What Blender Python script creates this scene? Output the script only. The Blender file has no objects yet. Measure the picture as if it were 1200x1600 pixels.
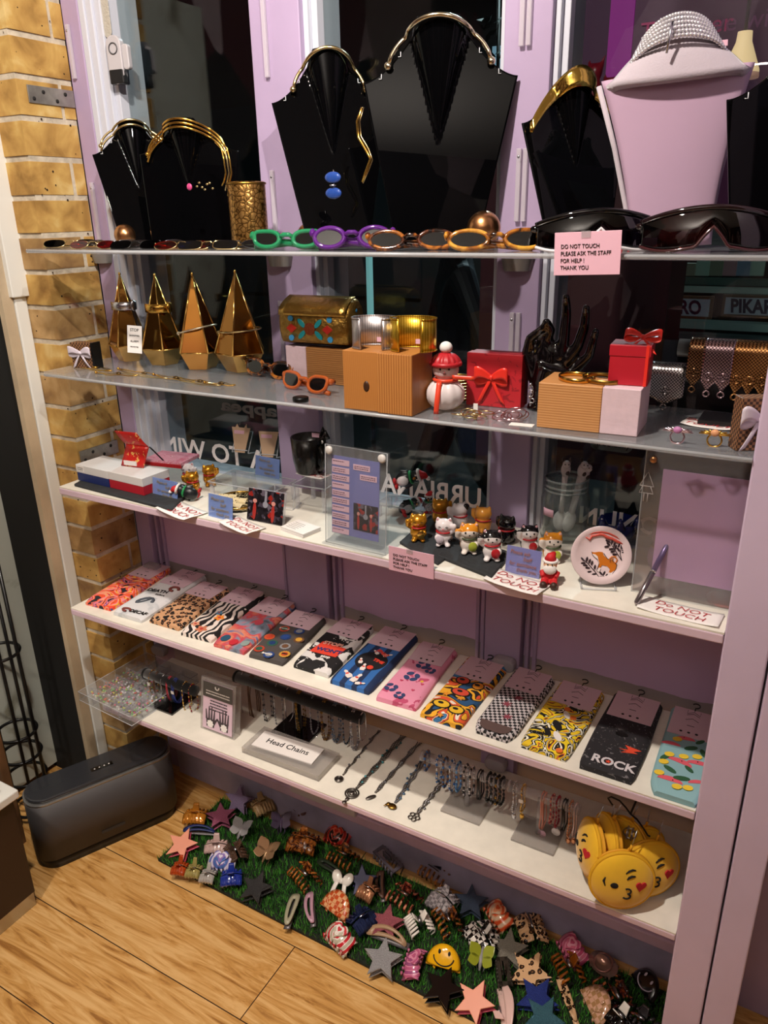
import bpy, math, random
import numpy as np
from mathutils import Matrix, Vector, Euler
from math import sin, cos, pi, radians as rad, sqrt, hypot

SC = bpy.context.scene
COL = SC.collection
random.seed(7)

# ---------------------------------------------------------------- camera
EYE = 1.5225
def cam_basis(yaw, pitch, roll):
    f = np.array([-sin(yaw)*cos(pitch), cos(yaw)*cos(pitch), -sin(pitch)])
    r = np.cross(f, [0, 0, 1.0]); r /= np.linalg.norm(r)
    d = np.cross(f, r)
    return np.array([cos(roll)*r + sin(roll)*d, -sin(roll)*r + cos(roll)*d, f])
CAMB = cam_basis(rad(29.97), rad(21.26), rad(1.15))
FPX = 1204.0
cd = bpy.data.cameras.new('camera'); cam = bpy.data.objects.new('camera', cd); COL.objects.link(cam)
cd.sensor_fit = 'VERTICAL'; cd.sensor_height = 24.0; cd.lens = 24.0*FPX/1600.0
cd.clip_start = 0.02; cd.clip_end = 60
_m = Matrix.Identity(4)
for _i in range(3):
    _m[_i][0] = CAMB[0][_i]; _m[_i][1] = -CAMB[1][_i]; _m[_i][2] = -CAMB[2][_i]
_m[2][3] = EYE
cam.matrix_world = _m
SC.camera = cam

# ---------------------------------------------------------------- light and exposure
SC.view_settings.view_transform = 'Standard'; SC.view_settings.look = 'None'
SC.view_settings.gamma = 1.0; SC.view_settings.use_curve_mapping = False
SC.view_settings.exposure = -0.8
SC.cycles.use_denoising = True
SC.cycles.max_bounces = 8; SC.cycles.transparent_max_bounces = 24
SC.cycles.caustics_reflective = False; SC.cycles.caustics_refractive = False
SC.cycles.sample_clamp_indirect = 4.0
wd = bpy.data.worlds.new('night'); SC.world = wd; wd.use_nodes = True
wd.node_tree.nodes['Background'].inputs[0].default_value = (0.35, 0.42, 0.6, 1)
wd.node_tree.nodes['Background'].inputs[1].default_value = 0.02
def lamp(name, loc, aim, power, size, color, spot=None):
    l = bpy.data.lights.new(name, 'SPOT' if spot else 'AREA')
    l.energy = power; l.color = color
    if spot:
        l.spot_size = rad(spot); l.spot_blend = 0.5; l.shadow_soft_size = size
    else:
        l.shape = 'DISK'; l.size = size
    o = bpy.data.objects.new(name, l); COL.objects.link(o); o.location = loc
    o.rotation_euler = (Vector(aim)-Vector(loc)).to_track_quat('-Z', 'Y').to_euler()
    return o
lamp('ceiling_spot', (-0.60, 0.36, 2.5), (-0.75, 1.0, 0.6), 52, 0.07, (1.0, 0.90, 0.80))
lamp('ceiling_spot', (0.55, -0.05, 2.6), (-1.25, 1.2, 2.0), 230, 0.015, (1.0, 0.93, 0.86), 42)
lamp('ceiling_spot', (-0.95, -0.25, 2.6), (-1.1, 0.72, 0.0), 170, 0.05, (1.0, 0.90, 0.78), 44)
lamp('fill_uplight', (-0.2, -1.5, 2.1), (-0.2, -1.4, 2.75), 75, 0.7, (1.0, 0.92, 0.86))  # unseen fill added behind the camera, bounced off the ceiling

# ---------------------------------------------------------------- pixel rays (photo taken as 1200 x 1600)
def ray(px, py): return CAMB.T @ np.array([px-600.0, py-800.0, FPX])
def at_y(px, py, y): d = ray(px, py); d = d*(y/d[1]); return Vector((d[0], d[1], d[2]+EYE))
def at_z(px, py, z): d = ray(px, py); d = d*((z-EYE)/d[2]); return Vector((d[0], d[1], z))
def at_x(px, py, x): d = ray(px, py); d = d*(x/d[0]); return Vector((d[0], d[1], d[2]+EYE))

# ---------------------------------------------------------------- materials
MATS = {}
class NT:
    def __init__(s, m):
        s.t = m.node_tree; s.n = s.t.nodes; s.l = s.t.links
    def new(s, kind, **kw):
        x = s.n.new(kind)
        for k, v in kw.items(): setattr(x, k, v)
        return x
    def link(s, a, b): s.l.new(a, b)
def setin(n, **kw):
    for k, v in kw.items():
        k = k.replace('_', ' ')
        if k in n.inputs: n.inputs[k].default_value = v
def c4(c): return (c[0], c[1], c[2], 1.0)
def hexc(h):
    r = []
    for i in (0, 2, 4):
        v = int(h[i:i+2], 16)/255.0
        r.append(v/12.92 if v <= 0.04045 else ((v+0.055)/1.055)**2.4)
    return tuple(r)
def P(name, col, rough=0.5, metal=0.0, spec=0.5, coat=0.0, bump=0.0, bscale=200.0, emit=0.0, trans=0.0, ior=1.45, alpha=1.0, vary=0.0, vscale=20.0, sheen=0.0):
    """plain procedural principled material; colour as hex string or tuple"""
    if name in MATS: return MATS[name]
    if isinstance(col, str): col = hexc(col)
    m = bpy.data.materials.new(name); m.use_nodes = True
    t = NT(m); b = t.n['Principled BSDF']
    setin(b, Base_Color=c4(col), Roughness=rough, Metallic=metal, IOR=ior, Alpha=alpha)
    b.inputs['Specular IOR Level'].default_value = spec
    b.inputs['Coat Weight'].default_value = coat
    b.inputs['Transmission Weight'].default_value = trans
    b.inputs['Sheen Weight'].default_value = sheen
    if emit > 0:
        b.inputs['Emission Color'].default_value = c4(col); b.inputs['Emission Strength'].default_value = emit
    if bump > 0 or vary > 0:
        tc = t.new('ShaderNodeTexCoord')
    if bump > 0:
        nz = t.new('ShaderNodeTexNoise'); nz.inputs['Scale'].default_value = bscale; nz.inputs['Detail'].default_value = 4
        t.link(tc.outputs['Object'], nz.inputs['Vector'])
        bp = t.new('ShaderNodeBump'); bp.inputs['Strength'].default_value = bump; bp.inputs['Distance'].default_value = 0.002
        t.link(nz.outputs['Fac'], bp.inputs['Height']); t.link(bp.outputs['Normal'], b.inputs['Normal'])
    if vary > 0:
        n2 = t.new('ShaderNodeTexNoise'); n2.inputs['Scale'].default_value = vscale; n2.inputs['Detail'].default_value = 5
        t.link(tc.outputs['Object'], n2.inputs['Vector'])
        r = t.new('ShaderNodeValToRGB')
        r.color_ramp.elements[0].position = 0.3; r.color_ramp.elements[1].position = 0.7
        r.color_ramp.elements[0].color = c4([x*(1-vary) for x in col]); r.color_ramp.elements[1].color = c4([min(1, x*(1+vary*0.6)) for x in col])
        t.link(n2.outputs['Fac'], r.inputs['Fac']); t.link(r.outputs['Color'], b.inputs['Base Color'])
    MATS[name] = m
    return m
def CLEAR(name, tint=(1, 1, 1), refl=1.0, rough=0.02, ior=1.45, milky=0.0, milkcol=(0.8, 0.8, 0.8)):
    """clear pane / acrylic: fresnel mirror over see-through, plus an optional milky share"""
    if name in MATS: return MATS[name]
    m = bpy.data.materials.new(name); m.use_nodes = True; t = NT(m); t.n.clear()
    out = t.new('ShaderNodeOutputMaterial'); tr = t.new('ShaderNodeBsdfTransparent'); gl = t.new('ShaderNodeBsdfGlossy')
    fr = t.new('ShaderNodeFresnel'); mx = t.new('ShaderNodeMixShader')
    tr.inputs[0].default_value = c4(tint); gl.inputs['Roughness'].default_value = rough
    fr.inputs['IOR'].default_value = ior
    mu = t.new('ShaderNodeMath', operation='MULTIPLY'); mu.inputs[1].default_value = refl
    ge = t.new('ShaderNodeNewGeometry'); io = t.new('ShaderNodeMath', operation='MULTIPLY_ADD')   # same mirror share on both sides of a pane
    io.inputs[1].default_value = 1/ior-ior; io.inputs[2].default_value = ior; t.link(ge.outputs['Backfacing'], io.inputs[0]); t.link(io.outputs[0], fr.inputs['IOR'])
    t.link(fr.outputs[0], mu.inputs[0]); t.link(mu.outputs[0], mx.inputs[0])
    base = tr.outputs[0]
    if milky > 0:
        df = t.new('ShaderNodeBsdfDiffuse'); df.inputs[0].default_value = c4(milkcol)
        m2 = t.new('ShaderNodeMixShader'); m2.inputs[0].default_value = milky
        t.link(tr.outputs[0], m2.inputs[1]); t.link(df.outputs[0], m2.inputs[2]); base = m2.outputs[0]
    t.link(base, mx.inputs[1]); t.link(gl.outputs[0], mx.inputs[2]); t.link(mx.outputs[0], out.inputs[0])
    MATS[name] = m
    return m
def PAT(name, kind, scale, stops, rough=0.6, dist=0.0, detail=2.0, rot=(0, 0, 0), sc=(1, 1, 1), metal=0.0, coat=0.0, interp='CONSTANT', trans=0.0, feature=None, out=None, coords='Object', bump=0.0, spec=0.5):
    """procedural pattern: one texture through a stepped colour ramp"""
    if name in MATS: return MATS[name]
    m = bpy.data.materials.new(name); m.use_nodes = True; t = NT(m); b = t.n['Principled BSDF']
    setin(b, Roughness=rough, Metallic=metal); b.inputs['Coat Weight'].default_value = coat; b.inputs['Transmission Weight'].default_value = trans
    b.inputs['Specular IOR Level'].default_value = spec
    tc = t.new('ShaderNodeTexCoord'); mp = t.new('ShaderNodeMapping')
    mp.inputs['Rotation'].default_value = rot; mp.inputs['Scale'].default_value = sc
    t.link(tc.outputs[coords], mp.inputs['Vector']); vec = mp.outputs[0]
    if kind == 'voronoi':
        x = t.new('ShaderNodeTexVoronoi'); x.inputs['Scale'].default_value = scale
        if feature: x.feature = feature
        if dist:
            nz = t.new('ShaderNodeTexNoise'); nz.inputs['Scale'].default_value = scale*0.7
            t.link(vec, nz.inputs['Vector'])
            ad = t.new('ShaderNodeMixRGB', blend_type='LINEAR_LIGHT'); ad.inputs[0].default_value = dist*2/scale
            t.link(vec, ad.inputs[1]); t.link(nz.outputs['Color'], ad.inputs[2]); vec = ad.outputs[0]
        o = x.outputs[out or 'Distance']
        if out == 'Color':
            sp = t.new('ShaderNodeSeparateColor'); t.link(o, sp.inputs[0]); o = sp.outputs[0]
    elif kind == 'noise':
        x = t.new('ShaderNodeTexNoise'); x.inputs['Scale'].default_value = scale; x.inputs['Detail'].default_value = detail; x.inputs['Distortion'].default_value = dist; o = x.outputs['Fac']
    elif kind == 'wave':
        x = t.new('ShaderNodeTexWave'); x.inputs['Scale'].default_value = scale; x.inputs['Distortion'].default_value = dist; x.inputs['Detail'].default_value = detail; x.inputs['Detail Scale'].default_value = 1.2; o = x.outputs['Fac']
    elif kind == 'rings':
        x = t.new('ShaderNodeTexWave', wave_type='RINGS', rings_direction='SPHERICAL'); x.inputs['Scale'].default_value = scale; x.inputs['Distortion'].default_value = dist; o = x.outputs['Fac']
    elif kind == 'checker':
        x = t.new('ShaderNodeTexChecker'); x.inputs['Scale'].default_value = scale; o = x.outputs['Fac']
    elif kind == 'magic':
        x = t.new('ShaderNodeTexMagic'); x.turbulence_depth = 3; x.inputs['Scale'].default_value = scale; x.inputs['Distortion'].default_value = dist or 1.0; o = x.outputs['Fac']
    elif kind == 'gradient':
        x = t.new('ShaderNodeTexGradient'); o = x.outputs['Fac']
    t.link(vec, x.inputs['Vector'])
    r = t.new('ShaderNodeValToRGB'); r.color_ramp.interpolation = interp
    els = r.color_ramp.elements
    while len(els) < len(stops): els.new(0.5)
    while len(els) > len(stops): els.remove(els[-1])
    for e, (p, c) in zip(els, sorted(stops, key=lambda q: q[0])):
        e.position = p; e.color = c4(hexc(c) if isinstance(c, str) else c)
    t.link(o, r.inputs['Fac']); t.link(r.outputs['Color'], b.inputs['Base Color'])
    if bump:
        bp = t.new('ShaderNodeBump'); bp.inputs['Strength'].default_value = bump; bp.inputs['Distance'].default_value = 0.001
        t.link(o, bp.inputs['Height']); t.link(bp.outputs['Normal'], b.inputs['Normal'])
    MATS[name] = m
    return m

# ---------------------------------------------------------------- mesh building
class B:
    """collects shapes; build() links them as one mesh object"""
    def __init__(s): s.v = []; s.f = []; s.sm = []; s.mi = []; s.cur = 0
    def mat(s, i): s.cur = i; return s
    def add(s, vs, fs, smooth=True, T=None):
        k = len(s.v)
        for p in vs:
            p = Vector(p)
            s.v.append(T @ p if T is not None else p)
        for f in fs:
            s.f.append([i+k for i in f]); s.sm.append(smooth); s.mi.append(s.cur)
        return s
    def box(s, c, d, T=None, rz=0.0):
        x, y, z = d[0]/2, d[1]/2, d[2]/2
        R = Matrix.Translation(c) @ Matrix.Rotation(rz, 4, 'Z')
        vs = [R @ Vector((i*x, j*y, k*z)) for i in (-1, 1) for j in (-1, 1) for k in (-1, 1)]
        return s.add(vs, [(0, 1, 3, 2), (4, 6, 7, 5), (0, 4, 5, 1), (2, 3, 7, 6), (0, 2, 6, 4), (1, 5, 7, 3)], False, T)
    def span(s, a, b, T=None):
        return s.box([(a[i]+b[i])/2 for i in range(3)], [abs(b[i]-a[i]) for i in range(3)], T)
    def tube(s, pts, r, n=8, closed=False, T=None, caps=True, flat=1.0):
        pts = [Vector(p) for p in pts]; m = len(pts)
        rs = r if isinstance(r, (list, tuple)) else [r]*m
        vs = []; fs = []
        up = None
        for i, p in enumerate(pts):
            a = pts[i-1] if (i > 0 or closed) else pts[i]
            b = pts[(i+1) % m] if (i < m-1 or closed) else pts[i]
            t = (b-a)
            t = t.normalized() if t.length > 1e-9 else Vector((0, 0, 1))
            if up is None:
                up = Vector((0, 0, 1)) if abs(t.z) < 0.9 else Vector((0, 1, 0))
            u = up - t*up.dot(t)
            u = u.normalized() if u.length > 1e-6 else t.orthogonal().normalized()
            w = t.cross(u); up = u
            for k in range(n):
                g = 2*pi*k/n
                vs.append(p + (u*cos(g)*flat + w*sin(g))*rs[i])
        mm = m if closed else m-1
        for i in range(mm):
            j = (i+1) % m
            for k in range(n):
                l = (k+1) % n
                fs.append((i*n+k, i*n+l, j*n+l, j*n+k))
        if caps and not closed:
            fs.append(tuple(range(n-1, -1, -1))); fs.append(tuple((m-1)*n+k for k in range(n)))
        return s.add(vs, fs, True, T)
    def ring(s, c, R, r, n=20, k=6, T=None, ax='z', sx=1.0, a0=0.0, a1=2*pi):
        full = abs(a1-a0) > 2*pi-1e-4
        cnt = n if full else n+1
        pts = []
        for i in range(cnt):
            g = a0+(a1-a0)*i/n
            x, y = cos(g)*R*sx, sin(g)*R
            q = {'z': (x, y, 0), 'y': (x, 0, y), 'x': (0, x, y)}[ax]
            pts.append(Vector(c)+Vector(q))
        return s.tube(pts, r, k, full, T)
    def lathe(s, prof, n=24, T=None, c=(0, 0, 0), sy=1.0, smooth=True):
        vs = []; fs = []; m = len(prof)
        for (r, z) in prof:
            for k in range(n):
                g = 2*pi*k/n
                vs.append((c[0]+r*cos(g), c[1]+r*sin(g)*sy, c[2]+z))
        for i in range(m-1):
            for k in range(n):
                l = (k+1) % n
                fs.append((i*n+k, i*n+l, (i+1)*n+l, (i+1)*n+k))
        fs.append(tuple(range(n-1, -1, -1))); fs.append(tuple((m-1)*n+k for k in range(n)))
        return s.add(vs, fs, smooth, T)
    def ell(s, c, r, T=None, n=16, m=10, R=None):
        vs = [(0, 0, -1)]; fs = []
        for i in range(1, m):
            g = -pi/2+pi*i/m
            for k in range(n): vs.append((cos(g)*cos(2*pi*k/n), cos(g)*sin(2*pi*k/n), sin(g)))
        vs.append((0, 0, 1))
        for k in range(n):
            l = (k+1) % n
            fs.append((0, 1+l, 1+k))
            for i in range(m-2): fs.append((1+i*n+k, 1+i*n+l, 1+(i+1)*n+l, 1+(i+1)*n+k))
            fs.append((1+(m-2)*n+k, 1+(m-2)*n+l, len(vs)-1))
        S = Matrix.Diagonal((r[0], r[1], r[2], 1))
        X = Matrix.Translation(c) @ (R.to_4x4() if R is not None else Matrix.Identity(4)) @ S
        return s.add([X @ Vector(p) for p in vs], fs, True, T)
    def prism(s, out, d, T=None, smooth=False, z0=0.0):
        """outline in local xy, thickness along z from z0 to z0+d"""
        n = len(out)
        vs = [(p[0], p[1], z0) for p in out]+[(p[0], p[1], z0+d) for p in out]
        s.add(vs, [tuple(range(n-1, -1, -1)), tuple(range(n, 2*n))], False, T)
        k = len(s.v)-2*n
        for i in range(n):
            j = (i+1) % n
            s.f.append([k+i, k+j, k+n+j, k+n+i]); s.sm.append(smooth); s.mi.append(s.cur)
        return s
    def surf(s, fn, nu, nv, thick=0.0, T=None, smooth=True, cu=False):
        """grid surface fn(u,v) with u,v in 0..1; thick pushes a second skin along the normal"""
        P_ = [[Vector(fn(i/nu, j/nv)) for j in range(nv+1)] for i in range(nu+1)]
        N = (nu+1)*(nv+1); idx = lambda i, j: i*(nv+1)+j
        vs = [P_[i][j] for i in range(nu+1) for j in range(nv+1)]
        fs = [(idx(i, j), idx(i+1, j), idx(i+1, j+1), idx(i, j+1)) for i in range(nu) for j in range(nv)]
        if thick:
            for i in range(nu+1):
                for j in range(nv+1):
                    a = P_[min(i+1, nu)][j]-P_[max(i-1, 0)][j]; b = P_[i][min(j+1, nv)]-P_[i][max(j-1, 0)]
                    nn = a.cross(b)
                    nn = nn.normalized() if nn.length > 1e-12 else Vector((0, 0, 1))
                    vs.append(P_[i][j]-nn*thick)
            fs += [(N+idx(i, j+1), N+idx(i+1, j+1), N+idx(i+1, j), N+idx(i, j)) for i in range(nu) for j in range(nv)]
            for i in range(nu):
                fs.append((idx(i, 0), N+idx(i, 0), N+idx(i+1, 0), idx(i+1, 0))); fs.append((idx(i+1, nv), N+idx(i+1, nv), N+idx(i, nv), idx(i, nv)))
            for j in range(nv):
                fs.append((idx(0, j+1), N+idx(0, j+1), N+idx(0, j), idx(0, j))); fs.append((idx(nu, j), N+idx(nu, j), N+idx(nu, j+1), idx(nu, j+1)))
        return s.add(vs, fs, smooth, T)
    def build(s, name, mats, parent=None, bevel=0.0, seg=2, loc=None, remesh=0.0, sub=0):
        me = bpy.data.meshes.new(name)
        me.from_pydata([tuple(p) for p in s.v], [], s.f)
        for m in (mats if isinstance(mats, (list, tuple)) else [mats]): me.materials.append(m)
        me.polygons.foreach_set('use_smooth', s.sm); me.polygons.foreach_set('material_index', s.mi)
        me.update()
        o = bpy.data.objects.new(name, me); COL.objects.link(o)
        if parent is not None: o.parent = parent
        if loc is not None: o.location = loc
        if remesh:
            r = o.modifiers.new('remesh', 'REMESH'); r.mode = 'VOXEL'; r.voxel_size = remesh; r.use_smooth_shade = True
            q = o.modifiers.new('smooth', 'SMOOTH'); q.iterations = 6; q.factor = 0.5
        if bevel:
            w = o.modifiers.new('bevel', 'BEVEL'); w.width = bevel; w.segments = seg; w.limit_method = 'ANGLE'; w.angle_limit = rad(40)
        if sub:
            q = o.modifiers.new('sub', 'SUBSURF'); q.levels = sub; q.render_levels = sub
        return o
def tag(o, label, cat, group=None, kind=None):
    o['label'] = label; o['category'] = cat
    if group: o['group'] = group
    if kind: o['kind'] = kind
    return o
def thing(name, label, cat, loc, rz=0.0, group=None, rot=None):
    o = bpy.data.objects.new(name, None); COL.objects.link(o)
    o.location = loc; o.rotation_euler = rot if rot else (0, 0, rz); o.empty_display_size = 0.02
    return tag(o, label, cat, group)
def struct(o):
    if o.parent is None: o['kind'] = 'structure'
    return o
def copy_thing(o, loc, rz, label, group=None):
    c = o.copy(); COL.objects.link(c); c.location = loc; c.rotation_euler = (0, 0, rz) if not isinstance(rz, tuple) else rz
    c['label'] = label
    if group: c['group'] = group
    def rec(src, dst):
        for ch in list(src.children):
            d = ch.copy(); COL.objects.link(d); d.parent = dst; rec(ch, d)
    rec(o, c)
    return c
def text(name, s, size, mat, parent, loc, rot=(0, 0, 0), ext=0.0002, align='CENTER', sx=1.0, shear=0.0, sp=1.0, bold=0.0):
    """lettering turned into a mesh; loc and rot are in the parent's frame; local xy plane"""
    cu = bpy.data.curves.new(name, 'FONT'); cu.body = s; cu.size = size; cu.extrude = ext; cu.align_x = align; cu.align_y = 'CENTER'
    cu.shear = shear; cu.space_character = sp; cu.offset = bold; cu.resolution_u = 3
    o = bpy.data.objects.new(name, cu); COL.objects.link(o)
    dg = bpy.context.evaluated_depsgraph_get()
    me = bpy.data.meshes.new_from_object(o.evaluated_get(dg)); me.name = name
    bpy.data.objects.remove(o); bpy.data.curves.remove(cu)
    me.materials.clear(); me.materials.append(mat)
    q = bpy.data.objects.new(name, me); COL.objects.link(q)
    if parent is not None: q.parent = parent
    q.location = loc; q.rotation_euler = rot; q.scale = (sx, 1, 1)
    return q
def circ(r, n=24, c=(0, 0), sx=1.0, a0=0.0): return [(c[0]+r*sx*cos(a0+2*pi*i/n), c[1]+r*sin(a0+2*pi*i/n)) for i in range(n)]
def rrect(w, h, r, n=4, c=(0, 0)):
    o = []
    for (sx, sy, a) in ((1, 1, 0), (-1, 1, pi/2), (-1, -1, pi), (1, -1, 3*pi/2)):
        for i in range(n+1):
            g = a+pi/2*i/n
            o.append((c[0]+sx*(w/2-r)+r*cos(g), c[1]+sy*(h/2-r)+r*sin(g)))
    return o
def star(R, r, n=5, a0=pi/2, c=(0, 0)): return [(c[0]+(R if i % 2 == 0 else r)*cos(a0+pi*i/n), c[1]+(R if i % 2 == 0 else r)*sin(a0+pi*i/n)) for i in range(2*n)]
def heart(s, n=20, c=(0, 0)):
    o = []
    for i in range(n):
        t = 2*pi*i/n
        o.append((c[0]+s*16*sin(t)**3/17, c[1]+s*(13*cos(t)-5*cos(2*t)-2*cos(3*t)-cos(4*t))/17))
    return o[::-1]
FACE = (pi/2, 0, 0)   # turns a flat xy shape upright so it faces the room (-y)

# ---------------------------------------------------------------- common materials
LILAC = P('lilac_paint', 'ab97b6', 0.45, bump=0.12, bscale=90, vary=0.06, vscale=9)
LILAC2 = P('lilac_paint_post', 'cfbbd4', 0.4, bump=0.12, bscale=60, vary=0.06, vscale=7)
PINKW = P('pale_pink_shelf_edge', 'd6bccb', 0.4, vary=0.05, vscale=14)
WHITE = P('white_paint', 'e6e4e0', 0.4, vary=0.04, vscale=18)
CREAM = P('cream_shelf_top', 'e9e3d6', 0.35, vary=0.07, vscale=30)
GREYW = P('grey_white_bead', 'c9cbd6', 0.4)
BLACK = P('black_plastic', '0b0b0c', 0.35)
BLACKG = P('black_gloss', '050505', 0.05, coat=0.6)
VELVET = P('black_velvet', '0c0b0e', 0.9, sheen=0.3)
INK = P('black_ink', '161414', 0.7)
REDINK = P('red_marker_ink', 'b02028', 0.7)
PAPER = P('white_paper', 'ece6e2', 0.8)
PINKP = P('pink_paper', 'e3b3c4', 0.6)
STEEL = P('brushed_steel', 'b9bac0', 0.3, 1.0)
CHROME = P('chrome', 'd8d8dc', 0.12, 1.0)
GOLD = P('gold_metal', 'd9ab52', 0.2, 1.0)
PGOLD = P('pale_gold_metal', 'd8c08a', 0.22, 1.0)
DGOLD = P('old_gold_metal', '9c7838', 0.32, 1.0)
ROSE = P('rose_gold_metal', 'c78a66', 0.25, 1.0)
SILVER = P('silver_metal', 'c9c7cc', 0.25, 1.0)
DSILVER = P('dark_silver_metal', '77716c', 0.4, 1.0)
ACRYL = CLEAR('clear_acrylic', (0.96, 0.97, 0.98), 1.0, 0.03, 1.49, 0.05)
ACRYLM = CLEAR('milky_acrylic', (0.93, 0.93, 0.95), 1.0, 0.08, 1.49, 0.22, (0.85, 0.84, 0.88))
GLASS = CLEAR('window_glass', (0.82, 0.86, 0.86), 1.0, 0.0, 1.5)
JARG = CLEAR('jar_glass', (0.9, 0.95, 0.94), 1.3, 0.02, 1.5, 0.04)
EDGEA = P('acrylic_polished_edge', 'd6d8dc', 0.15, alpha=0.5)
ORANGE_WOOD = PAT('pine_block', 'wave', 9, [(0, 'b9763f'), (0.5, 'c98a50'), (1, 'd79b60')], 0.5, 3.0, 3, sc=(1, 1, 6), interp='LINEAR')
# ================================================================ THE SETTING
YF, YW = 1.05, 1.30          # front of the shelves, face of the window frame
XR = -0.06                   # right end of the shelves
Z1, Z2, Z3, Z4, Z5 = 1.468, 1.222, 0.965, 0.650, 0.391

# floor of oak laminate boards running along the window
m = bpy.data.materials.new('oak_laminate'); m.use_nodes = True; t = NT(m); b = t.n['Principled BSDF']
tc = t.new('ShaderNodeTexCoord'); br = t.new('ShaderNodeTexBrick'); mp = t.new('ShaderNodeMapping')
mp.inputs['Location'].default_value = (0.37, -0.025, 0)
t.link(tc.outputs['Object'], mp.inputs[0]); t.link(mp.outputs[0], br.inputs['Vector'])
br.offset = 0.37; br.inputs['Scale'].default_value = 1.0; br.inputs['Brick Width'].default_value = 1.2; br.inputs['Row Height'].default_value = 0.19
br.inputs['Mortar Size'].default_value = 0.0012; br.inputs['Mortar Smooth'].default_value = 0.0
br.inputs['Color1'].default_value = (0, 0, 0, 1); br.inputs['Color2'].default_value = (1, 1, 1, 1); br.inputs['Mortar'].default_value = (0.5, 0.5, 0.5, 1)
mp2 = t.new('ShaderNodeMapping'); mp2.inputs['Scale'].default_value = (1.3, 11, 1)
ad = t.new('ShaderNodeVectorMath', operation='ADD'); t.link(tc.outputs['Object'], mp2.inputs[0]); t.link(mp2.outputs[0], ad.inputs[0])
sc_ = t.new('ShaderNodeVectorMath', operation='SCALE'); sc_.inputs['Scale'].default_value = 7.0
t.link(br.outputs['Color'], sc_.inputs[0]); t.link(sc_.outputs[0], ad.inputs[1])
nz = t.new('ShaderNodeTexNoise'); nz.inputs['Scale'].default_value = 3.4; nz.inputs['Detail'].default_value = 9; nz.inputs['Distortion'].default_value = 1.9; nz.inputs['Roughness'].default_value = 0.62
t.link(ad.outputs[0], nz.inputs['Vector'])
rp = t.new('ShaderNodeValToRGB'); e = rp.color_ramp.elements
e[0].position = 0.32; e[0].color = c4(hexc('94632f')); e[1].position = 0.62; e[1].color = c4(hexc('d8ac70'))
q = e.new(0.45); q.color = c4(hexc('c2904f'))
t.link(nz.outputs['Fac'], rp.inputs['Fac'])
mx = t.new('ShaderNodeMixRGB'); mx.inputs[2].default_value = c4(hexc('3a2614')); t.link(br.outputs['Fac'], mx.inputs[0]); t.link(rp.outputs[0], mx.inputs[1])
t.link(mx.outputs[0], b.inputs['Base Color']); b.inputs['Roughness'].default_value = 0.33
OAK = m
struct(B().span((-2.6, -2.3, -0.05), (2.2, 1.36, 0.0)).build('floor', OAK))
ROOM = PAT('stocked_shop_wall', 'voronoi', 2.6, [(0, '2a2426'), (.3, '8a7c7c'), (.45, '3a3034'), (.6, 'c8b4bc'), (.72, '5a2c34'), (.84, 'd8d0c8'), (.92, '1c181a')], 0.7, sc=(1, 1, .6), out='Color')
struct(B().span((-2.6, -2.3, 2.75), (2.2, 1.6, 2.8)).build('ceiling', P('ceiling_paint', 'd8d4ce', 0.9)))
struct(B().span((-2.6, -2.35, 0), (2.2, -2.3, 2.75)).build('wall_back', ROOM))
struct(B().span((2.2, -2.3, 0), (2.25, 1.6, 2.75)).build('wall_right', ROOM))

# brick pier on the left
BRICK = PAT('stock_brick', 'noise', 16, [(0.3, '86622c'), (0.45, 'ac8444'), (0.58, 'c09a54'), (0.72, 'd2b678')], 0.9, 0.4, 8, interp='LINEAR', bump=0.6)
BRICK2 = PAT('dark_stock_brick', 'noise', 16, [(0.3, '705030'), (0.5, '9a7848'), (0.7, 'b59464')], 0.9, 0.4, 8, interp='LINEAR', bump=0.6)
PITS = P('brick_pit', '2a1a10', 0.95)
MORTAR = P('mortar', 'c4b8a4', 0.95, bump=1.0, bscale=120, vary=0.25, vscale=40)
pb = B()
pb.mat(0).span((-1.97, 1.1625, 0), (-1.5022, 1.30, 2.75))
rb = random.Random(3)
for k in range(37):
    z0 = k*0.0755+0.005 - 0.02; z1 = z0+0.064
    if z1 > 2.74: break
    j = rb.uniform(-.0015, .0015)
    odd = k % 2
    # reveal face (towards +x) and face towards the room
    cut = 1.262 if odd else 1.298
    lx = 1.5+(0.104 if odd else 0.215)
    pb.mat(rb.choice((1, 1, 2))).span((-1.5+j-0.03-lx+1.5+.03, 1.160+j, z0), (-1.5+j, cut, z1))
    if odd: pb.mat(1).span((-1.56, cut+.010, z0), (-1.5+j*.5, 1.299, z1))
    x = -lx-0.011
    while x > -1.95:
        w = 0.215 if rb.random() < .6 else 0.104
        pb.mat(rb.choice((1, 2, 2))).span((max(x-w, -1.97), 1.160+rb.uniform(-.002, .002), z0), (x, 1.22, z1)); x -= w+.011
for k in range(150):   # small pits in the brick faces
    pz = rb.uniform(0.3, 2.1); s_ = rb.uniform(.001, .0028)
    if rb.random() < .6: pb.mat(3).ell((-1.4995, rb.uniform(1.17, 1.29), pz), (.0012, s_, s_*.8), n=7, m=4)
    else: pb.mat(3).ell((rb.uniform(-1.62, -1.505), 1.1605, pz), (s_, .0012, s_*.8), n=7, m=4)
struct(pb.build('wall_left', [MORTAR, BRICK, BRICK2, PITS], bevel=0.0035, seg=2))
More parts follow.
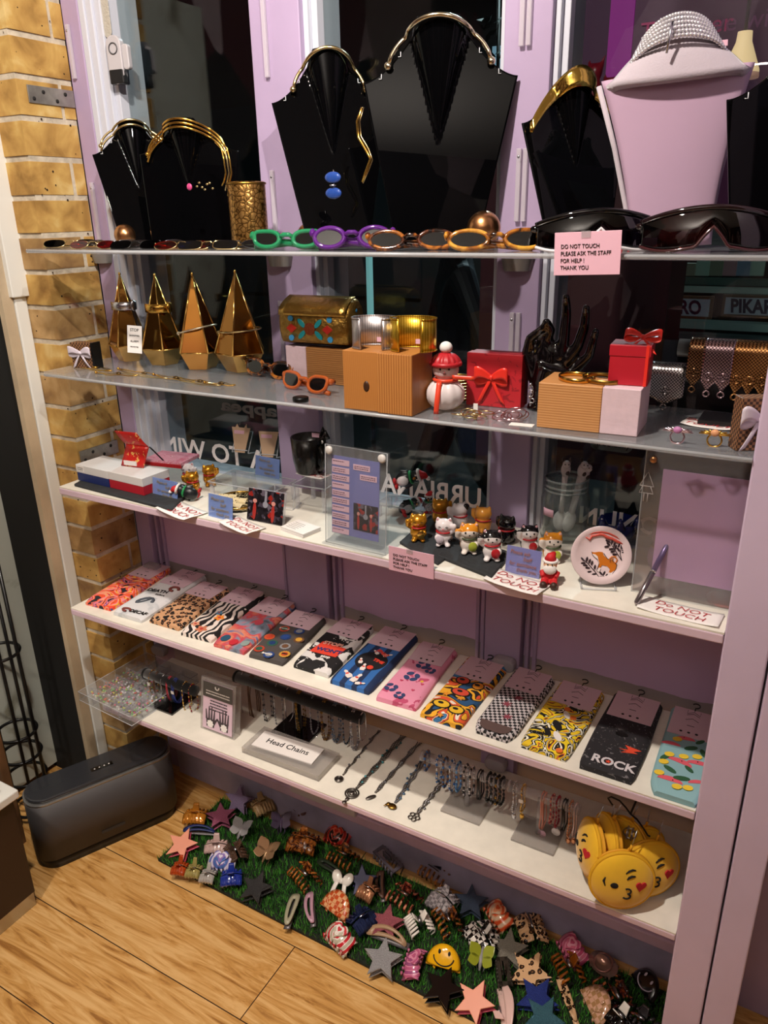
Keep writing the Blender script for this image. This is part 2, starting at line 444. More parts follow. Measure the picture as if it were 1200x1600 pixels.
# steel straps let into the brick
def strap(px, py, x0, label):
    c = at_x(px, py, -1.499)
    s_ = thing('steel_strap', label, 'bracket', (-1.498, c.y, c.z), 0, 'steel straps on the brick pier')
    B().box((0, 0, 0), (.003, .115, .033)).build('plate', P('dull_zinc', 'a9a59c', 0.4, 0.9, vary=.2, vscale=60), s_, bevel=.0008)
    for (dy, dz) in ((-.045, -.008), (-.02, .006), (.012, -.008), (.035, .007)): sb = B(); sb.lathe([(.004, 0), (.004, .001)], 10, T=Matrix.Translation((.0012, dy, dz)) @ Matrix.Rotation(pi/2, 4, 'Y')); sb.build('screw_hole', P('dark_hole', '1c1a18', 0.8), s_)
strap(80, 151, 0, 'grey steel strap on the brick pier beside the top of the window')
strap(155, 706, 0, 'grey steel strap on the brick pier behind the open red wallet')

# door and its frame on the left, in line with the reveal
DOORG = PAT('mouldy_door_paint', 'noise', 7, [(0.0, 'b9bdb4'), (0.6, 'b4b8ae'), (0.68, '8d8c7c'), (0.8, '4a4336')], 0.5, 0.5, 9, interp='LINEAR')
d_ = B().span((-1.84, 0.62, 0.02), (-1.79, 1.168, 2.1)).build('door_1', DOORG); struct(d_)
B().span((-1.84, 1.168, 0.02), (-1.78, 1.194, 2.1)).build('door_edge', P('door_edge_grey', 'b0aab4', 0.45), d_)
struct(B().span((-1.604, 1.099, 0), (-1.588, 1.126, 2.75)).build('trim_1', P('worn_cream_wood', 'b9a68a', 0.5, vary=.25, vscale=7)))
o = B().span((-1.604, 1.128, 0), (-1.585, 1.159, 2.75)).build('trim_2', P('white_gloss_trim', 'd8d8d2', 0.25), bevel=.003); struct(o)
B().span((-1.60, 1.118, 1.362), (-1.575, 1.168, 2.75)).build('cover_strip', P('white_gloss_trim', 'd8d8d2', 0.25), o, bevel=.002)
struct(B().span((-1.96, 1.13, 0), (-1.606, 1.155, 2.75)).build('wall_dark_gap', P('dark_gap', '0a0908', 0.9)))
struct(B().span((-1.95, -2.3, 0), (-1.90, 1.12, 2.75)).build('wall_side', ROOM))

# window frame: posts, beads, panes, panels below
def post(x0, x1, n, beads):
    o = B().span((x0, YW, 0.0), (x1, 1.40, 2.75)).build('window_%d' % n, LILAC, bevel=.002); struct(o)
    bb = B()
    for (a, c, y0) in beads: bb.span((a, y0, 0.94), (c, 1.40, 2.75))
    if beads: bb.build('glazing_bead', GREYW, o, bevel=.0015)
    return o
f1 = post(-1.50, -1.452, 1, [(-1.452, -1.436, 1.302), (-1.436, -1.418, 1.306), (-1.418, -1.400, 1.312), (-1.400, -1.385, 1.322)])
f2 = post(-1.012, -0.902, 2, [(-.902, -.892, 1.312), (-.892, -.880, 1.324), (-1.022, -1.012, 1.32)])
f3 = post(-0.517, -0.440, 3, [(-.440, -.431, 1.312), (-.431, -.420, 1.324), (-.527, -.517, 1.312)])
f4 = post(0.03, 0.13, 4, [])
for n, (a, c) in enumerate(((-1.385, -1.022), (-.88, -.527), (-.42, .03))):
    w = B().span((a, 1.345, .94), (c, 1.349, 2.75)).build('window_%d' % (n+5), GLASS); struct(w)
    B().span((a, 1.318, .915), (c, 1.40, .945)).build('window_sill', GREYW, w, bevel=.002)
# clear clip rails screwed to the posts
RAIL = P('clear_rail', 'd5ccd6', 0.15, alpha=.55)
def rail(px, py, h, n, rowlen, label, y=1.296):
    c = at_y(px, py, y)
    t_ = thing('shelf_clip_rail', label, 'rail', c, 0, 'clear clip rails on the window posts')
    rb_ = B()
    for k in range(n): rb_.span((k*.011-.004, -.004, -h), (k*.011+.004, .003, 0))
    rb_.build('rail', RAIL, t_, bevel=.001)
    B().ell((0, -.0045, -.012), (.0022, .001, .0022), n=8, m=5).build('screw', STEEL, t_)
rail(105, 38, .10, 1, 0, 'clear clip rail on the post beside the bricks near the top')
rail(143, 285, .12, 1, 0, 'clear clip rail on the post beside the bricks just above the sunglasses')
rail(408, -40, .16, 1, 0, 'clear clip rail on the post left of the tall black bust, at the top')
rail(425, 266, .11, 1, 0, 'clear clip rail on the post right of the gold filigree cuff')
rail(438, 470, .12, 1, 0, 'clear clip rail on the post beside the mosaic clutch')
rail(820, -60, .11, 2, 0, 'double clear clip rail at the top of the post left of the gold collar bust')
rail(812, 232, .11, 2, 0, 'double clear clip rail on the post below the gold collar bust shoulder')
rail(801, 488, .08, 2, 0, 'double clear clip rail on the post above the red bow box')

LILAC_Z = .672+.0175
# panel below the window: lilac above a wavy line, grey-brown below it
m = bpy.data.materials.new('lilac_grey_panel'); m.use_nodes = True; t = NT(m); b = t.n['Principled BSDF']
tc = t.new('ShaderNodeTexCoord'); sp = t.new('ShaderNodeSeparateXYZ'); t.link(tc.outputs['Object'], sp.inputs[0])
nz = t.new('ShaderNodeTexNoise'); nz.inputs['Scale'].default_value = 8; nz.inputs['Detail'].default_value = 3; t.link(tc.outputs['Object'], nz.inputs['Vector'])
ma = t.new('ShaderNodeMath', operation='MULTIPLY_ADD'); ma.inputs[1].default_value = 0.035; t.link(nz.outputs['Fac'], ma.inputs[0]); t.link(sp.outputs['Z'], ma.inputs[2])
gt = t.new('ShaderNodeMath', operation='GREATER_THAN'); gt.inputs[1].default_value = LILAC_Z; t.link(ma.outputs[0], gt.inputs[0])
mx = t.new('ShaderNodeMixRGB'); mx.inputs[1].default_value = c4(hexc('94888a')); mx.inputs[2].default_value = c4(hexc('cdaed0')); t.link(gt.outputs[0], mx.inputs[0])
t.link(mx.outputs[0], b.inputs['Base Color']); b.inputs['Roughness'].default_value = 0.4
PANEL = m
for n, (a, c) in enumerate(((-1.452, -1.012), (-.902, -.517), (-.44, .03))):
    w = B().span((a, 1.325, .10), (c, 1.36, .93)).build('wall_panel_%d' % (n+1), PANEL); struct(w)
    mb = B()
    for g in (.008, .022): mb.span((c-g-.006, 1.309+g*.4, .44), (c-g+.002, 1.33, .93)); mb.span((a+g-.002, 1.309+g*.4, .44), (a+g+.006, 1.33, .93))
    mb.build('moulding', LILAC, w, bevel=.002)
# lower rails and vents behind the hair clips
LILD = P('lilac_skirting', 'd2bcdc', 0.4, vary=.12, vscale=12)
k_ = B().span((-1.452, 1.285, 0), (.03, 1.34, .105)).build('baseboard_window', P('scuffed_skirting', 'b8b0cc', 0.45, vary=.3, vscale=9), bevel=.002); struct(k_)
B().span((-1.452, 1.262, .105), (.03, 1.34, .135)).build('ledge', LILD, k_, bevel=.004)
B().span((-1.452, 1.275, .135), (.03, 1.34, .16)).build('ledge', LILD, k_, bevel=.004)
B().span((-1.452, 1.29, .255), (.03, 1.34, .33)).build('rail', LILD, k_, bevel=.003)
for n, (a, c) in enumerate(((-1.40, -1.02), (-.90, -.53), (-.43, .02))):
    vb = B(); vb.span((a, 1.32, .165), (c, 1.335, .25))
    for q in range(5): vb.box(((a+c)/2, 1.312, .176+q*.016), (c-a, .018, .003), T=None)
    vb.build('vent', P('vent_grey', '6c6474', 0.5), k_)  # one even grey for slats and backing

c_ = at_y(520, 1283, 1.262)
o = thing('cable_trunking', 'short pale plastic trunking along the ledge above the red heart clip', 'trunking', Vector((c_.x, 1.262, .135)))
B().span((-.12, -.012, .001), (.075, .010, .022)).build('cover', GREYW, o, bevel=.002); B().span((-.118, -.010, .000), (.073, .011, .002)).build('base_strip', GREYW, o)
# right-hand post: two boards with a gap, then the grey-blue wall beyond
o = B().span((-.0595, YF, 0), (-.001, 1.10, 2.75)).build('trim_3', LILAC2, bevel=.0025); struct(o)
o = B().span((.002, YF+.002, 0), (.0485, 1.10, 2.75)).build('trim_4', LILAC2, bevel=.0025); struct(o)
struct(B().span((-.03, 1.10, 0), (.045, 1.30, 2.75)).build('trim_5', LILAC2))
struct(B().span((.05, 1.33, .06), (.75, 1.38, 2.1)).build('door_2', P('grey_blue_door', '7d8698', 0.5)))
struct(B().span((.13, 1.30, 2.1), (2.2, 1.38, 2.75)).build('wall_front', ROOM))
struct(B().span((.75, 1.30, 0), (2.2, 1.38, 2.1)).build('wall_front_right', ROOM))

# ---------------------------------------------------------------- shelves
def shelf(z, depth, th, label, x0, top, edge, bev=.002):
    o = thing('display_shelf', label, 'shelf', (0, 0, z))
    B().span((x0, YF, -.003), (XR, YF+depth, 0)).build('shelf_top', top, o)
    B().span((x0, YF-.001, -th), (XR, YF+depth, -.003)).build('board', edge, o, bevel=bev)
    return o
XL4 = at_z(112.3, 948.5, Z4).x; XL3 = at_z(92.5, 760, Z3).x; XL5 = at_z(213, 1122.5, Z5).x-.12
shelf(Z3, .235, .018, 'white wooden shelf carrying the lucky cats and handwritten notes', XL3, CREAM, PINKW)
shelf(Z4, .245, .018, 'white wooden shelf carrying the row of patterned socks', XL4, CREAM, PINKW)
shelf(Z5, .245, .016, 'lowest white shelf carrying bracelets and yellow pouches', XL5, CREAM, PINKW)
SHG = CLEAR('frosted_shelf_acrylic', (0.96, 0.97, 0.97), 1.0, 0.12, 1.5, 0.20, (0.66, 0.68, 0.72))
def glass_shelf(z, label, x0, th):
    o = thing('acrylic_shelf', label, 'shelf', (0, 0, z))
    out = [(x0, YF+.235), (x0+.0, YF+.01), (x0+.02, YF-.003), (x0+.3, YF-.006), (x0+.5, YF-.002), (XR, YF), (XR, YF+.235)]
    B().prism(out, th-.0005, z0=-th).build('sheet', SHG, o)
    B().tube([(x0+.02, YF-.004, -th/2), (x0+.3, YF-.007, -th/2), (x0+.5, YF-.003, -th/2), (XR, YF-.001, -th/2)], th*.36, 6).build('polished_edge', EDGEA, o)
    return o
glass_shelf(Z1, 'clear acrylic shelf at the top carrying sunglasses and black busts', -1.424, .008)
glass_shelf(Z2, 'clear acrylic shelf carrying the gold pyramids and wooden blocks', -1.437, .008)
# grey half-cone brackets under the shelves, on the posts
def bracket(px, py, z, label, r=.032, h=.034):
    x = at_y(px, py, YW-.02).x
    o = thing('shelf_bracket', label, 'bracket', (x, YW, z), 0, 'grey shelf brackets on the window posts')
    bb = B()
    def fn(u, v):
        g = pi*u; rr = r*(1-.25*v); return (-rr*cos(g), -rr*sin(g)*.9, -h*v)
    bb.surf(fn, 14, 4)
    bb.prism([(-r*cos(pi*i/14), -r*.9*sin(pi*i/14)) for i in range(15)], .001, z0=-.001)
    bb.prism([(-r*.75*cos(pi*i/14), -r*.68*sin(pi*i/14)) for i in range(15)], .001, z0=-h)
    bb.build('cup', P('grey_bracket', '8b8784', 0.35, .3), o)
bracket(152, 405, Z1-.008, 'grey shelf bracket under the top shelf by the bricks')
bracket(430, 405, Z1-.008, 'grey shelf bracket under the top shelf left of the mosaic clutch')
bracket(803, 410, Z1-.008, 'grey shelf bracket under the top shelf above the red bow box')
def pad(px, py, z, label):
    c = at_y(px, py, 1.275)
    o = thing('shelf_bracket', label, 'bracket', (c.x, YW-.002, z), 0, 'rounded shelf brackets on the lower posts')
    B().prism(rrect(.048, .028, .012), .022, T=Matrix.Rotation(pi/2, 4, 'X')).build('cap', P('smoky_bracket', 'a8a2a8', 0.25, .2), o, bevel=.004)
pad(785, 1030, Z4+.012, 'rounded grey bracket behind the hook of the graffiti sock')
pad(772, 1197, Z5+.018, 'rounded grey bracket behind the black bead bracelets')
pad(232, 884, Z4+.012, 'rounded grey bracket behind the orange swirl sock')
pad(245, 1022, Z5+.018, 'rounded grey bracket behind the acrylic bead tray')
# ================================================================ THE TOP SHELF
def lerp(a, b, t): return a+(b-a)*t
def on1(px, y): v = at_y(px, 385, y); return Vector((v.x, y, Z1))
BUSTM = P('black_acrylic_sheet', '040405', 0.015, spec=.14)
def bust_fn(H, W, wb, nk=.30, rk=.40, apex=.52):
    zs = H*.76; wn = W*nk*.5
    def half(z): return lerp(wb/2, W/2, z/zs)
    def ztop(u):
        a = abs(u)
        if a < nk: return H
        return zs+(H-zs)*((1-a)/(1-nk))**1.7
    def yb(x, z):
        za = H*(1-apex)
        if z <= za: return 0.0
        r = W*rk*.5*((z-za)/(H-za))
        return -sqrt(max(r*r-x*x, 0))*.85 if abs(x) < r else 0.0
    return half, ztop, yb, zs
def bust(label, base, H, W, wb, rz, lean, mat=None, group='black acrylic necklace busts'):
    half, ztop, yb, zs = bust_fn(H, W, wb)
    o = thing('necklace_bust', label, 'necklace display', base, 0, group, rot=(-lean, 0, rz))
    def fn(u, v):
        uu = u*2-1; z = v*ztop(uu); x = uu*(half(z) if z < zs else lerp(W/2, W*.44, (z-zs)/(H-zs)))
        return (x, yb(x, z), z)
    B().surf(fn, 80, 90, .003).build('bust_sheet', mat or BUSTM, o)
    sb = B()
    yf = H*.30*sin(lean+.25)
    sb.surf(lambda u, v: ((u-.5)*wb*.7, .005+v*yf, lerp(H*.45, (yf+.008)*math.tan(lean)+.002, v)), 2, 6, .003)
    sb.build('back_stand', mat or BUSTM, o)
    for s_ in (-1, 1):
        for a in (.52, .78):
            z = ztop(a); x = s_*a*W/2*.97
            B().tube([(x, -.0028, z-.001), (x, -.0028, z-.008), (x+s_*.004, -.0028, z-.008)], .0007, 5).build('hook_notch', P('notch_edge', 'cfd0d4', .2), o)  # pale colour paints the highlight on each notch edge
    return o, (H, W, wb), yb, ztop
def choker(label, bo, dims, yb, ztop, mat, r, drop, spread, n=1, gap=.004, cat='necklace', name='choker_necklace', lift=.004, group=None, pend=None):
    H, W, wb = dims
    o = thing(name, label, cat, bo.location, 0, group, rot=tuple(bo.rotation_euler))
    for k in range(n):
        pts = []
        for i in range(29):
            t = -1+2*i/28; x = t*spread*W/2
            z = H*.985-drop*H*(1-sqrt(max(0, 1-t*t*.97)))-k*gap
            pts.append((x, -W*.17*sqrt(max(0, 1-(t*spread/.42)**2) if abs(t*spread) < .42 else 0)-lift-r, z))
        B().tube(pts, r, 8).build('band', mat, o)
        if k == 0:
            cb = B(); 
            for s_ in (0, -1): cb.ell(pts[s_], (r*1.9,)*3, n=8, m=6)
            cb.build('end_cap', mat, o)
    return o
b1 = bust('small black bust nearest the bricks with a gold wire choker', on1(232, 1.22), .245, .165, .10, rad(50), rad(21))
b2 = bust('black bust with a triple gold choker, left of the filigree cuff', on1(300, 1.20), .222, .205, .17, rad(16), rad(8))
b3 = bust('black bust with a pale gold collar and a blue pendant', on1(530, 1.23), .325, .205, .11, rad(38), rad(17))
b4 = bust('largest black bust with a plain white gold collar, reddish sheen', on1(682, 1.22), .330, .245, .135, rad(20), rad(7))
b5 = bust('black bust wearing a broad shiny gold collar', on1(905, 1.24), .240, .165, .10, rad(40), rad(16))
b7 = bust('black bust cut off by the right side of the photo', on1(1238, 1.18), .235, .20, .155, rad(24), rad(6))
choker('thin gold wire choker on the small bust nearest the bricks', *b1, PGOLD, .0022, .20, .78, 2, .010)
choker('triple gold choker with a pearl clasp, second bust from the bricks', *b2, GOLD, .0021, .28, .80, 3, .007)
choker('pale gold rigid collar on the bust with the blue pendant', *b3, PGOLD, .0032, .20, .62)
choker('white gold rigid collar on the largest black bust', *b4, P('white_gold', 'dccfae', .18, 1.), .0036, .20, .66)
# broad gold collar
o = thing('collar_necklace', 'broad polished gold collar curving over a black bust', 'necklace', b5[0].location, 0, None, rot=tuple(b5[0].rotation_euler))
def fn(u, v):
    t = u*2-1; x = t*.072; z = .240+.010-.070*abs(t)**1.8-v*.03*(1-.45*abs(t)); return (x, b5[2](x, min(z, .235))-.008+v*-.003, z)
B().surf(fn, 30, 4, .002).build('band', P('hammered_gold', 'd9b659', .14, 1., bump=.5, bscale=70), o)
B().tube([fn(0, .1), fn(0, .9)], .003, 8).build('hinge', GOLD, o)
# gold snake chain hanging between the two middle busts
o = thing('snake_chain', 'gold wave chain hanging between the two tall black busts', 'necklace', at_y(566, 170, 1.20))
c0 = o.location
B().tube([at_y(px, py, 1.20)-c0 for px, py in ((566, 168), (558, 190), (560, 215), (572, 235), (579, 248), (572, 268), (566, 284))], .0022, 8).build('chain', GOLD, o)
B().tube([at_y(px, py, 1.203)-c0 for px, py in ((568, 168), (562, 190), (564, 213), (576, 233), (582, 250), (575, 268), (567, 286))], .0014, 6).build('second_strand', PGOLD, o)
o = thing('hanging_necklace', 'thin gold necklace trailing down the right edge of the second bust', 'necklace', at_y(348, 230, 1.17))
c0 = o.location
for k, (dx, mm) in enumerate(((0, GOLD), (5, PGOLD), (9, GOLD))):
    B().tube([at_y(px+dx, py, 1.17)-c0 for px, py in ((336, 222), (346, 232), (350, 250), (353, 270), (350, 284), (347, 290+8*k))], .0014, 6).build('strand', mm, o)
# blue stone pendant on the third bust and a small charm on the second
o = thing('pendant', 'twin blue stone pendant with silver links on a black bust', 'pendant', at_y(521, 265, 1.165))
B().tube([(0, 0, .0), (0, 0, -.045)], .0012, 6).build('link_bar', SILVER, o)
for k in (0, 1): B().ell((0, -.003, -.012-.024*k), (.016, .004, .009)).build('stone', P('blue_stone', '27468f', .1, coat=.6), o)
B().ring((0, -.003, -.024), .005, .0015).build('jump_ring', SILVER, o)
o = thing('pendant', 'small pink stone charm low on the second bust', 'pendant', at_y(296, 292, 1.145))
B().ell((0, 0, 0), (.006, .003, .006)).build('stone', P('pink_stone', 'c0457a', .1), o)
cb = B(); 
for k in range(7): cb.ell((.02+k*.006, -.002, .006*sin(k*1.7)), (.003, .002, .002), n=7, m=5)
cb.build('charm_row', PGOLD, o)
# filigree cuff
FILI = PAT('gold_filigree', 'voronoi', 120, [(0, '3a2410'), (.12, 'b98a4a'), (1, 'e0b878')], .3, .25, feature='DISTANCE_TO_EDGE', interp='LINEAR', metal=.9, bump=.9)
o = thing('filigree_cuff', 'tall gold filigree arm cuff standing beside the second bust', 'cuff bracelet', on1(392, 1.19))
B().lathe([(.033, 0), (.034, .004), (.034, .106), (.033, .11), (.031, .11), (.031, 0)], 40).build('band', FILI, o)
rb_ = B()
for z in (.003, .107): rb_.ring((0, 0, z), .0342, .0022, 36)
rb_.build('beaded_rim', DGOLD, o)
# copper balls on the posts
COP = P('brushed_copper', 'c08a5c', .28, 1.)
def ball(px, py, y, r, label):
    c = at_y(px, py, y)
    o = thing('copper_ball', label, 'ornament', (c.x, y, Z1), 0, 'copper balls along the top shelf')
    B().ell((0, 0, r), (r, r, r), n=28, m=18).build('ball', COP, o)
    B().lathe([(r*.3, 0), (r*.42, .002), (r*.3, .005)], 16).build('base_ring', DGOLD, o)
ball(193, 350, 1.17, .021, 'copper ball tucked under the leaning bust nearest the bricks')
ball(480, 350, 1.24, .019, 'copper ball behind the green and purple sunglasses')
ball(756, 348, 1.22, .027, 'copper ball behind the amber oval sunglasses')
# white velvet bust with rhinestone choker
WV = P('white_velvet', 'b8adb6', .95, sheen=.4, bump=.3, bscale=400)
o = thing('velvet_bust', 'pinkish white velvet bust with a rhinestone choker on its neck', 'necklace display', on1(1048, 1.20), 0, None, rot=(-rad(4), -rad(4), rad(18)))
def fn(u, v):
    t = u*2-1; H = .285
    w = .060+.047*max(0, min(1, (v-.0)/1.0))**1.6
    x = t*w; z = v*H*.90
    y = -.012*sqrt(max(0, 1-t*t))-.008*v
    return (x, y, z)
B().surf(fn, 24, 20, .012).build('front_panel', PAT('pink_velvet_panel', 'noise', 3, [(.3, 'ae90a8'), (.7, 'ba9cb4')], .75, interp='LINEAR'), o)
def fn(u, v):
    t = u*2-1; a = abs(t)
    w = lerp(.101, .050, min(1, v*1.25)**.7)
    x = t*w; zb = .248-.008*(1-a*a); zt = .312
    z = lerp(zb, zt, v)+.016*sin(pi*min(1, v*1.4))*(1-v)*(1-.5*a)
    return (x, -.026*sqrt(max(0, 1-t*t))-.014*(1-v), z)
B().surf(fn, 30, 14, .014).build('shoulders', WV, o)
B().tube([(-.068, .006, 0), (-.066, .005, .06), (-.086, .004, .16), (-.110, .002, .252)], .004, 8).build('edge_piping', WV, o)
B().surf(lambda u, v: ((u-.5)*.1, .012+v*.07, lerp(.20, .007, v)), 2, 4, .004).build('back_stand', WV, o); o.scale = (.9, .9, .86)
o2 = thing('rhinestone_choker', 'wide silver rhinestone choker on the white velvet bust', 'necklace', o.location, 0, None, rot=tuple(o.rotation_euler))
o2.scale = o.scale; rows = B(); RH = P('rhinestone', 'e8e6ea', .08, .7)
for k in range(6):
    for i in range(34):
        t = -1+2*i/33; x = t*.060; g = t*1.15
        rows.ell(((.076-.004*k)*sin(g), -(.050-.003*k)*cos(g)+.008, .268+k*.0064+.030*(1-abs(t)**2)), (.0036, .003, .0034), n=6, m=4)
rows.build('stone_rows', RH, o2)
B().tube([(-.02, -.048, .275), (-.016, -.05, .30), (-.013, -.046, .316)], .002, 6).build('clasp', SILVER, o2)
B().box((.06, -.02, .285), (.012, .002, .008)).build('price_tag', PINKP, o2)
# red box behind the shield sunglasses
o = thing('gift_box', 'flat red gift box lying behind the white-rimmed shield sunglasses', 'box', on1(972, 1.235))
RED = P('red_card', 'b81f27', .45)
B().span((-.03, -.03, 0), (.03, .03, .026)).build('box_base', RED, o, bevel=.001)
B().span((-.031, -.031, .018), (.031, .031, .03)).build('lid', P('bright_red_card', 'cf2a30', .45), o, bevel=.001)

# ---------------------------------------------------------------- eyewear
def rimcurve(w, h, shape, s):
    pts = []
    for i in range(28):
        g = 2*pi*i/28
        c_, q = cos(g), sin(g)
        e = {'oval': 1.0, 'round': 1.0, 'cat': .9, 'rect': .55, 'hex': .8}[shape]
        x = abs(c_)**e*(1 if c_ > 0 else -1)*w/2; z = abs(q)**e*(1 if q > 0 else -1)*h/2
        if shape == 'cat': z += h*.22*max(0, s*x/(w/2))**2*(1 if z > -h*.1 else .3); x += s*w*.04*(z/h)
        pts.append((x, z))
    return pts
def glasses(label, base, rz, w, h, shape, fm, lm, r, gap=.016, tilt=0.0, temple='back', name='sunglasses', group=None, tl=.125, wrap=.12):
    o = thing(name, label, 'sunglasses', base, 0, group, rot=(tilt, 0, rz))
    zc = h/2+r
    fb = B()
    for s in (-1, 1):
        cx = s*(gap/2+w/2+r)
        pts = [(cx+x, wrap*abs(cx+x)**1.0*.35, zc+z) for x, z in rimcurve(w, h, shape, s)]
        fb.tube(pts, r, 8, True)
        lb = B(); n = len(pts)
        lb.prism([(p[0]-cx, p[2]-zc) for p in pts], .0015, T=Matrix.Translation((cx, wrap*abs(cx)*.35, zc)) @ Matrix.Rotation(pi/2, 4, 'X'))
        lb.build('lens', lm, o)
        xo = s*(gap/2+w+2*r); yo = wrap*abs(xo)*.35
        zt = zc+h*.28
        if temple == 'back': tp = [(xo, yo, zt), (xo+s*.004, yo+.012, zt), (xo+s*.002, yo+tl*.7, zt-.002), (xo-s*.002, yo+tl, zt-.022)]
        elif temple == 'fold': tp = [(xo, yo, zt), (xo+s*.002, yo+.010, zt-.002), (xo-s*.03, yo+.014+.004*s, zt-.01), (xo-s*tl*.75, yo+.012+.006*s, h*.16+r), (xo-s*tl*.98, yo+.010+.006*s, r)]
        tp = [(p[0], p[1], p[2]+max(0, p[1]-yo)*math.tan(-tilt)) for p in tp]
        B().tube(tp, [r*1.3, r*1.2, r, r*1.25, r*.9] if len(tp) == 5 else [r*1.3, r*1.2, r, r*1.1], 8, flat=1.3).build('temple', fm, o)
    x0 = gap/2+r*.6
    fb.tube([(-x0, .0, zc+h*.12), (-gap*.3, -.002, zc+h*.24), (gap*.3, -.002, zc+h*.24), (x0, .0, zc+h*.12)], r*.95, 8)
    fb.build('frame', fm, o)
    return o
def LENS(name, tint, refl=1.3): return CLEAR(name, hexc(tint), refl, .03, 1.6)
GRNF = P('green_crystal_frame', '2fae72', .08, trans=.6, coat=.4); PURF = P('purple_crystal_frame', '7a2fa6', .08, trans=.55, coat=.4)
TORT = PAT('tortoiseshell', 'noise', 55, [(.38, '180a05'), (.5, '5a2a10'), (.62, 'b06a24')], .12, .8, 2, coat=.5, interp='LINEAR')
AMBT = PAT('amber_tortoise', 'noise', 45, [(.34, '241005'), (.46, '9a5a18'), (.62, 'dba23e')], .12, .8, 2, coat=.5, interp='LINEAR')
GREYL = LENS('smoke_lens', '1c1a22'); BRNL = LENS('brown_lens', '34200f'); PURL = LENS('violet_lens', '20182e')
glasses('thick green crystal sunglasses lying on the top shelf', on1(446, 1.10), rad(18), .044, .026, 'cat', GRNF, GREYL, .0042, tilt=rad(-22), temple='fold')
glasses('thick purple crystal sunglasses, right of the green pair', on1(549, 1.09), rad(20), .048, .030, 'oval', PURF, PURL, .0042, tilt=rad(-16), temple='fold')
glasses('dark tortoiseshell oval sunglasses right of the purple pair', on1(642, 1.085), rad(22), .052, .026, 'oval', TORT, BRNL, .0034, tilt=rad(-20), temple='fold')
glasses('amber tortoiseshell oval sunglasses left of the shield pair', on1(776, 1.085), rad(22), .056, .026, 'oval', AMBT, BRNL, .0036, tilt=rad(-20), temple='fold')
def shield(label, base, rz, W, H, fm, rimm, lm, tilt, group=None):
    o = thing('shield_sunglasses', label, 'sunglasses', base, 0, group, rot=(tilt, 0, rz))
    def prof(t): return (t*W/2, .028*t*t)
    top = lambda t: H*(1-.22*t*t); 
    def bot(t):
        a = abs(t)
        return H*(.12+.45*max(0, 1-a/.22)**.8) if a < .22 else H*(.12-.06*min(1, (a-.22)/.3)+.16*max(0, (a-.6)/.4)**2)
    def fn(u, v):
        t = u*2-1; x, y = prof(t); return (x, y-.003*sin(pi*v), lerp(bot(t), top(t), v))
    B().surf(fn, 48, 8, .0015).build('lens', lm, o)
    ts = [-1+2*i/48 for i in range(49)]
    B().tube([(prof(t)[0], prof(t)[1], top(t)) for t in ts], .0038, 8).build('brow_bar', fm, o)
    B().tube([(prof(t)[0], prof(t)[1]-.001, bot(t)) for t in ts], .0022, 8).build('lower_rim', rimm, o)
    for s in (-1, 1):
        x, y = prof(s)
        q = math.tan(-tilt); B().tube([(x, y, H*.70), (x, y+.02, H*.62+.02*q), (x*.9, y+.07, H*.3+.07*q), (x*.86, y+.085, .012+(y+.085)*q)], [.008, .006, .004, .005], 8, flat=.5).build('temple', fm, o)
    return o
shield('black shield sunglasses with a white nose rim above the pink notice', on1(938, 1.085), rad(24), .165, .052, BLACKG, P('white_rim', 'd9d6da', .2), LENS('grey_shield_lens', '3c3a48'), rad(-12))
shield('brown shield sunglasses at the right end of the top shelf', on1(1112, 1.085), rad(14), .17, .054, P('dark_brown_gloss', '1c0e10', .06, coat=.5), P('brown_rim', '3a1a1c', .1, coat=.5), LENS('brown_shield_lens', '6b4540'), rad(-12))
# the tangle of small wire-framed glasses at the left end
W_ = [('hexagonal black lens wire glasses, first from the brick end', 108, 1.13, 'hex', 'black_lens', '201c1e', PGOLD, 30),
      ('red tinted wire glasses near the brick end of the top shelf', 140, 1.075, 'oval', 'red_lens', 'd02c20', PGOLD, 8),
      ('clear and black wire glasses in front of the copper ball', 172, 1.12, 'hex', 'clear_lens', 'c8c4c0', SILVER, 28),
      ('slim black oval wire glasses below the leaning small bust', 208, 1.08, 'rect', 'black_lens', '201c1e', BLACK, 12),
      ('silver wire glasses with grey lenses before the second bust', 244, 1.12, 'oval', 'pale_grey_lens', '86828a', SILVER, 30),
      ('wire glasses with one coral red lens before the second bust', 281, 1.07, 'oval', 'coral_lens', 'd8503c', PGOLD, 16),
      ('navy blue lens wire glasses left of the green pair', 322, 1.085, 'rect', 'navy_lens', '26407c', PGOLD, 22),
      ('thin black wire glasses touching the green sunglasses', 368, 1.11, 'oval', 'blue_grey_lens', '6878a0', BLACK, 30)]
for lab, px, y, shp, ln, lc, fm, a in W_:
    glasses(lab, on1(px, y), rad(a), .044, .020, shp, fm, LENS(ln, lc), .0010, gap=.018, tilt=rad(-48), temple='fold', group='wire-framed glasses at the left end', tl=.12)

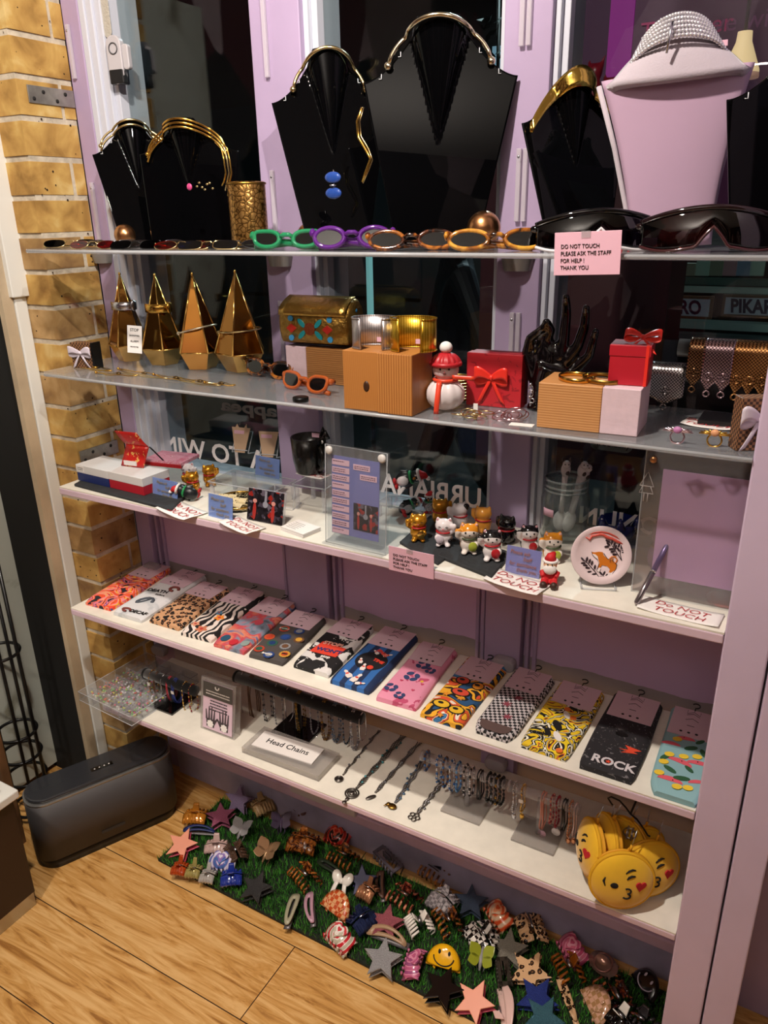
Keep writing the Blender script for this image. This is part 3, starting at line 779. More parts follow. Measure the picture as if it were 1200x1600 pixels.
# printed notices
def notice(label, px, py, y, w, h, rz=0, roll=0, tilt=0):
    c = at_y(px, py, y)
    o = thing('printed_notice', label, 'sign', c, 0, None, rot=(tilt, roll, rz))
    cd_ = B().span((-w/2, 0, -h/2), (w/2, .0012, h/2)).build('card', PINKP, o, bevel=.0004)
    for i, s in enumerate(('DO NOT TOUCH', 'PLEASE ASK THE STAFF', 'FOR HELP !', 'THANK YOU')):
        text('lettering', s, h*.135, INK, cd_, (-w*.40, -.0006, h*.17-i*h*.165), FACE, align='LEFT', sx=w/h*.55)
    tb = B(); tb.span((-.008, -.001, h*.36), (.004, -.0004, h*.52)); tb.build('tape', CLEAR('sticky_tape', (.95, .95, .95), 1.5, .1, 1.5, .15), o)
wv = (at_y(970, 395, 1.04)-at_y(866, 395, 1.04)).length; hv = (at_y(917, 362, 1.04)-at_y(917, 430, 1.04)).length
notice('pink notice hanging from the front edge of the top shelf', 917, 396, 1.040, wv, hv, roll=rad(-2))
# ================================================================ THE SECOND SHELF
def on2(px, py): return at_z(px, py, Z2)
def BOW(w, h, mat, o, T, tails=True, name='bow'):
    bb = B()
    for s in (-1, 1):
        def fn(u, v, s=s):
            g = u*2*pi; L = (1-cos(g))/2
            x = s*L*w/2; z = sin(g)*h*.5*(L**.6)*.8+.12*h*L
            return (x, (v-.5)*h*.42*(.45+.55*L)-.0, z)
        bb.surf(lambda u, v, f=fn: (f(u, v)[0], -f(u, v)[2]*.25-.003-abs(f(u, v)[0])*.05, f(u, v)[2]*.55+f(u, v)[1]*1.2), 18, 4, .0005, T=T)
        if tails:
            bb.surf(lambda u, v, s=s: (s*(u*w*.36+(v-.5)*w*.16), -.002-.002*sin(u*3), -u*h*.95+(v-.5)*w*.10*-1*s*s), 8, 3, .0005, T=T)
    bb.ell((0, -.003, 0), (w*.07, .004, h*.11), T=T)
    return bb.build(name, mat, o)
WRIB = P('white_satin', 'cfc4cf', .35)
CHOC = PAT('chocolate_lattice', 'checker', 260, [(0, '3a2416'), (.5, '8a6040')], .5)
def small_box(label, base, w, h, rz):
    o = thing('jewellery_box', label, 'box', base, rz, 'small brown boxes with white bows')
    B().span((-w/2, -.012, 0), (w/2, .012, h)).build('box', CHOC, o, bevel=.001)
    B().span((w/2-.001, -.013, -.0), (w/2+.004, .013, h+.001)).build('box_side', BLACK, o)
    BOW(w*1.05, h*.62, WRIB, o, Matrix.Translation((0, -.013, h*.62)))
small_box('small brown box with a white bow beside the bricks', on2(137, 574), .056, .054, rad(8))
small_box('brown lattice box with a white ribbon beside the right post', on2(1172, 700), .05, .07, rad(30))
# gold pyramids
PYR = P('bronze_mirror', 'a87436', .09, 1.); PYRE = P('brass_edge', 'e0b566', .15, 1.); PYRB = P('brass_base', 'cda566', .18, 1.)
def pyramid(label, px, py, h, r, rz):
    o = thing('pyramid_ornament', label, 'ornament', on2(px, py), rz, 'gold pyramid ornaments')
    zw = h*.19; n = 5
    b_ = B(); b_.lathe([(r, zw), (.001, h)], n, smooth=False); b_.build('spire', PYR, o)
    b_ = B(); b_.lathe([(r*.62, 0), (r, zw)], n, smooth=False); b_.build('base', PYRB, o)
    eb = B()
    for k in range(n):
        g = 2*pi*k/n; eb.tube([(r*cos(g), r*sin(g), zw), (0, 0, h)], [.0022, .0012], 6)
        g2 = 2*pi*(k+1)/n; eb.tube([(r*cos(g), r*sin(g), zw), (r*cos(g2), r*sin(g2), zw)], .0014, 6)
    eb.ell((0, 0, h), (.003, .003, .004), n=8, m=6)
    eb.build('edge_trim', PYRE, o)
    return o
pa = pyramid('gold pyramid nearest the bricks, with a silver cuff', 205, 562, .186, .044, rad(-75))
pb_ = pyramid('gold pyramid with a white security label, second from the bricks', 258, 568, .186, .046, rad(-118))
pc = pyramid('third gold pyramid from the bricks, with a thin white bangle', 315, 574, .190, .050, rad(-100))
pd = pyramid('rightmost gold pyramid, with a bangle around it', 380, 578, .196, .054, rad(-70))
def around(name, label, po, z, r, build, tilt=0.0, tiltx=0.0):
    o = thing(name, label, 'bracelet', po.location+Vector((0, 0, z)), 0, None, rot=(tiltx, tilt, 0)); build(o, r)
def cuffband(mat):
    def f(o, r):
        B().surf(lambda u, v: (r*cos(-2.2+4.9*u)*1.2, r*sin(-2.2+4.9*u), (v-.5)*.018), 30, 2, .0016).build('band', mat, o)
        B().ell((r*1.2, 0, 0), (.004, .007, .012)).build('clasp', mat, o)
    return f
def bangle(mat):
    def f(o, r):
        B().ring((0, 0, 0), r, .0018, 40, 8).build('bangle', mat, o)
        B().ell((r*cos(-2.2), r*sin(-2.2), 0), (.005, .004, .004)).build('clasp', mat, o)
    return f
around('cuff_bracelet', 'flat silver cuff around the pyramid nearest the bricks', pa, .120, .025, cuffband(SILVER))
around('cuff_bracelet', 'flat gold cuff high on the second pyramid', pb_, .120, .026, cuffband(GOLD))
around('bangle', 'thin pale bangle tilted round the third pyramid', pc, .08, .040, bangle(P('ivory_gold', 'e6dcc0', .25, .8)), rad(-14))
around('bangle', 'pale gold bangle round the rightmost pyramid', pd, .082, .043, bangle(PGOLD), rad(-4))
o = thing('security_label', 'white stop label leaning on the second pyramid', 'label', on2(231, 573)+Vector((.004, -.035, .035)), 0, None, rot=(rad(-8), rad(3), rad(14)))
B().span((-.017, 0, 0), (.017, .001, .056)).build('card', PAPER, o)
for k, (s, q) in enumerate((('STOP', .0085), ('SHOPLIFTERS', .004), ('ALARM', .006), ('PROTECTED', .0035))): text('lettering', s, q, INK, o, (0, -.0006, .047-k*.0115), FACE)
# fine gold bracelets laid along the edge
GB = [(118, 571, 175, 581, 'gold ball-ended chain at the brick end of the shelf', 3), (150, 584, 215, 588, 'silver wire bracelet with a gold bud', 1), (185, 578, 262, 593, 'gold leaf bracelet below the second pyramid', 2),
      (240, 587, 305, 598, 'dark stone bracelet below the third pyramid', 1), (275, 592, 345, 604, 'gold bracelet with a dark oval charm', 2), (320, 600, 368, 603, 'pale gold chain ending beside the tortoiseshell sunglasses', 1)]
for (x0, y0, x1, y1, lab, nst) in GB:
    a = at_z(x0, y0, Z2); c = at_z(x1, y1, Z2)
    o = thing('fine_bracelet', lab, 'bracelet', a, 0, 'fine bracelets along the shelf edge'); d = c-a; nrm = Vector((-d.y, d.x, 0)).normalized()
    for k in range(nst+1):
        pts = [d*(i/10)+nrm*(.007*sin(i*pi/10)*(1 if k % 2 else -1)*(1+.5*k))+Vector((0, 0, .0015+.0012*sin(i*1.3+k))) for i in range(11)]
        B().tube(pts, .0010, 6).build('strand', GOLD if (k+nst) % 2 else PGOLD, o)
    q = d*.55+Vector((0, 0, .004)); B().ell(q, (.007, .005, .003), n=10, m=6).build('charm', P('dark_charm', '5a4628', .3, .6) if nst < 3 else GOLD, o)
    B().ell(d*0+Vector((0, 0, .003)), (.003, .003, .003), n=8, m=6).build('bead', GOLD, o)
glasses('brown tortoiseshell sunglasses behind the orange pair', on2(410, 592)+Vector((0, .01, 0)), rad(-8), .046, .030, 'cat', TORT, PURL, .0040, tilt=rad(-20), temple='fold')
ORF = P('orange_crystal_frame', 'd8682c', .08, trans=.45, coat=.5)
glasses('orange crystal cat-eye sunglasses on the second shelf', on2(472, 612), rad(-12), .044, .028, 'cat', ORF, LENS('blue_grey_mirror_lens', '6a7488', 2.0), .0036, tilt=rad(-20), temple='fold')
o = thing('black_cap', 'small black round cap in front of the orange sunglasses', 'cap', on2(470, 627))
B().lathe([(.013, 0), (.014, .001), (.014, .007), (.0125, .008)], 28).build('cap', BLACK, o)
# wooden blocks
BT = P('pine_end', 'dcb783', .55, vary=.1, vscale=40)
def wood(name, c1, c2, c3, sc=(1, 1, 5), scale=9, dist=3.0, rot=(0, 0, 0)): return PAT(name, 'wave', scale, [(0, c1), (.5, c2), (1, c3)], .5, dist, 3, sc=sc, interp='LINEAR', rot=rot)
WD1 = wood('pine_brown', '85542a', '9c6a38', 'ad7c46', (.5, .5, 2.5), 34, 3.0, (0, pi/2, 0)); WD2 = wood('pine_orange', 'a8692f', 'b27436', 'bd8143', (3, 3, .3), 60, 2.5)
WD3 = wood('pine_straight', 'b07844', 'c48a54', 'cc9862', (.4, .4, 3), 28, .8, (0, pi/2, 0)); PKW = P('pink_painted_wood', 'dcc2cb', .6, vary=.05, vscale=70, bump=.3, bscale=120)
WD4 = wood('pine_ridged', '9c602c', 'b27436', 'bf8446', (3, 3, .25), 24, 1.2)
def block(label, base, w, d, h, rz, m1, group='wooden display blocks'):
    o = thing('wooden_block', label, 'block', base, rz, group)
    B().span((0, 0, 0), (w, d, h)).build('block', m1, o, bevel=.0012)
    return o
p0_ = on2(449, 606); p1_ = on2(538, 622)
# low back row under the clutch
pq = Vector((at_y(449, 590, 1.20).x, 1.20, Z2)); pr = Vector((at_y(480, 590, 1.20).x, 1.20, Z2)); ps = Vector((at_y(532, 600, 1.20).x, 1.20, Z2))
hb = at_y(450, 540, 1.20).z-Z2
block('pink painted block under the left end of the mosaic clutch', pq, (pr-pq).x-.0005, .06, hb, 0, PKW)
block('brown knotted pine block under the mosaic clutch', pr, .115, .06, hb, 0, WD1)
f0 = on2(538, 638); f1_ = on2(590, 645); f2_ = on2(646, 650)
hf = at_y(538, 547, f0.y).z-Z2; rz_ = math.atan2(f2_.y-f0.y, f2_.x-f0.x)
wf = (f1_-f0).length; wg = (f2_-f1_).length
bl1 = block('upright pine block with a dark knot, left of a pair', f0, wf-.0004, .075, hf, rz_, WD2)
kb = B(); kb.lathe([(.0055, 0), (.0055, .0006), (.003, .0012)], 14, T=Matrix.Translation((wf*.66, .0002, hf*.42)) @ Matrix.Rotation(pi/2, 4, 'X'), sy=1.6); kb.build('knot', P('pine_knot', '3c2210', .5), bl1)
bl2 = block('upright ridged pine block, right of the pair beside the snowman', f1_, wg, .075, hf, rz_, WD4)
g0 = on2(838, 667); g1 = on2(936, 677); g2 = on2(995, 683)
hg = at_y(838, 597, g0.y).z-Z2; rg = math.atan2(g2.y-g0.y, g2.x-g0.x)
bl3 = block('straight-grained pine block under the gold bangles', g0, (g1-g0).length-.0004, .085, hg, rg, WD3)
bl4 = block('pale pink block under the red gift cube', g1, (g2-g1).length, .085, hg, rg, PKW)
# mosaic clutch
MOS = P('embossed_brass', 'a8823e', .32, .9, bump=1.0, bscale=140, vary=.3, vscale=90)
o = thing('mosaic_clutch', 'embossed brass clutch bag inlaid with red and turquoise stones', 'bag', Vector((pq.x-.006, 1.195, Z2+hb+.001)), rad(3))
Lc = .150; Hc = .088
prof = [(.0, .008), (-.006, .03), (-.004, .055), (.008, .076), (.026, .088), (.044, .085), (.058, .07), (.062, .04), (.058, .008), (.03, 0)]
def cl(sx0, sx1, off=0.0):
    b_ = B(); n = len(prof); vs = []; cx, cz = .028, .045
    xs = [sx0, sx0+.006, sx1-.006, sx1]; k_ = [.86, 1, 1, .86]
    for x, q in zip(xs, k_): vs += [(x, cx+(p[0]-cx)*(q+off), cz+(p[1]-cz)*(q+off)) for p in prof]
    fs = [(i*n+j, i*n+(j+1) % n, (i+1)*n+(j+1) % n, (i+1)*n+j) for i in range(3) for j in range(n)]
    fs += [tuple(range(n-1, -1, -1)), tuple(3*n+j for j in range(n))]
    return b_.add(vs, fs, True)
cl(0, Lc).build('body', MOS, o)
fl = B(); fl.surf(lambda u, v: (.004+u*(Lc-.008), [-.006, -.002, .006, .022, .04][int(v*4)] if False else lerp(-.0085, .034, v**1.5), lerp(.058, .0905, v**.62)), 10, 8, .0015)
fl.build('flap', P('brass_flap', 'c09a4e', .28, .95, bump=.8, bscale=110), o)
def gem(b_, x, z, pts, y=-.0065): b_.prism([(x+p[0], z+p[1]) for p in pts], .0022, T=Matrix.Translation((0, y+.001+abs(z-.035)*.1, 0)) @ Matrix.Rotation(pi/2, 4, 'X'))
tq = P('turquoise_stone', '3f8fc0', .25); rd = P('red_stone', 'a8281f', .3); tl_ = P('teal_leaf_stone', '1f7f86', .3)
for (x, z) in ((.028, .052), (.028, .016), (.112, .052), (.112, .016)):
    q = B(); gem(q, x-.0, z, circ(.0055, 14)); q.build('round_stone', tq, o)
for x in (.03, .108):
    q = B(); gem(q, x, .034, [(-.011, 0), (0, -.0085), (.011, 0), (0, .0085)]); q.build('diamond_stone', rd, o)
for (x, z, a) in ((.052, .044, 1), (.052, .023, -1), (.088, .044, -1), (.088, .023, 1)):
    q = B(); gem(q, x, z, [(cos(-a*.8)*u_-sin(-a*.8)*v_, sin(-a*.8)*u_+cos(-a*.8)*v_) for u_, v_ in [(.0105*cos(g), .0045*sin(g)) for g in [2*pi*i/14 for i in range(14)]]]); q.build('leaf_stone', tl_, o)
q = B(); gem(q, .07, .034, circ(.0115, 18)); q.build('centre_rosette', P('rosette', '7d3a1c', .4, .5, bump=.8, bscale=300), o)
q = B(); q.ring((Lc*.5, -.002, .064), .006, .0012, 12, ax='y'); q.build('clasp', DGOLD, o)
for z in (.03, .05, .066):
    q = B(); q.ell((Lc-.002, .03, z), (.003, .006, .005), n=10, m=6); q.build('end_stone', tq, o)
# open cuffs standing on the pair of blocks
def open_cuff(label, base, r, h, mat, rz):
    o = thing('wide_cuff', label, 'cuff bracelet', base, rz, 'wide open cuffs on the pine blocks')
    a0, a1 = -pi/2+.5, 3*pi/2-.5
    B().surf(lambda u, v: (r*1.12*cos(lerp(a0, a1, u)), r*.8*sin(lerp(a0, a1, u)), v*h), 40, 2, .0008).build('band', mat, o)
    e = []
    f = lambda a, z: (r*1.12*cos(a), r*.8*sin(a), z)
    loop = [f(lerp(a0, a1, i/30), .0012) for i in range(31)]+[f(lerp(a1, a0, i/30), h) for i in range(31)]
    B().tube(loop, .0013, 6, True).build('rim_wire', mat, o)
    B().box((r*.42, -r*.66, h*.35), (.009, .001, .007)).build('price_sticker', PINKP, o)
bt = Matrix.Translation(f0) @ Matrix.Rotation(rz_, 4, 'Z')
open_cuff('wide brushed silver cuff on the left pine block', bt @ Vector((wf*.62, .036, hf+.0005)), .033, .048, PAT('brushed_silver', 'wave', 90, [(0, 'a09a9c'), (1, 'd0c8c8')], .35, 2, sc=(1, 1, .05), metal=.9, interp='LINEAR'), rz_+.25)
open_cuff('wide golden yellow cuff on the right pine block', bt @ Vector((wf+wg*.72, .036, hf+.0005)), .033, .050, PAT('brushed_gold', 'wave', 90, [(0, 'b98c1c'), (1, 'e2bc4a')], .3, 2, sc=(1, 1, .05), metal=.9, interp='LINEAR'), rz_+.2)
# snowman
SN = P('pearl_satin', 'ddd2d2', .35, sheen=.3)
o = thing('snowman_doll', 'cloth snowman doll with a red hat and orange ribbon scarf', 'doll', on2(684, 646)+Vector((0, .028, 0)), rad(20))
def fn(u, v):
    g = 2*pi*u; th = -pi/2+pi*v; r = .031*(1+.05*cos(g*11)*abs(sin(th))**.5); return (r*cos(th)*cos(g), r*cos(th)*sin(g)*.9, .026+.026*sin(th))
B().surf(fn, 66, 14).build('body', SN, o)
B().ell((0, 0, .066), (.021, .02, .019)).build('head', P('pale_pink_cloth', 'e2cdd2', .6), o)
B().surf(lambda u, v: ((.024+.0012*cos(2*pi*u*14))*cos(2*pi*u)*cos(pi/2*v*.97), (.024+.0012*cos(2*pi*u*14))*sin(2*pi*u)*cos(pi/2*v*.97), .074+.019*sin(pi/2*v)), 70, 8).build('hat', P('red_satin', 'b3242c', .4), o)
B().ring((0, 0, .075), .0225, .004, 24, 8).build('hat_brim', P('red_satin', 'b3242c', .4), o)
B().ell((0, 0, .1), (.0105, .0105, .0095)).build('pompom', P('white_wool', 'e8e2de', .95), o)
OR = P('orange_ribbon', 'e0442a', .35)
q = B(); q.ring((0, 0, .05), .0185, .0028, 24, 8)
q.surf(lambda u, v: (-.012+v*.008-u*.004, -.022-.010*sin(u*2.2), .05-u*.05), 10, 2, .0008); q.surf(lambda u, v: (.012+u*.034, -.018-.004*u, .053+v*.007-u*.001), 8, 2, .0008); q.build('ribbon_scarf', OR, o)
for s in (-1, 1): B().ell((s*.007, -.0195, .069), (.0017, .001, .002), n=8, m=5).build('eye', INK, o)
B().ell((0, -.0205, .062), (.003, .001, .0012), n=8, m=5).build('mouth', P('dark_red_mouth', '5a2020', .6), o)
for k in range(3): B().ell((-.006+.006*k, -.021, .0645), (.0012, .0012, .0012), n=6, m=4).build('nose_bead', P('pink_bead', 'c86a70', .4), o) if k == 1 else None
# stack of gold bangles behind the snowman
for k in range(7):
    o = thing('bangle', 'thin gold bangle in the stack behind the snowman', 'bracelet', Vector((at_y(712, 600, 1.20).x, 1.20, Z2+.002+k*.0052)), 0, 'gold bangles stacked behind the snowman')
    B().ring((0, 0, 0), .031, .0022, 36, 6).build('bangle', GOLD if k % 2 else DGOLD, o)
# red box with bow
ra = on2(729, 632); rb2 = on2(812, 640); wR = (rb2-ra).length; hR = at_y(729, 550, ra.y).z-Z2
o = thing('gift_box', 'red patterned gift box with a red ribbon bow, standing upright', 'box', ra, math.atan2(rb2.y-ra.y, rb2.x-ra.x), None)
RPAT = PAT('red_floral_card', 'noise', 60, [(0, 'b3202a'), (.60, 'b3202a'), (.62, '8c1520')], .45, 2.0, 2)
B().span((0, .012, .001), (wR, .040, hR-.001)).build('box_base', P('deep_red_card', '9c1a22', .45), o, bevel=.001)
B().span((-.001, 0, 0), (wR+.001, .022, hR)).build('lid', RPAT, o, bevel=.001)
BOW(wR*.62, hR*.5, P('scarlet_satin', 'e03428', .3), o, Matrix.Translation((wR*.47, -.001, hR*.56)))
# tangled earrings and card on the shelf edge
def tangle(label, px, py, mat, n, rr, group):
    o = thing('hoop_earrings', label, 'earrings', on2(px, py), 0, group); rg_ = random.Random(px)
    for k in range(n):
        T = Matrix.Translation((rg_.uniform(-.018, .018), rg_.uniform(-.012, .012), .003+rg_.uniform(0, .006))) @ Matrix.Rotation(rg_.uniform(-.35, .35), 4, 'X')
        B().ring((0, 0, 0), rr*rg_.uniform(.5, 1.1), .0009, 22, 5, T=T).build('hoop', mat, o)
    B().ell((.01, -.01, .003), (.004, .004, .003), n=8, m=6).build('bead', mat, o)
tangle('pale gold hoops with a white tag below the red bow box', 737, 652, PGOLD, 6, .018, 'hoops on the second shelf')
tangle('pinkish silver hoops beside the pine block', 790, 655, P('pink_silver', 'd8bcc4', .2, 1.), 7, .016, 'hoops on the second shelf')
o = thing('price_card', 'small white card under the pinkish hoops', 'card', on2(815, 664), rad(6)); B().span((-.018, -.008, 0), (.018, .008, .0006)).build('card', PAPER, o)
o = thing('price_tag', 'tiny white tag standing at the foot of the red bow box', 'tag', on2(743, 642), rad(10)); B().box((0, 0, .006), (.007, .001, .012)).build('tag', PAPER, o)
# glossy black hand
hc = Vector((at_y(868, 612, 1.185).x, 1.19, Z2))
o = thing('jewellery_hand', 'glossy black hand-shaped jewellery stand with spread fingers', 'jewellery stand', hc, rad(10))
hbm = B(); PX = .00118
def hp(px, py, dy=0): return Vector(((px-868)*PX*1.0, dy, (612-py)*PX*1.05))
hbm.tube([hp(852, 612), hp(850, 596), hp(856, 575, -.004), (hp(862, 555, -.005))], [.024, .019, .024, .027], 14)
hbm.ell(hp(852, 548), (.026, .017, .034)); hbm.ell(hp(868, 560), (.026, .016, .026)); hbm.ell(hp(838, 560, .0), (.014, .014, .03)); hbm.lathe([(.028, 0), (.026, .006), (.02, .012)], 20, c=hp(852, 612))
for pts, rr in (([(838, 565), (826, 540), (830, 522), (846, 508)], .0085), ([(848, 545), (850, 525), (855, 510), (851, 500)], .0095), ([(870, 545), (874, 520), (875, 490), (874, 470)], .0085),
                ([(878, 550), (892, 530), (899, 505), (900, 482)], .0085), ([(872, 575), (894, 556), (908, 540), (914, 510)], .0082)):
    hbm.tube([hp(*q, -.004 if i < 2 else -.010*(i-1)*.6) for i, q in enumerate(pts)], [rr*1.2, rr*1.05, rr*.95, rr*.7], 12)
    hbm.ell(hp(*pts[-1], -.0075*2), (rr*.72,)*3, n=10, m=8)
hbm.build('hand', P('black_ceramic', '0a0709', .04, coat=.8), o, remesh=.0028)
o = thing('chain_bracelet', 'silver chain bracelet round the wrist of the black hand', 'bracelet', hc+Vector((-.032, -.028, .012))); 
for k in range(7): 
    q = B(); q.ring((.002*sin(k*2), 0, .005*k), .0035, .001, 12, 6, ax='y' if k % 2 else 'x'); q.build('link', SILVER, o)
# bangles and red cube on the low blocks
gt_ = Matrix.Translation(g0) @ Matrix.Rotation(rg, 4, 'Z'); wgg = (g1-g0).length
def flat_cuff(label, v, r, mat):
    o = thing('flat_cuff', label, 'bracelet', gt_ @ Vector((v[0], v[1], hg+.0006)), v[2], 'gold cuffs on the pine block')
    B().surf(lambda u, q: (r*1.25*cos(-1.2+5.4*u), r*sin(-1.2+5.4*u), q*.0065), 36, 2, .0015).build('band', mat, o)
    for a in (-1.2, 4.2): B().ell((r*1.25*cos(a), r*sin(a), .0035), (.0035, .0035, .0035), n=10, m=6).build('end_stud', DGOLD, o)
flat_cuff('gold cuff at the left end of the pine block', (.045, .035, 2.2), .024, GOLD)
flat_cuff('studded gold cuff overlapping another on the pine block', (.082, .04, 2.4), .026, DGOLD)
ca = gt_ @ Vector((wgg+.002, .02, hg+.0005))
hcu = .056
o = thing('gift_cube', 'red cube gift box with a ribbon on the pink block', 'box', ca, rg+rad(3))
B().span((0, 0, 0), (.054, .05, hcu*.78)).build('box_base', P('crimson_card', 'b01828', .45), o, bevel=.001)
B().span((-.001, -.001, hcu*.72), (.055, .051, hcu)).build('lid', P('crimson_card', 'b01828', .45), o, bevel=.001)
q = B(); q.span((.048, -.0016, 0), (.0522, .0516, hcu+.0006)); q.build('ribbon', P('scarlet_satin', 'e03428', .3), o)
BOW(.05, .03, P('scarlet_satin', 'e03428', .3), o, Matrix.Translation((.04, .025, hcu+.006)) @ Matrix.Rotation(-.9, 4, 'X'))
# mesh bracelets on a black bar
yb_ = 1.215
bl = at_y(1062, 530, yb_); br_ = at_y(1215, 530, yb_)
o = thing('bracelet_bar', 'black bar stand carrying the metal mesh bracelets', 'jewellery stand', Vector((bl.x, yb_, Z2)))
hbz = bl.z-Z2-.012
B().tube([(0, 0, hbz), (br_.x-bl.x, 0, hbz)], .013, 18).build('bar', VELVET, o)
px_ = at_y(1160, 600, yb_).x-bl.x
B().span((px_-.007, -.004, .008), (px_+.007, .004, hbz-.01)).build('upright', BLACK, o); B().span((px_-.05, -.03, 0), (px_+.05, .03, .008)).build('foot', BLACK, o)
def MESHM(n, a, b_, c_): return PAT(n, 'checker', 420, [(0, a), (.5, b_)], .25, rot=(0, 0, 0), metal=.85, bump=1.0)
def mesh_bracelet(label, x0, x1, y1px, mat, npt, y=yb_, bar=True, topz=None):
    xa = at_y(x0, 570, y).x; xb = at_y(x1, 570, y).x; w = xb-xa
    o = thing('mesh_bracelet', label, 'bracelet', Vector((xa, y, Z2)), 0, 'metal mesh bracelets on the bar'); zt = (topz or hbz)
    zb = at_y((x0+x1)/2, y1px, y-.02).z-Z2; dp = .016
    def fn(u, v):
        zig = abs(((u*npt) % 1)-.5)*2; zlow = zb+.014*zig
        if v < .3: a = -.6+v/.3*(pi/2+.6); return (u*w, .0155*cos(a), zt+.0155*sin(a))
        a = min(1, (v-.3)/.2); 
        if v < .5: return (u*w, .0155*cos(pi/2+a*pi/2), zt+.0155*sin(pi/2+a*pi/2))
        k = (v-.5)/.5; return (u*w, -.0155-.001*sin(k*3), lerp(zt, zlow, k))
    B().surf(fn, npt*8, 24, .0012).build('mesh_band', mat, o)
    for k in range(npt):
        q = B(); q.ring((w*(k+.5)/npt, -.018, zb-.003), .0042, .0014, 14, 6, ax='y'); q.build('end_ring', mat, o)
        q = B(); q.ring((w*(k+.5)/npt, -.0185, zb+.022), .0055, .0012, 14, 6, ax='y'); q.build('stud_ring', mat, o)
mesh_bracelet('narrow bronze mesh bracelet on the left end of the bar', 1076, 1100, 606, MESHM('bronze_mesh', 'a8805a', '3c2a1e', 0), 1)
mesh_bracelet('pinkish silver mesh bracelet second on the bar', 1100, 1146, 614, MESHM('pink_silver_mesh', 'd6b8bc', '5c4a50', 0), 2)
mesh_bracelet('wide gold mesh bracelet on the bar beside the post', 1146, 1206, 620, MESHM('gold_mesh', 'd8a064', '6a4424', 0), 3)
o2 = thing('bracelet_bar', 'low clear bar stand under the grey mesh bracelet', 'jewellery stand', Vector((at_y(1015, 580, 1.235).x, 1.235, Z2)))
hl = at_y(1045, 568, 1.235).z-Z2-.014
B().tube([(0, 0, hl), (.085, 0, hl)], .012, 14).build('bar', ACRYL, o2); B().span((.04, -.003, 0), (.046, .003, hl-.01)).build('upright', ACRYL, o2)
mesh_bracelet('grey silver mesh bracelet hanging low behind the pink block', 1018, 1076, 634, MESHM('grey_mesh', 'b8b0b0', '4a4444', 0), 1, 1.235, topz=hl)
# handwritten notes
def note(label, c, w, h, rz, lines, z=0.0, curl=.006, tilt=0.0, size=.2, sx=1.1):
    o = thing('handwritten_note', label, 'note', c+Vector((0, 0, z)), 0, 'handwritten do not touch notes', rot=(tilt, 0, rz))
    cz = lambda x, y: .0008+curl*max(0, abs(x)/(w/2)-.3)**2*(1 if y < 0 else .7)
    pp_ = B(); pp_.surf(lambda u, v: ((u-.5)*w, (v-.5)*h, cz((u-.5)*w, (v-.5)*h)), 12, 6, .0003); pp_ = pp_.build('paper', PAPER, o)
    for i, s in enumerate(lines): text('handwriting', s, h*size*1.9, REDINK, pp_, (0.0, h*.18-i*h*.40, .0018+curl*.12), (0, 0, rad(-4+3*i)), sx=sx*1.1, shear=.2, bold=-.0003)
    return o
note('white note with red handwriting below the mesh bracelets', on2(1110, 664), .075, .045, rad(-6), ('Do NOT', 'TOUCH'))
# flower rings
def flower_ring(label, px, py, m1, m2):
    o = thing('flower_ring', label, 'ring', on2(px, py), 0, 'flower rings below the handwritten note')
    B().ring((0, 0, .008), .009, .0014, 20, 6, ax='y').build('hoop', m2, o)
    q = B(); 
    for k in range(9): q.tube([(0, -.002, .017), (.02*cos(k*pi/8), -.004, .017+.006*sin(k*pi/8))], [.002, .0008], 6)
    q.build('petals', m2, o); B().ell((0, -.004, .019), (.006, .004, .005), n=10, m=6).build('stone', m1, o)
flower_ring('flower ring with a mauve stone and silver petals', 1057, 692, P('mauve_stone', 'b87aa8', .1), P('pink_silver', 'd8bcc4', .2, 1.))
flower_ring('flower ring with a peach stone and gold petals', 1115, 697, P('peach_stone', 'd89a70', .1), GOLD)
# ================================================================ THE THIRD SHELF
def on3(px, py): return at_z(px, py, Z3)
def stand(bl, br, top, z):
    a = at_z(bl[0], bl[1], z); c = at_z(br[0], br[1], z)
    h = at_y(top[0], top[1], a.y).z-z
    return a, math.atan2(c.y-a.y, c.x-a.x), (c-a).length, h
def tlines(o, x0, x1, z, n, gap, th, mat, name='printed_line', y=-.0006, seed=1, face=True):
    r_ = random.Random(seed); q = B()
    for i in range(n):
        x = x0
        while x < x1-.0004:
            L = min(x1-x, r_.uniform(.0015, .005)); q.box(((x+x+L)/2, y, z-i*gap), (L, .0003, th)); x += L+.0011
    return q
SLATE = P('black_slate', '2b2d30', .75, bump=.8, bscale=70, vary=.2, vscale=60)
def slate(label, pts, h=.006):
    vs = [on3(*p) for p in pts]; c = sum(vs, Vector())/len(vs)
    o = thing('slate_tile', label, 'tile', c, 0, 'black slate tiles on the white shelf')
    B().prism([((v-c).x, (v-c).y) for v in vs], h).build('slab', SLATE, o, bevel=.0012, seg=1)
    return h
SH = slate('black slate tile under the blue and red boxes', [(116, 760), (268, 800), (305, 765), (170, 730)])
slate('black slate tile under the front row of lucky cats', [(684, 872), (768, 906), (800, 868), (712, 840)], .0065)
slate('black slate tile behind, under the first gold cat', [(624, 850), (684, 884), (750, 838), (672, 808)], .005)
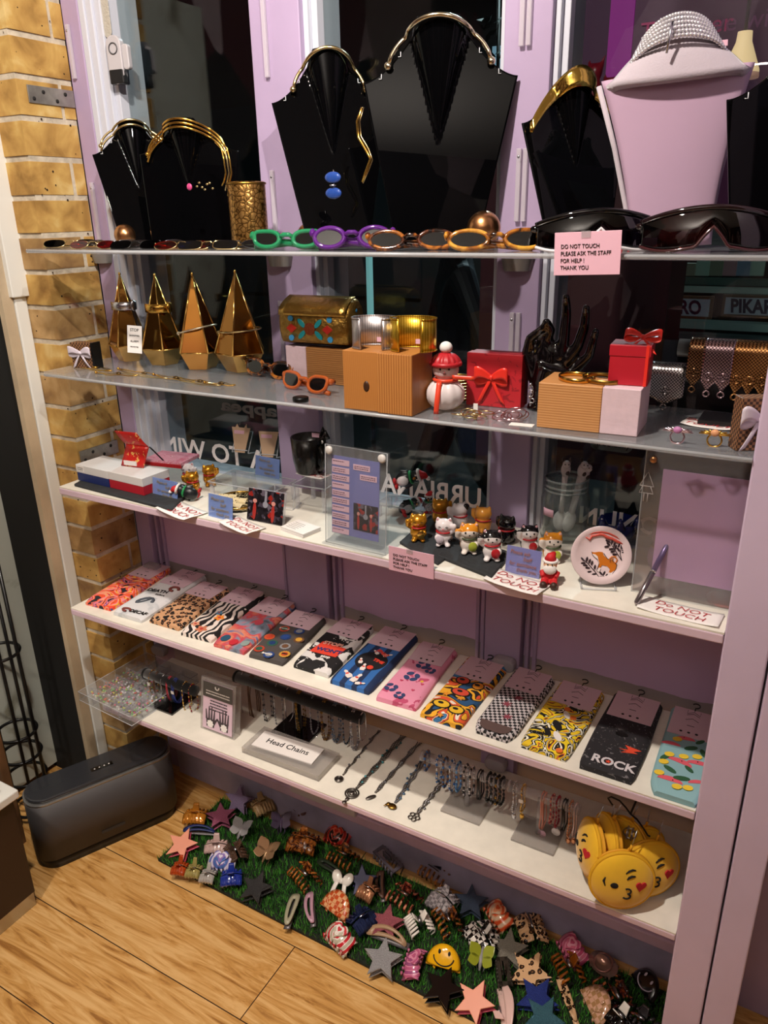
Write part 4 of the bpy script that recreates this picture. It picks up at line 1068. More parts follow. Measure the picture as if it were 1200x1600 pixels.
# boxes on the slate
def two_tone_box(label, bl, br, top, d, m1, side=None):
    a, rz, w, h = stand(bl, br, top, Z3)
    o = thing('gift_box', label, 'box', a+Vector((0, 0, SH)), rz, 'two-tone boxes on the slate tile')
    B().span((0, 0, 0), (w-.0006, d, h*.52)).build('box_base', m1, o, bevel=.0008)
    B().span((-.0005, -.0005, h*.52), (w-.0002, d+.0005, h)).build('lid', P('white_card', 'dcd9d8', .5), o, bevel=.0008)
    return o, w, h
o, w, h = two_tone_box('white lidded box with a navy blue base', (123, 754), (172, 766), (123, 730), .075, P('navy_card', '1f2d66', .5))
B().span((.003, -.001, h*.62), (.026, -.0004, h*.95)).build('sticker', PAPER, o)
tlines(o, .005, .024, h*.84, 2, .004, .0012, INK, y=-.0012).build('printed_line', INK, o)
o, w, h = two_tone_box('white lidded box with a red base', (173, 766), (226, 779), (173, 741), .075, P('red_base_card', 'b01d2c', .5))
# open red wallet card on the boxes
REDF = PAT('red_gold_foil', 'noise', 110, [(.0, 'c4201c'), (.58, 'c4201c'), (.62, 'e4b060')], .35, 1.0, 2)
wl = on3(166, 765)+Vector((.01, .045, SH+h+.001))
o = thing('open_wallet_box', 'open red and gold patterned wallet box propped on the boxes', 'box', wl, rad(8))
B().surf(lambda u, v: (u*.06-.0+v*.012, -.004+v*.012, v*.046), 4, 6, .002).build('front_flap', REDF, o)
B().surf(lambda u, v: (u*.058+.012-v*.018, .008-v*.010, .046+v*.022+.010*v*v), 4, 6, .002).build('top_flap', REDF, o)
B().surf(lambda u, v: (.06+.012*(1-v)+v*.028, .008+u*.002+v*.03, (1-v)*.046), 3, 5, .003).build('inside_panel', BLACK, o)
B().box((.026, -.0035, .008), (.034, .002, .010)).build('label_strip', PAPER, o)
# pink packet
a = on3(215, 752)+Vector((.0, .015, .04)); 
o = thing('pink_packet', 'flat pink patterned packet lying on the boxes beside the red wallet', 'packet', on3(222, 756)+Vector((0, .01, SH+h*1.0+.002)), rad(10))
B().span((0, 0, 0), (.10, .075, .008)).build('packet', PAT('pink_swirl_card', 'noise', 40, [(.3, 'd87a92'), (.5, 'e4a3b2'), (.62, 'cf5f78'), (.7, 'eac4c8')], .4, 1.5, interp='LINEAR'), o, bevel=.001)
B().span((0, -.001, -.004), (.10, .002, .004)).build('red_edge', P('red_card', 'b81f27', .45), o)
# ---- cats
def two(name, front, back, thr=-.10, k=1.2, zm=.72, h=.052, rough=.12, xside=0.0):
    if name in MATS: return MATS[name]
    m = bpy.data.materials.new(name); m.use_nodes = True; t = NT(m); b = t.n['Principled BSDF']; setin(b, Roughness=rough); b.inputs['Coat Weight'].default_value = .5
    tc = t.new('ShaderNodeTexCoord'); sp = t.new('ShaderNodeSeparateXYZ'); t.link(tc.outputs['Object'], sp.inputs[0])
    s1 = t.new('ShaderNodeMath', operation='SUBTRACT'); s1.inputs[1].default_value = zm*h; t.link(sp.outputs[2], s1.inputs[0])
    s2 = t.new('ShaderNodeMath', operation='MAXIMUM'); s2.inputs[1].default_value = 0; t.link(s1.outputs[0], s2.inputs[0])
    s3 = t.new('ShaderNodeMath', operation='MULTIPLY_ADD'); s3.inputs[1].default_value = k; t.link(s2.outputs[0], s3.inputs[0]); t.link(sp.outputs[1], s3.inputs[2])
    s4 = t.new('ShaderNodeMath', operation='GREATER_THAN'); s4.inputs[1].default_value = thr*h; t.link(s3.outputs[0], s4.inputs[0])
    mx = t.new('ShaderNodeMixRGB'); mx.inputs[1].default_value = c4(hexc(front)); mx.inputs[2].default_value = c4(hexc(back)); t.link(s4.outputs[0], mx.inputs[0]); t.link(mx.outputs[0], b.inputs['Base Color'])
    MATS[name] = m; return m
GOLDC = P('gold_ceramic', 'cc8a1e', .22, .65, coat=.4); WHC = P('white_ceramic', 'e8dfe0', .1, coat=.6); BLKC = P('black_glazed', '0c0a0c', .08, coat=.6)
SHIBA = two('orange_white_glaze', 'eee2d8', 'd98a22'); HUSKY = two('black_white_glaze', 'ece4e2', '151214')
def cat(label, base, rz, h, mat, paw=1, collar='b02028', group='ceramic lucky cats and dogs', coin=None, ear=None, eyes='INK', back=False, spots=(), closed=False):
    o = thing('lucky_cat' if 'cat' in label else 'dog_figurine', label, 'figurine', base, rz, group)
    b = B(); H = h
    b.ell((0, .01*H, .31*H), (.29*H, .25*H, .32*H)); b.ell((0, -.02*H, .69*H), (.30*H, .25*H, .24*H))
    for s in (-1, 1):
        b.tube([(s*.19*H, -.02*H, .84*H), (s*.21*H, -.02*H, 1.0*H)], [.10*H, .015*H], 10)
        b.ell((s*.15*H, -.20*H, .07*H), (.10*H, .12*H, .07*H))
    b.tube([(paw*.24*H, -.08*H, .48*H), (paw*.35*H, -.12*H, .58*H), (paw*.34*H, -.15*H, .72*H)], [.08*H, .085*H, .10*H], 10); b.ell((paw*.34*H, -.16*H, .74*H), (.10*H, .09*H, .09*H))
    b.ell((-paw*.20*H, -.22*H, .33*H), (.09*H, .09*H, .11*H)); b.ell((0, .26*H, .16*H), (.07*H, .10*H, .07*H))
    b.build('body', mat, o, remesh=H*.032)
    cm = P('collar_'+collar, collar, .35)
    B().ring((0, -.005*H, .50*H), .245*H, .028*H, 24, 6).build('collar', cm, o)
    em = INK if mat not in (BLKC,) else WHC
    for s in (-1, 1):
        if closed: B().tube([(s*.12*H-.05*H, -.245*H, .70*H), (s*.12*H, -.262*H, .73*H), (s*.12*H+.05*H, -.245*H, .70*H)], .010*H, 5).build('closed_eye', INK, o)
        else: B().ell((s*.12*H, -.248*H, .72*H), (.028*H, .02*H, .034*H), n=10, m=7).build('eye', em, o)
        if ear: B().ell((s*.205*H, -.085*H, .91*H), (.045*H, .02*H, .05*H), n=8, m=6).build('inner_ear', P('ear_'+ear, ear, .3), o)
    B().ell((0, -.275*H, .645*H), (.028*H, .02*H, .02*H), n=8, m=6).build('nose', P('nose_pink', 'c05a5a', .3) if mat in (WHC, GOLDC) else INK, o)
    if coin:
        B().lathe([(.12*H, -.012*H), (.13*H, 0), (.12*H, .012*H)], 18, T=Matrix.Translation((-paw*.10*H, -.30*H, .30*H)) @ Matrix.Rotation(pi/2, 4, 'X'), sy=1.2).build('coin', coin, o)
    for (x, y, z, r, mm) in spots: B().ell((x*H, y*H, z*H), (r*H, r*.6*H, r*H), n=12, m=8).build('patch', mm, o)
    return o
FAC = rad(26)
CO = GOLD; CR = P('red_coin', 'b4262c', .25)
S5, S6 = .005, .0065
cat('gold lucky cat with a red collar, leftmost on the slate', on3(649, 851)+Vector((0, .012, S5)), FAC, .054, GOLDC, -1, coin=GOLD, closed=True)
cat('gold cat seen from behind, left of the black-eared white figurine', on3(683, 826)+Vector((0, .012, S5)), FAC+pi, .054, GOLDC, -1)
cat('white dog figurine from behind with one black ear', on3(714, 833)+Vector((0, .012, S5)), FAC+pi+.5, .054, WHC, 1, spots=((-.17, .12, .80, .13, BLKC),))
cat('white lucky cat with closed eyes beside the leftmost gold cat', on3(689, 860)+Vector((0, .012, S6)), FAC-.15, .054, WHC, 1, coin=P('pearl_coin', 'd8ccd4', .2), closed=True, ear='d8a0a8', spots=((.22, -.16, .20, .08, BLKC),))
cat('orange and white shiba dog figurine holding a green coin, front row', on3(728, 872)+Vector((0, .012, S6)), FAC, .058, SHIBA, -1, coin=P('green_gold_coin', 'a8b040', .2), collar='3f4a30', ear='e8b0a0')
cat('black and white husky dog figurine with a red coin, front row', on3(763, 883)+Vector((0, .012, S6)), FAC, .058, HUSKY, -1, coin=CR, ear='d8a0a8')
cat('orange shiba dog figurine seen from behind', on3(750, 840)+Vector((0, .012, S5)), FAC+pi-.2, .054, P('orange_glaze', 'd08a34', .12, coat=.5), 1)
cat('glossy black cat figurine with its back to the room', on3(786, 853)+Vector((0, .014, .0)), FAC+pi-.5, .056, BLKC, 1)
cat('black and white husky dog figurine behind a blue sign', on3(822, 866)+Vector((0, .012, 0)), FAC, .054, HUSKY, -1, coin=CR, ear='d8a0a8')
cat('orange and white shiba dog figurine beside the santa', on3(858, 880)+Vector((0, .012, 0)), FAC, .056, SHIBA, -1, coin=P('green_gold_coin', 'a8b040', .2), collar='3f4a30', ear='e8b0a0')
cat('gold lucky cat left of the clear riser, in front', on3(297, 772)+Vector((0, .012, SH*0+.001)), FAC, .050, GOLDC, -1, closed=True)
cat('gold lucky cat behind another gold cat, under the clear riser', on3(318, 763)+Vector((0, .022, .001)), FAC+.4, .050, GOLDC, 1, closed=True)
cat('white cat figurine behind the pink packet', on3(282, 763)+Vector((0, .03, .001)), FAC, .052, WHC, 1, closed=True, ear='d8a0a8')
# penguins in santa hats
PEN = P('penguin_black', '1a1c1e', .35); RFELT = P('red_felt', 'c01e24', .6); GRSC = P('green_scarf', '1e8a4a', .5)
def penguin(label, base, rz, lying, k=1.0):
    o = thing('penguin_figurine', label, 'figurine', base, rz, 'penguins in red hats')
    o.scale = (k, k, k)
    X = Matrix.Translation((0, 0, .014)) @ Matrix.Rotation(rad(72) if lying else 0, 4, 'Y') @ Matrix.Translation((0, 0, -.004 if lying else -.013))
    b = B(); b.ell((0, 0, .016), (.014, .013, .018), T=X); b.ell((0, -.001, .037), (.011, .011, .011), T=X)
    b.tube([(.012, 0, .026), (.018, -.002, .012)], [.004, .002], 8, T=X); b.tube([(-.012, 0, .026), (-.018, -.002, .012)], [.004, .002], 8, T=X)
    b.build('body', PEN, o, remesh=.0016)
    B().ell((0, -.008, .014), (.0095, .006, .012), T=X).build('belly', WHC, o)
    B().ring((0, 0, .028), .0105, .0026, 18, 6, T=X).build('scarf', GRSC, o)
    ht = B().tube([(0, 0, .042), (.004, .002, .052), (.010, .003, .056)], [.0105, .006, .002], 12, T=X).build('hat', RFELT, o)
    B().ring((0, 0, .043), .0098, .0028, 18, 6, T=X).build('hat_trim', PAPER, ht); B().ell((.011, .003, .056), (.004,)*3, T=X).build('pompom', PAPER, ht)
    B().tube([(0, -.010, .036), (0, -.016, .034)], [.003, .0008], 8, T=X).build('beak', P('orange_beak', 'd8862a', .4), o)
    for s in (-1, 1):
        B().ell((s*.005, -.014, .001), (.006, .008, .003), T=X).build('foot', RFELT, o)
        B().ell((s*.004, -.0105, .039), (.0016, .001, .002), T=X, n=8, m=5).build('eye', PAPER, o)
penguin('penguin in a red hat lying beside the first gold cat', on3(306, 783), rad(200), True, 1.0)
penguin('penguin in a red hat lying on the clear riser behind the purple sheet', on3(612, 790)+Vector((0, .03, .028)), rad(20), True, 1.15)
penguin('small penguin in a red hat behind the edge of the purple sheet', on3(620, 812)+Vector((0, .02, 0)), rad(60), True, .95)
penguin('small upright penguin in a red hat beside the clear riser', on3(652, 812)+Vector((0, .05, 0)), rad(20), False, .75)
# santa
o = thing('santa_figurine', 'little santa figurine sitting in front of the shiba dog', 'figurine', on3(858, 912), rad(14))
b = B(); b.ell((0, .004, .014), (.014, .011, .015)); b.ell((0, .002, .034), (.011, .010, .011))
for s in (-1, 1): b.tube([(s*.006, 0, .008), (s*.008, -.018, .007)], [.007, .006], 10); b.tube([(s*.012, 0, .022), (s*.010, -.010, .016)], [.005, .004], 8)
b.build('body', RFELT, o, remesh=.0016)
B().ell((0, -.004, .035), (.0095, .0075, .009)).build('face', P('santa_skin', 'e2b48c', .5), o); B().ell((0, -.008, .029), (.0105, .006, .009)).build('beard', PAPER, o)
B().tube([(0, .002, .040), (.001, .004, .048), (.006, .008, .052)], [.011, .007, .002], 12).build('hat', RFELT, o); B().ring((0, .001, .0405), .0102, .0025, 18, 6).build('hat_trim', PAPER, o)
for s in (-1, 1): 
    B().ell((s*.008, -.020, .006), (.006, .006, .0065)).build('boot', P('brown_boot', '3c2218', .5), o); B().ell((s*.0035, -.0115, .038), (.0011,)*3, n=8, m=5).build('eye', INK, o)
# ---- blue "please ask" signs
BLUEP = P('sky_blue_card', '6f8fd6', .5); GLD = P('gold_pen', '8a7a58', .5)
def blue_sign(label, bl, br, top, lift=0.0, col=BLUEP, ink=GLD):
    a, rz, w, h = stand(bl, br, top, Z3)
    if lift:
        a = at_z(bl[0], bl[1], Z3+lift); c = at_z(br[0], br[1], Z3+lift); rz = math.atan2(c.y-a.y, c.x-a.x); w = (c-a).length; h = at_y(top[0], top[1], a.y).z-Z3-lift
    o = thing('staff_sign', label, 'sign', a, 0, 'small blue ask-staff signs', rot=(rad(-8), 0, rz))
    cd_ = B().span((0, 0, 0), (w, .0012, h)).build('card', col, o)
    B().span((-.001, -.0016, -.0004), (w+.001, -.0008, h+.001)).build('clear_cover', ACRYL, o)
    for i, (s, x) in enumerate((('Please ask', .40), ('Staff', .62), ('for assistance', .50), ('thank you', .62))):
        text('handwriting', s, h*.2, ink, cd_, (w*x, -.0019, h*(.82-.21*i)), FACE, shear=.2, sx=.92)
blue_sign('small blue ask-staff sign before the red-based box', (239, 775), (277, 784), (244, 748))
blue_sign('small blue ask-staff sign before the patterned dish', (326, 806), (363, 815), (328, 773))
blue_sign('small blue ask-staff sign standing on the clear riser', (399, 741), (436, 749), (404, 713), .042)
blue_sign('violet ask-staff sign in front of the husky dog', (789, 893), (842, 905), (795, 854), 0, P('violet_card', '7f80c8', .5), P('orange_pen', 'a0684a', .5))
# ---- handwritten notes
note('handwritten note overhanging the edge below the penguin', on3(284, 799), .105, .058, rad(-14), ('Do NOT', 'TOUCH'), .0005)
note('handwritten note curling in front of the photo block', on3(378, 822), .095, .046, rad(-16), ('Do NOT', 'TOUCH'), .0005)
note('handwritten note in front of the violet sign', on3(808, 911), .098, .05, rad(-10), ('Do NOT', 'TOUCH'), .0005)
note('handwritten note under the clear stand by the right post', on3(1062, 957), .115, .045, rad(-4), ('Do NOT', 'TOUCH'), .0005)
# ---- clear risers
def riser(label, c, rz, w, d, h, group='clear acrylic risers'):
    o = thing('acrylic_riser', label, 'riser', c, rz, group)
    B().box((w/2, d/2, h-.0015), (w, d, .003)).build('top_plate', ACRYL, o)
    B().tube([(0, 0, h), (w, 0, h), (w, d, h), (0, d, h)], .0012, 4, True).build('polished_rim', EDGEA, o)
    for x in (.006, w-.006):
        for y in (.006, d-.006): B().span((x-.0035, y-.0035, 0), (x+.0035, y+.0035, h-.003)).build('leg', ACRYLM, o)
    return o
ra_ = on3(322, 793); rr_ = on3(437, 822)
riser('long clear riser carrying two beige fan cards', on3(325, 783)+Vector((0, .005, 0)), rad(2), .165, .085, .042)
riser('clear four-legged riser under the black cat mug', on3(450, 800)+Vector((0, .02, 0)), rad(4), .075, .075, .052)
riser('low clear riser with penguins behind the purple sheet', on3(575, 815)+Vector((0, .03, 0)), rad(4), .10, .06, .026)
# easels with fan cards
def easel(o, w, h, d=.03):
    q = B()
    for s in (-1, 1): q.tube([(s*w/2, 0, 0), (s*w/2, d*.55, h)], .0013, 6); 
    q.tube([(-w/2, d*.55, h), (w/2, d*.55, h)], .0013, 6); q.tube([(-w/2, 0, 0), (-w/2, d*1.3, .002)], .0013, 6); q.tube([(w/2, 0, 0), (w/2, d*1.3, .002)], .0013, 6); q.tube([(-w/2, -.004, .006), (w/2, -.004, .006)], .0013, 6)
    return q.build('easel', EDGEA, o)
def fan_card(label, c, rz, ears):
    o = thing('fan_card', label, 'card', c, 0, 'beige cards on clear easels', rot=(rad(-16), 0, rz))
    out = [(-.013, 0), (.013, 0), (.024, .058)]+([(.015, .058), (.013, .067), (.008, .058), (-.006, .058), (-.011, .066), (-.015, .058)] if ears else [])+[(-.024, .058)]
    B().prism(out, .002, T=Matrix.Rotation(pi/2, 4, 'X')).build('card', P('beige_card', 'c9a789', .6), o, bevel=.0005)
    B().box((-.004, -.0025, .047), (.026, .0006, .008)).build('label_strip', PINKP, o)
    easel(o, .042, .05)
fan_card('beige fan card with pointed ears on a clear easel', on3(352, 740)+Vector((.02, .035, .044)), rad(10), True)
fan_card('plain beige fan card on a clear easel behind the blue sign', on3(395, 748)+Vector((.02, .035, .044)), rad(16), False)
# patterned dish
o = thing('patterned_dish', 'round gold-rimmed dish with a black and cream pattern', 'dish', on3(366, 792)+Vector((0, .014, 0)))
B().lathe([(.03, 0), (.046, .002), (.052, .010), (.05, .0105), (.044, .005), (.0, .004)], 36).build('dish', PAT('black_cream_glaze', 'noise', 50, [(0, '14100c'), (.5, 'd9c79a'), (.55, 'd9c79a'), (.56, '14100c')], .2, 2.5, 2, coat=.4), o)
B().ring((0, 0, .0103), .0512, .0022, 40, 8).build('rim', GOLD, o)
for k, (x, y, a) in enumerate(((-.026, .0, .3), (.008, -.006, .1), (.02, -.028, -.2))):
    o = thing('hair_comb', ('leopard hair comb at the left of the patterned dish', 'leopard hair comb in the middle of the patterned dish', 'leopard hair comb at the front rim of the patterned dish')[k], 'hair comb', on3(366, 792)+Vector((x, .014+y, .012)), a, 'leopard combs in the dish')
    B().surf(lambda u, v: ((u-.5)*.04, (v-.5)*.020, .007*sin(pi*v)), 10, 6, .0015).build('comb_back', PAT('cream_leopard', 'voronoi', 160, [(0, '1c140c'), (.25, 'd8c69c')], .3, .15), o)
    for i in range(5): B().tube([(-.016+i*.008, .010, .001), (-.016+i*.008, .017, -.001)], [.0012, .0006], 5).build('tooth', P('comb_tooth', 'd8c69c', .3), o)
# mug
MUG = P('matt_black_glaze', '15120f', .25, coat=.3)
a = on3(470, 778)+Vector((.012, .022, .0535))
o = thing('cat_mug', 'black mug with two cat ears on its rim', 'mug', a, rad(10))
R_ = .037
B().lathe([(R_*.72, 0), (R_*.80, .003), (R_*.93, .03), (R_, .076), (R_-.0025, .077), (R_*.9, .03), (R_*.75, .006), (0, .005)], 40).build('body', MUG, o)
B().tube([(R_*.85*cos(-.55)+0, R_*.85*sin(-.55), .062), (R_*1.25*cos(-.55), R_*1.25*sin(-.55), .060), (R_*1.42*cos(-.55), R_*1.42*sin(-.55), .040), (R_*1.22*cos(-.55), R_*1.22*sin(-.55), .018), (R_*.85*cos(-.55), R_*.85*sin(-.55), .014)], .0055, 10).build('handle', MUG, o)
for g in (1.0, .25): B().tube([(R_*cos(g), R_*sin(g), .072), (R_*cos(g), R_*sin(g), .090)], [.009, .001], 10).build('ear', MUG, o)
B().box((.004, R_*.9, .070), (.022, .001, .009)).build('price_sticker', PINKP, o); B().lathe([(.004, 0), (.004, .0006)], 12, T=Matrix.Translation((R_*.98*cos(-.3), R_*.98*sin(-.3), .07)) @ Matrix.Rotation(pi/2, 4, 'X')).build('round_sticker', PAPER, o)
note('handwritten note lying under the black cat mug', on3(482, 786)+Vector((-.002, .03, .0525)), .07, .04, rad(-6), ('Do NOT', 'TOUCH'), 0, .003)
# photo block on a clear easel
PHOTO = PAT('dark_photo', 'voronoi', 130, [(0, '0d0b10'), (.35, '1a181e'), (.6, '3a3440'), (.82, '5c5460'), (.93, '8a2018')], .25, .3, out='Color')
a, rz, w, h = stand((386, 812), (441, 823), (396, 766), Z3)
def photo(o, x0, x1, z0, z1, y):
    w_, h_ = x1-x0, z1-z0
    B().span((x0, y, z0), (x1, y+.0006, z1)).build('photo_print', PHOTO, o)
    for (u, s) in ((.2, .5), (.72, .45)):
        q = B(); q.ell((x0+w_*u, y-.0001, z0+h_*.3), (w_*.05, .0004, h_*.28)); q.build('red_figure', P('photo_red', '9c2a24', .4), o); q = B(); q.ell((x0+w_*u, y-.0001, z0+h_*.62), (w_*.06, .0004, h_*.07)); q.build('pale_face', P('photo_pink', 'c88a80', .4), o)
    B().prism(circ(h_*.10, 14), .0004, T=Matrix.Translation((x0+w_*.5, y, z0+h_*.55)) @ Matrix.Rotation(pi/2, 4, 'X')).build('grey_lamp', P('photo_grey', '8a8a94', .4), o)
    B().span((x0+w_*.47, y-.0003, z0+h_*.62), (x0+w_*.53, y, z0+h_*.98)).build('grey_hanger', P('photo_grey', '8a8a94', .4), o)
o = thing('photo_block', 'clear block with a dark photo of red figures, leaning', 'photo frame', a, 0, None, rot=(rad(-14), 0, rz))
B().span((0, 0, 0), (w, .008, h)).build('block', ACRYLM, o, bevel=.0006); photo(o, .0, w, .002, h-.001, -.0012)
o = thing('acrylic_easel', 'empty clear easel behind the photo block', 'easel', on3(430, 800)+Vector((.004, .02, 0)), rad(10)); easel(o, .045, .045)
# stack of printed cards
a = on3(438, 829); cw, cdp = .062, .045
for k in range(5):
    o = thing('postcard', ('bottom printed postcard of the small stack', 'second printed postcard from the bottom of the stack', 'middle printed postcard of the small stack', 'second printed postcard from the top of the stack', 'top printed postcard of the small stack')[k], 'postcard', a+Vector((.0006*(k % 2), .0005*k, .0002+k*.0016)), rad(-12), 'stack of postcards before the clear riser')
    B().span((0, 0, 0), (cw, cdp, .0013)).build('card', P('grey_white_card', 'd2cecc', .6) if k % 2 else PAPER, o)
    if k == 4:
        q = B(); r_ = random.Random(5)
        for i in range(5): q.span((.006, .008+i*.006, .0013), (.006+r_.uniform(.02, .03), .009+i*.006, .0016))
        q.build('printed_line', P('grey_ink', '8a8888', .7), o)
# acrylic sign holder with violet price sheet
a, rz, w, h = stand((509, 846), (602, 868), (508, 697), Z3)
o = thing('sign_holder', 'clear upright sign holder with a violet price sheet and photo', 'sign', a, 0, None, rot=(rad(-4), 0, rz))
B().span((0, 0, 0), (w, .003, h)).build('front_plate', ACRYL, o); B().span((0, .006, 0), (w, .009, h)).build('back_plate', ACRYL, o); B().span((0, -.012, -.0), (w, .03, .003)).build('foot', ACRYL, o)
B().tube([(0, 0, 0), (w, 0, 0), (w, 0, h), (0, 0, h)], .0011, 4, True).build('polished_edge', EDGEA, o)
VIO = P('violet_sheet', '7277b8', .55)
sh_ = B().span((w*.09, .0035, h*.11), (w*.87, .0042, h*.90)).build('sheet', VIO, o)
for x in (.075, .93): B().lathe([(.0075, 0), (.0075, .004), (.005, .006)], 18, T=Matrix.Translation((w*x, 0, h*.95)) @ Matrix.Rotation(pi/2, 4, 'X')).build('screw_cap', P('pearl_cap', 'd8d4d0', .2), o)
PKS = P('pink_strip', 'd8b4c4', .6)
for i in range(10):
    z = h*(.865-.077*i); B().span((w*.10, .0028, z-h*.056), (w*.385, .0034, z)).build('text_box', PKS, sh_)
    tlines(o, w*.115, w*(.30+.07*((i*7) % 3)/3), z-h*.018, 2 if i % 3 else 1, h*.02, h*.009, INK, y=.0027, seed=i).build('printed_line', P('small_print', '6a4a5c', .7), sh_)
for (x0, x1, z) in ((.45, .72, .845), (.56, .83, .755)):
    B().span((w*x0, .0028, h*(z-.055)), (w*x1, .0034, h*z)).build('text_box', PKS, sh_); tlines(o, w*(x0+.02), w*(x1-.02), h*(z-.02), 2, h*.018, h*.009, INK, y=.0027, seed=int(z*99)).build('printed_line', P('small_print', '6a4a5c', .7), sh_)
photo(sh_, w*.46, w*.86, h*.19, h*.46, .0026)
# pink notice on the shelf edge
c = at_y(642, 878, YF-.004)
wv = (at_y(677, 890, YF-.004)-at_y(607, 868, YF-.004)).length; hv = (at_y(642, 860, YF-.004)-at_y(642, 898, YF-.004)).length
notice('pink notice taped to the edge below the first gold cat', 642, 879, YF-.004, wv*1.0, hv, roll=rad(0))
# ---- jar with dog spoons
jc = on3(872, 845)+Vector((0, .028, 0))
o = thing('glass_jar', 'clear glass jar holding white dog spoons', 'jar', jc)
R_ = .043
B().lathe([(R_*.9, 0), (R_, .006), (R_, .075), (R_*.92, .085), (R_*.86, .09), (R_*.86, .112), (R_*.84, .112), (R_*.84, .09), (R_*.9, .083), (R_*.975, .073), (R_*.975, .008), (.0, .006)], 44).build('jar', JARG, o)
q = B(); 
for z in (.092, .1, .1115): q.ring((0, 0, z), R_*.875, .0022, 40, 6)
q.build('screw_thread', CLEAR('thick_glass', (.8, .87, .86), 2.5, .02, 1.55, .12), o)
B().surf(lambda u, v: (R_*1.01*cos(-2.3+u*.55), R_*1.01*sin(-2.3+u*.55), .048+v*.014), 8, 2, .0005).build('price_sticker', PINKP, o)
SPN = P('spoon_porcelain', 'dccfd0', .2, coat=.4)
def spoon(label, dx, dy, lean, tw, h):
    o = thing('dog_spoon', label, 'spoon', jc+Vector((dx, dy, .009)), 0, 'white porcelain dog spoons in the jar', rot=(rad(4), lean, tw))
    b = B(); b.ell((0, 0, .020), (.013, .0055, .020)); b.tube([(0, 0, .036), (0, .001, .07), (0, 0, .108)], [.005, .0042, .0055], 10); b.build('bowl_and_handle', SPN, o)
    b = B(); b.ell((0, -.001, h), (.0085, .008, .014)); b.ell((0, -.006, h+.012), (.007, .008, .007)); b.build('dog_head', SPN, o)
    for s in (-1, 1): B().ell((s*.006, -.002, h+.019), (.003, .003, .0045)).build('ear', P('dark_brown_ear', '3a2420', .4), o); B().ell((s*.003, -.0125, h+.014), (.0012,)*3, n=8, m=5).build('eye', INK, o)
    B().ell((.003, -.007, h-.004), (.004, .003, .0045)).build('brown_patch', P('dark_brown_ear', '3a2420', .4), o)
spoon('dog spoon at the left of the jar, with a heart-shaped patch', -.008, .0, rad(2), rad(20), .120)
spoon('dog spoon in the middle of the jar, leaning right', .004, .004, rad(9), rad(30), .120)
spoon('dog spoon at the right of the jar, head tilted down', .006, -.002, rad(12), rad(45), .115)
# ---- shiba plate on an easel
c = on3(934, 918)
PLT = P('pink_white_porcelain', 'dcc6c8', .2, coat=.4)
rp_ = (at_y(984, 875, c.y)-at_y(884, 875, c.y)).length/2*.93
o = thing('painted_plate', 'small round plate painted with an orange shiba dog', 'plate', c+Vector((0, .006, .004)), 0, None, rot=(rad(-14), 0, rad(20)))
TP = Matrix.Translation((0, 0, rp_)) @ Matrix.Rotation(pi/2, 4, 'X')
B().lathe([(rp_*.5, -.006), (rp_*.6, -.004), (rp_*.95, .004), (rp_, .0065), (rp_*.98, .0075), (rp_*.8, .002), (rp_*.6, 0), (0, 0)], 48, T=TP).build('plate', PLT, o)
def pp(px, py): return ((px-530)/490*rp_, -(py-550)/480*rp_)   # photo crop units to plate units
def paint(name, pts, mat, z=.0006): B().prism([pp(*p) for p in pts], .0004, T=TP, z0=z+0).build(name, mat, o)
SO = P('shiba_orange', 'c8701c', .4); LINE = P('plate_line', '2a1a22', .5)
paint('dog_shape', [(380, 510), (430, 515), (500, 500), (560, 505), (580, 560), (640, 610), (740, 640), (790, 690), (790, 760), (730, 850), (700, 905), (660, 890), (690, 780), (640, 730), (560, 720), (535, 760), (520, 835), (480, 815), (510, 700), (480, 620), (430, 590), (395, 550)], SO)
paint('white_muzzle', [(390, 540), (440, 545), (480, 575), (500, 650), (515, 690), (500, 700), (478, 620), (430, 592)], P('plate_white', 'eadcda', .4), .0011)
paint('white_paw', [(510, 760), (545, 765), (520, 835), (480, 815)], P('plate_white', 'eadcda', .4), .0011); paint('white_paw', [(680, 830), (725, 845), (700, 905), (655, 880)], P('plate_white', 'eadcda', .4), .0011)
q = B(); q.tube([Vector((*pp(735+62*cos(a)*k, 625+62*sin(a)*k), .001)) for a, k in ((2.4, 1), (3.4, 1), (4.2, 1), (5.2, 1), (6.2, 1), (7.2, .95), (8, .7), (9, .5), (10, .4), (11, .3))], .0011, 5, T=TP); q.build('curled_tail', SO, o)
q = B(); q.tube([Vector((*pp(x, y), .0012)) for x, y in ((380, 505), (395, 550), (430, 592), (478, 622), (510, 700), (480, 815))], .0005, 5, T=TP); q.tube([Vector((*pp(x, y), .0012)) for x, y in ((575, 520), (640, 610), (735, 645), (795, 700), (785, 770), (700, 905))], .0005, 5, T=TP); q.build('outline', LINE, o)
def sprig(pts, leaves, nm='leaf_sprig'):
    q = B(); q.tube([Vector((*pp(x, y), .0011)) for x, y in pts], .0006, 5, T=TP)
    for (x, y, a) in leaves:
        cx, cy = pp(x, y); q.prism([(cx+.0038*cos(g)*cos(a)-.0016*sin(g)*sin(a), cy+.0038*cos(g)*sin(a)+.0016*sin(g)*cos(a)) for g in [2*pi*i/10 for i in range(10)]], .0004, T=TP, z0=.001)
    q.build(nm, LINE, o)
sprig([(870, 630), (780, 500), (700, 390), (640, 290)], [(615, 410, .2), (640, 365, -.6), (625, 320, -.5), (690, 445, .1), (715, 485, .3), (700, 320, 1.2), (735, 370, 1.3), (760, 410, 1.3), (750, 530, .1)])
sprig([(870, 630), (835, 520), (850, 370)], [(810, 380, 1.2), (890, 425, .2), (895, 455, .1), (900, 490, .1), (805, 450, -.9), (850, 400, 1.4)])
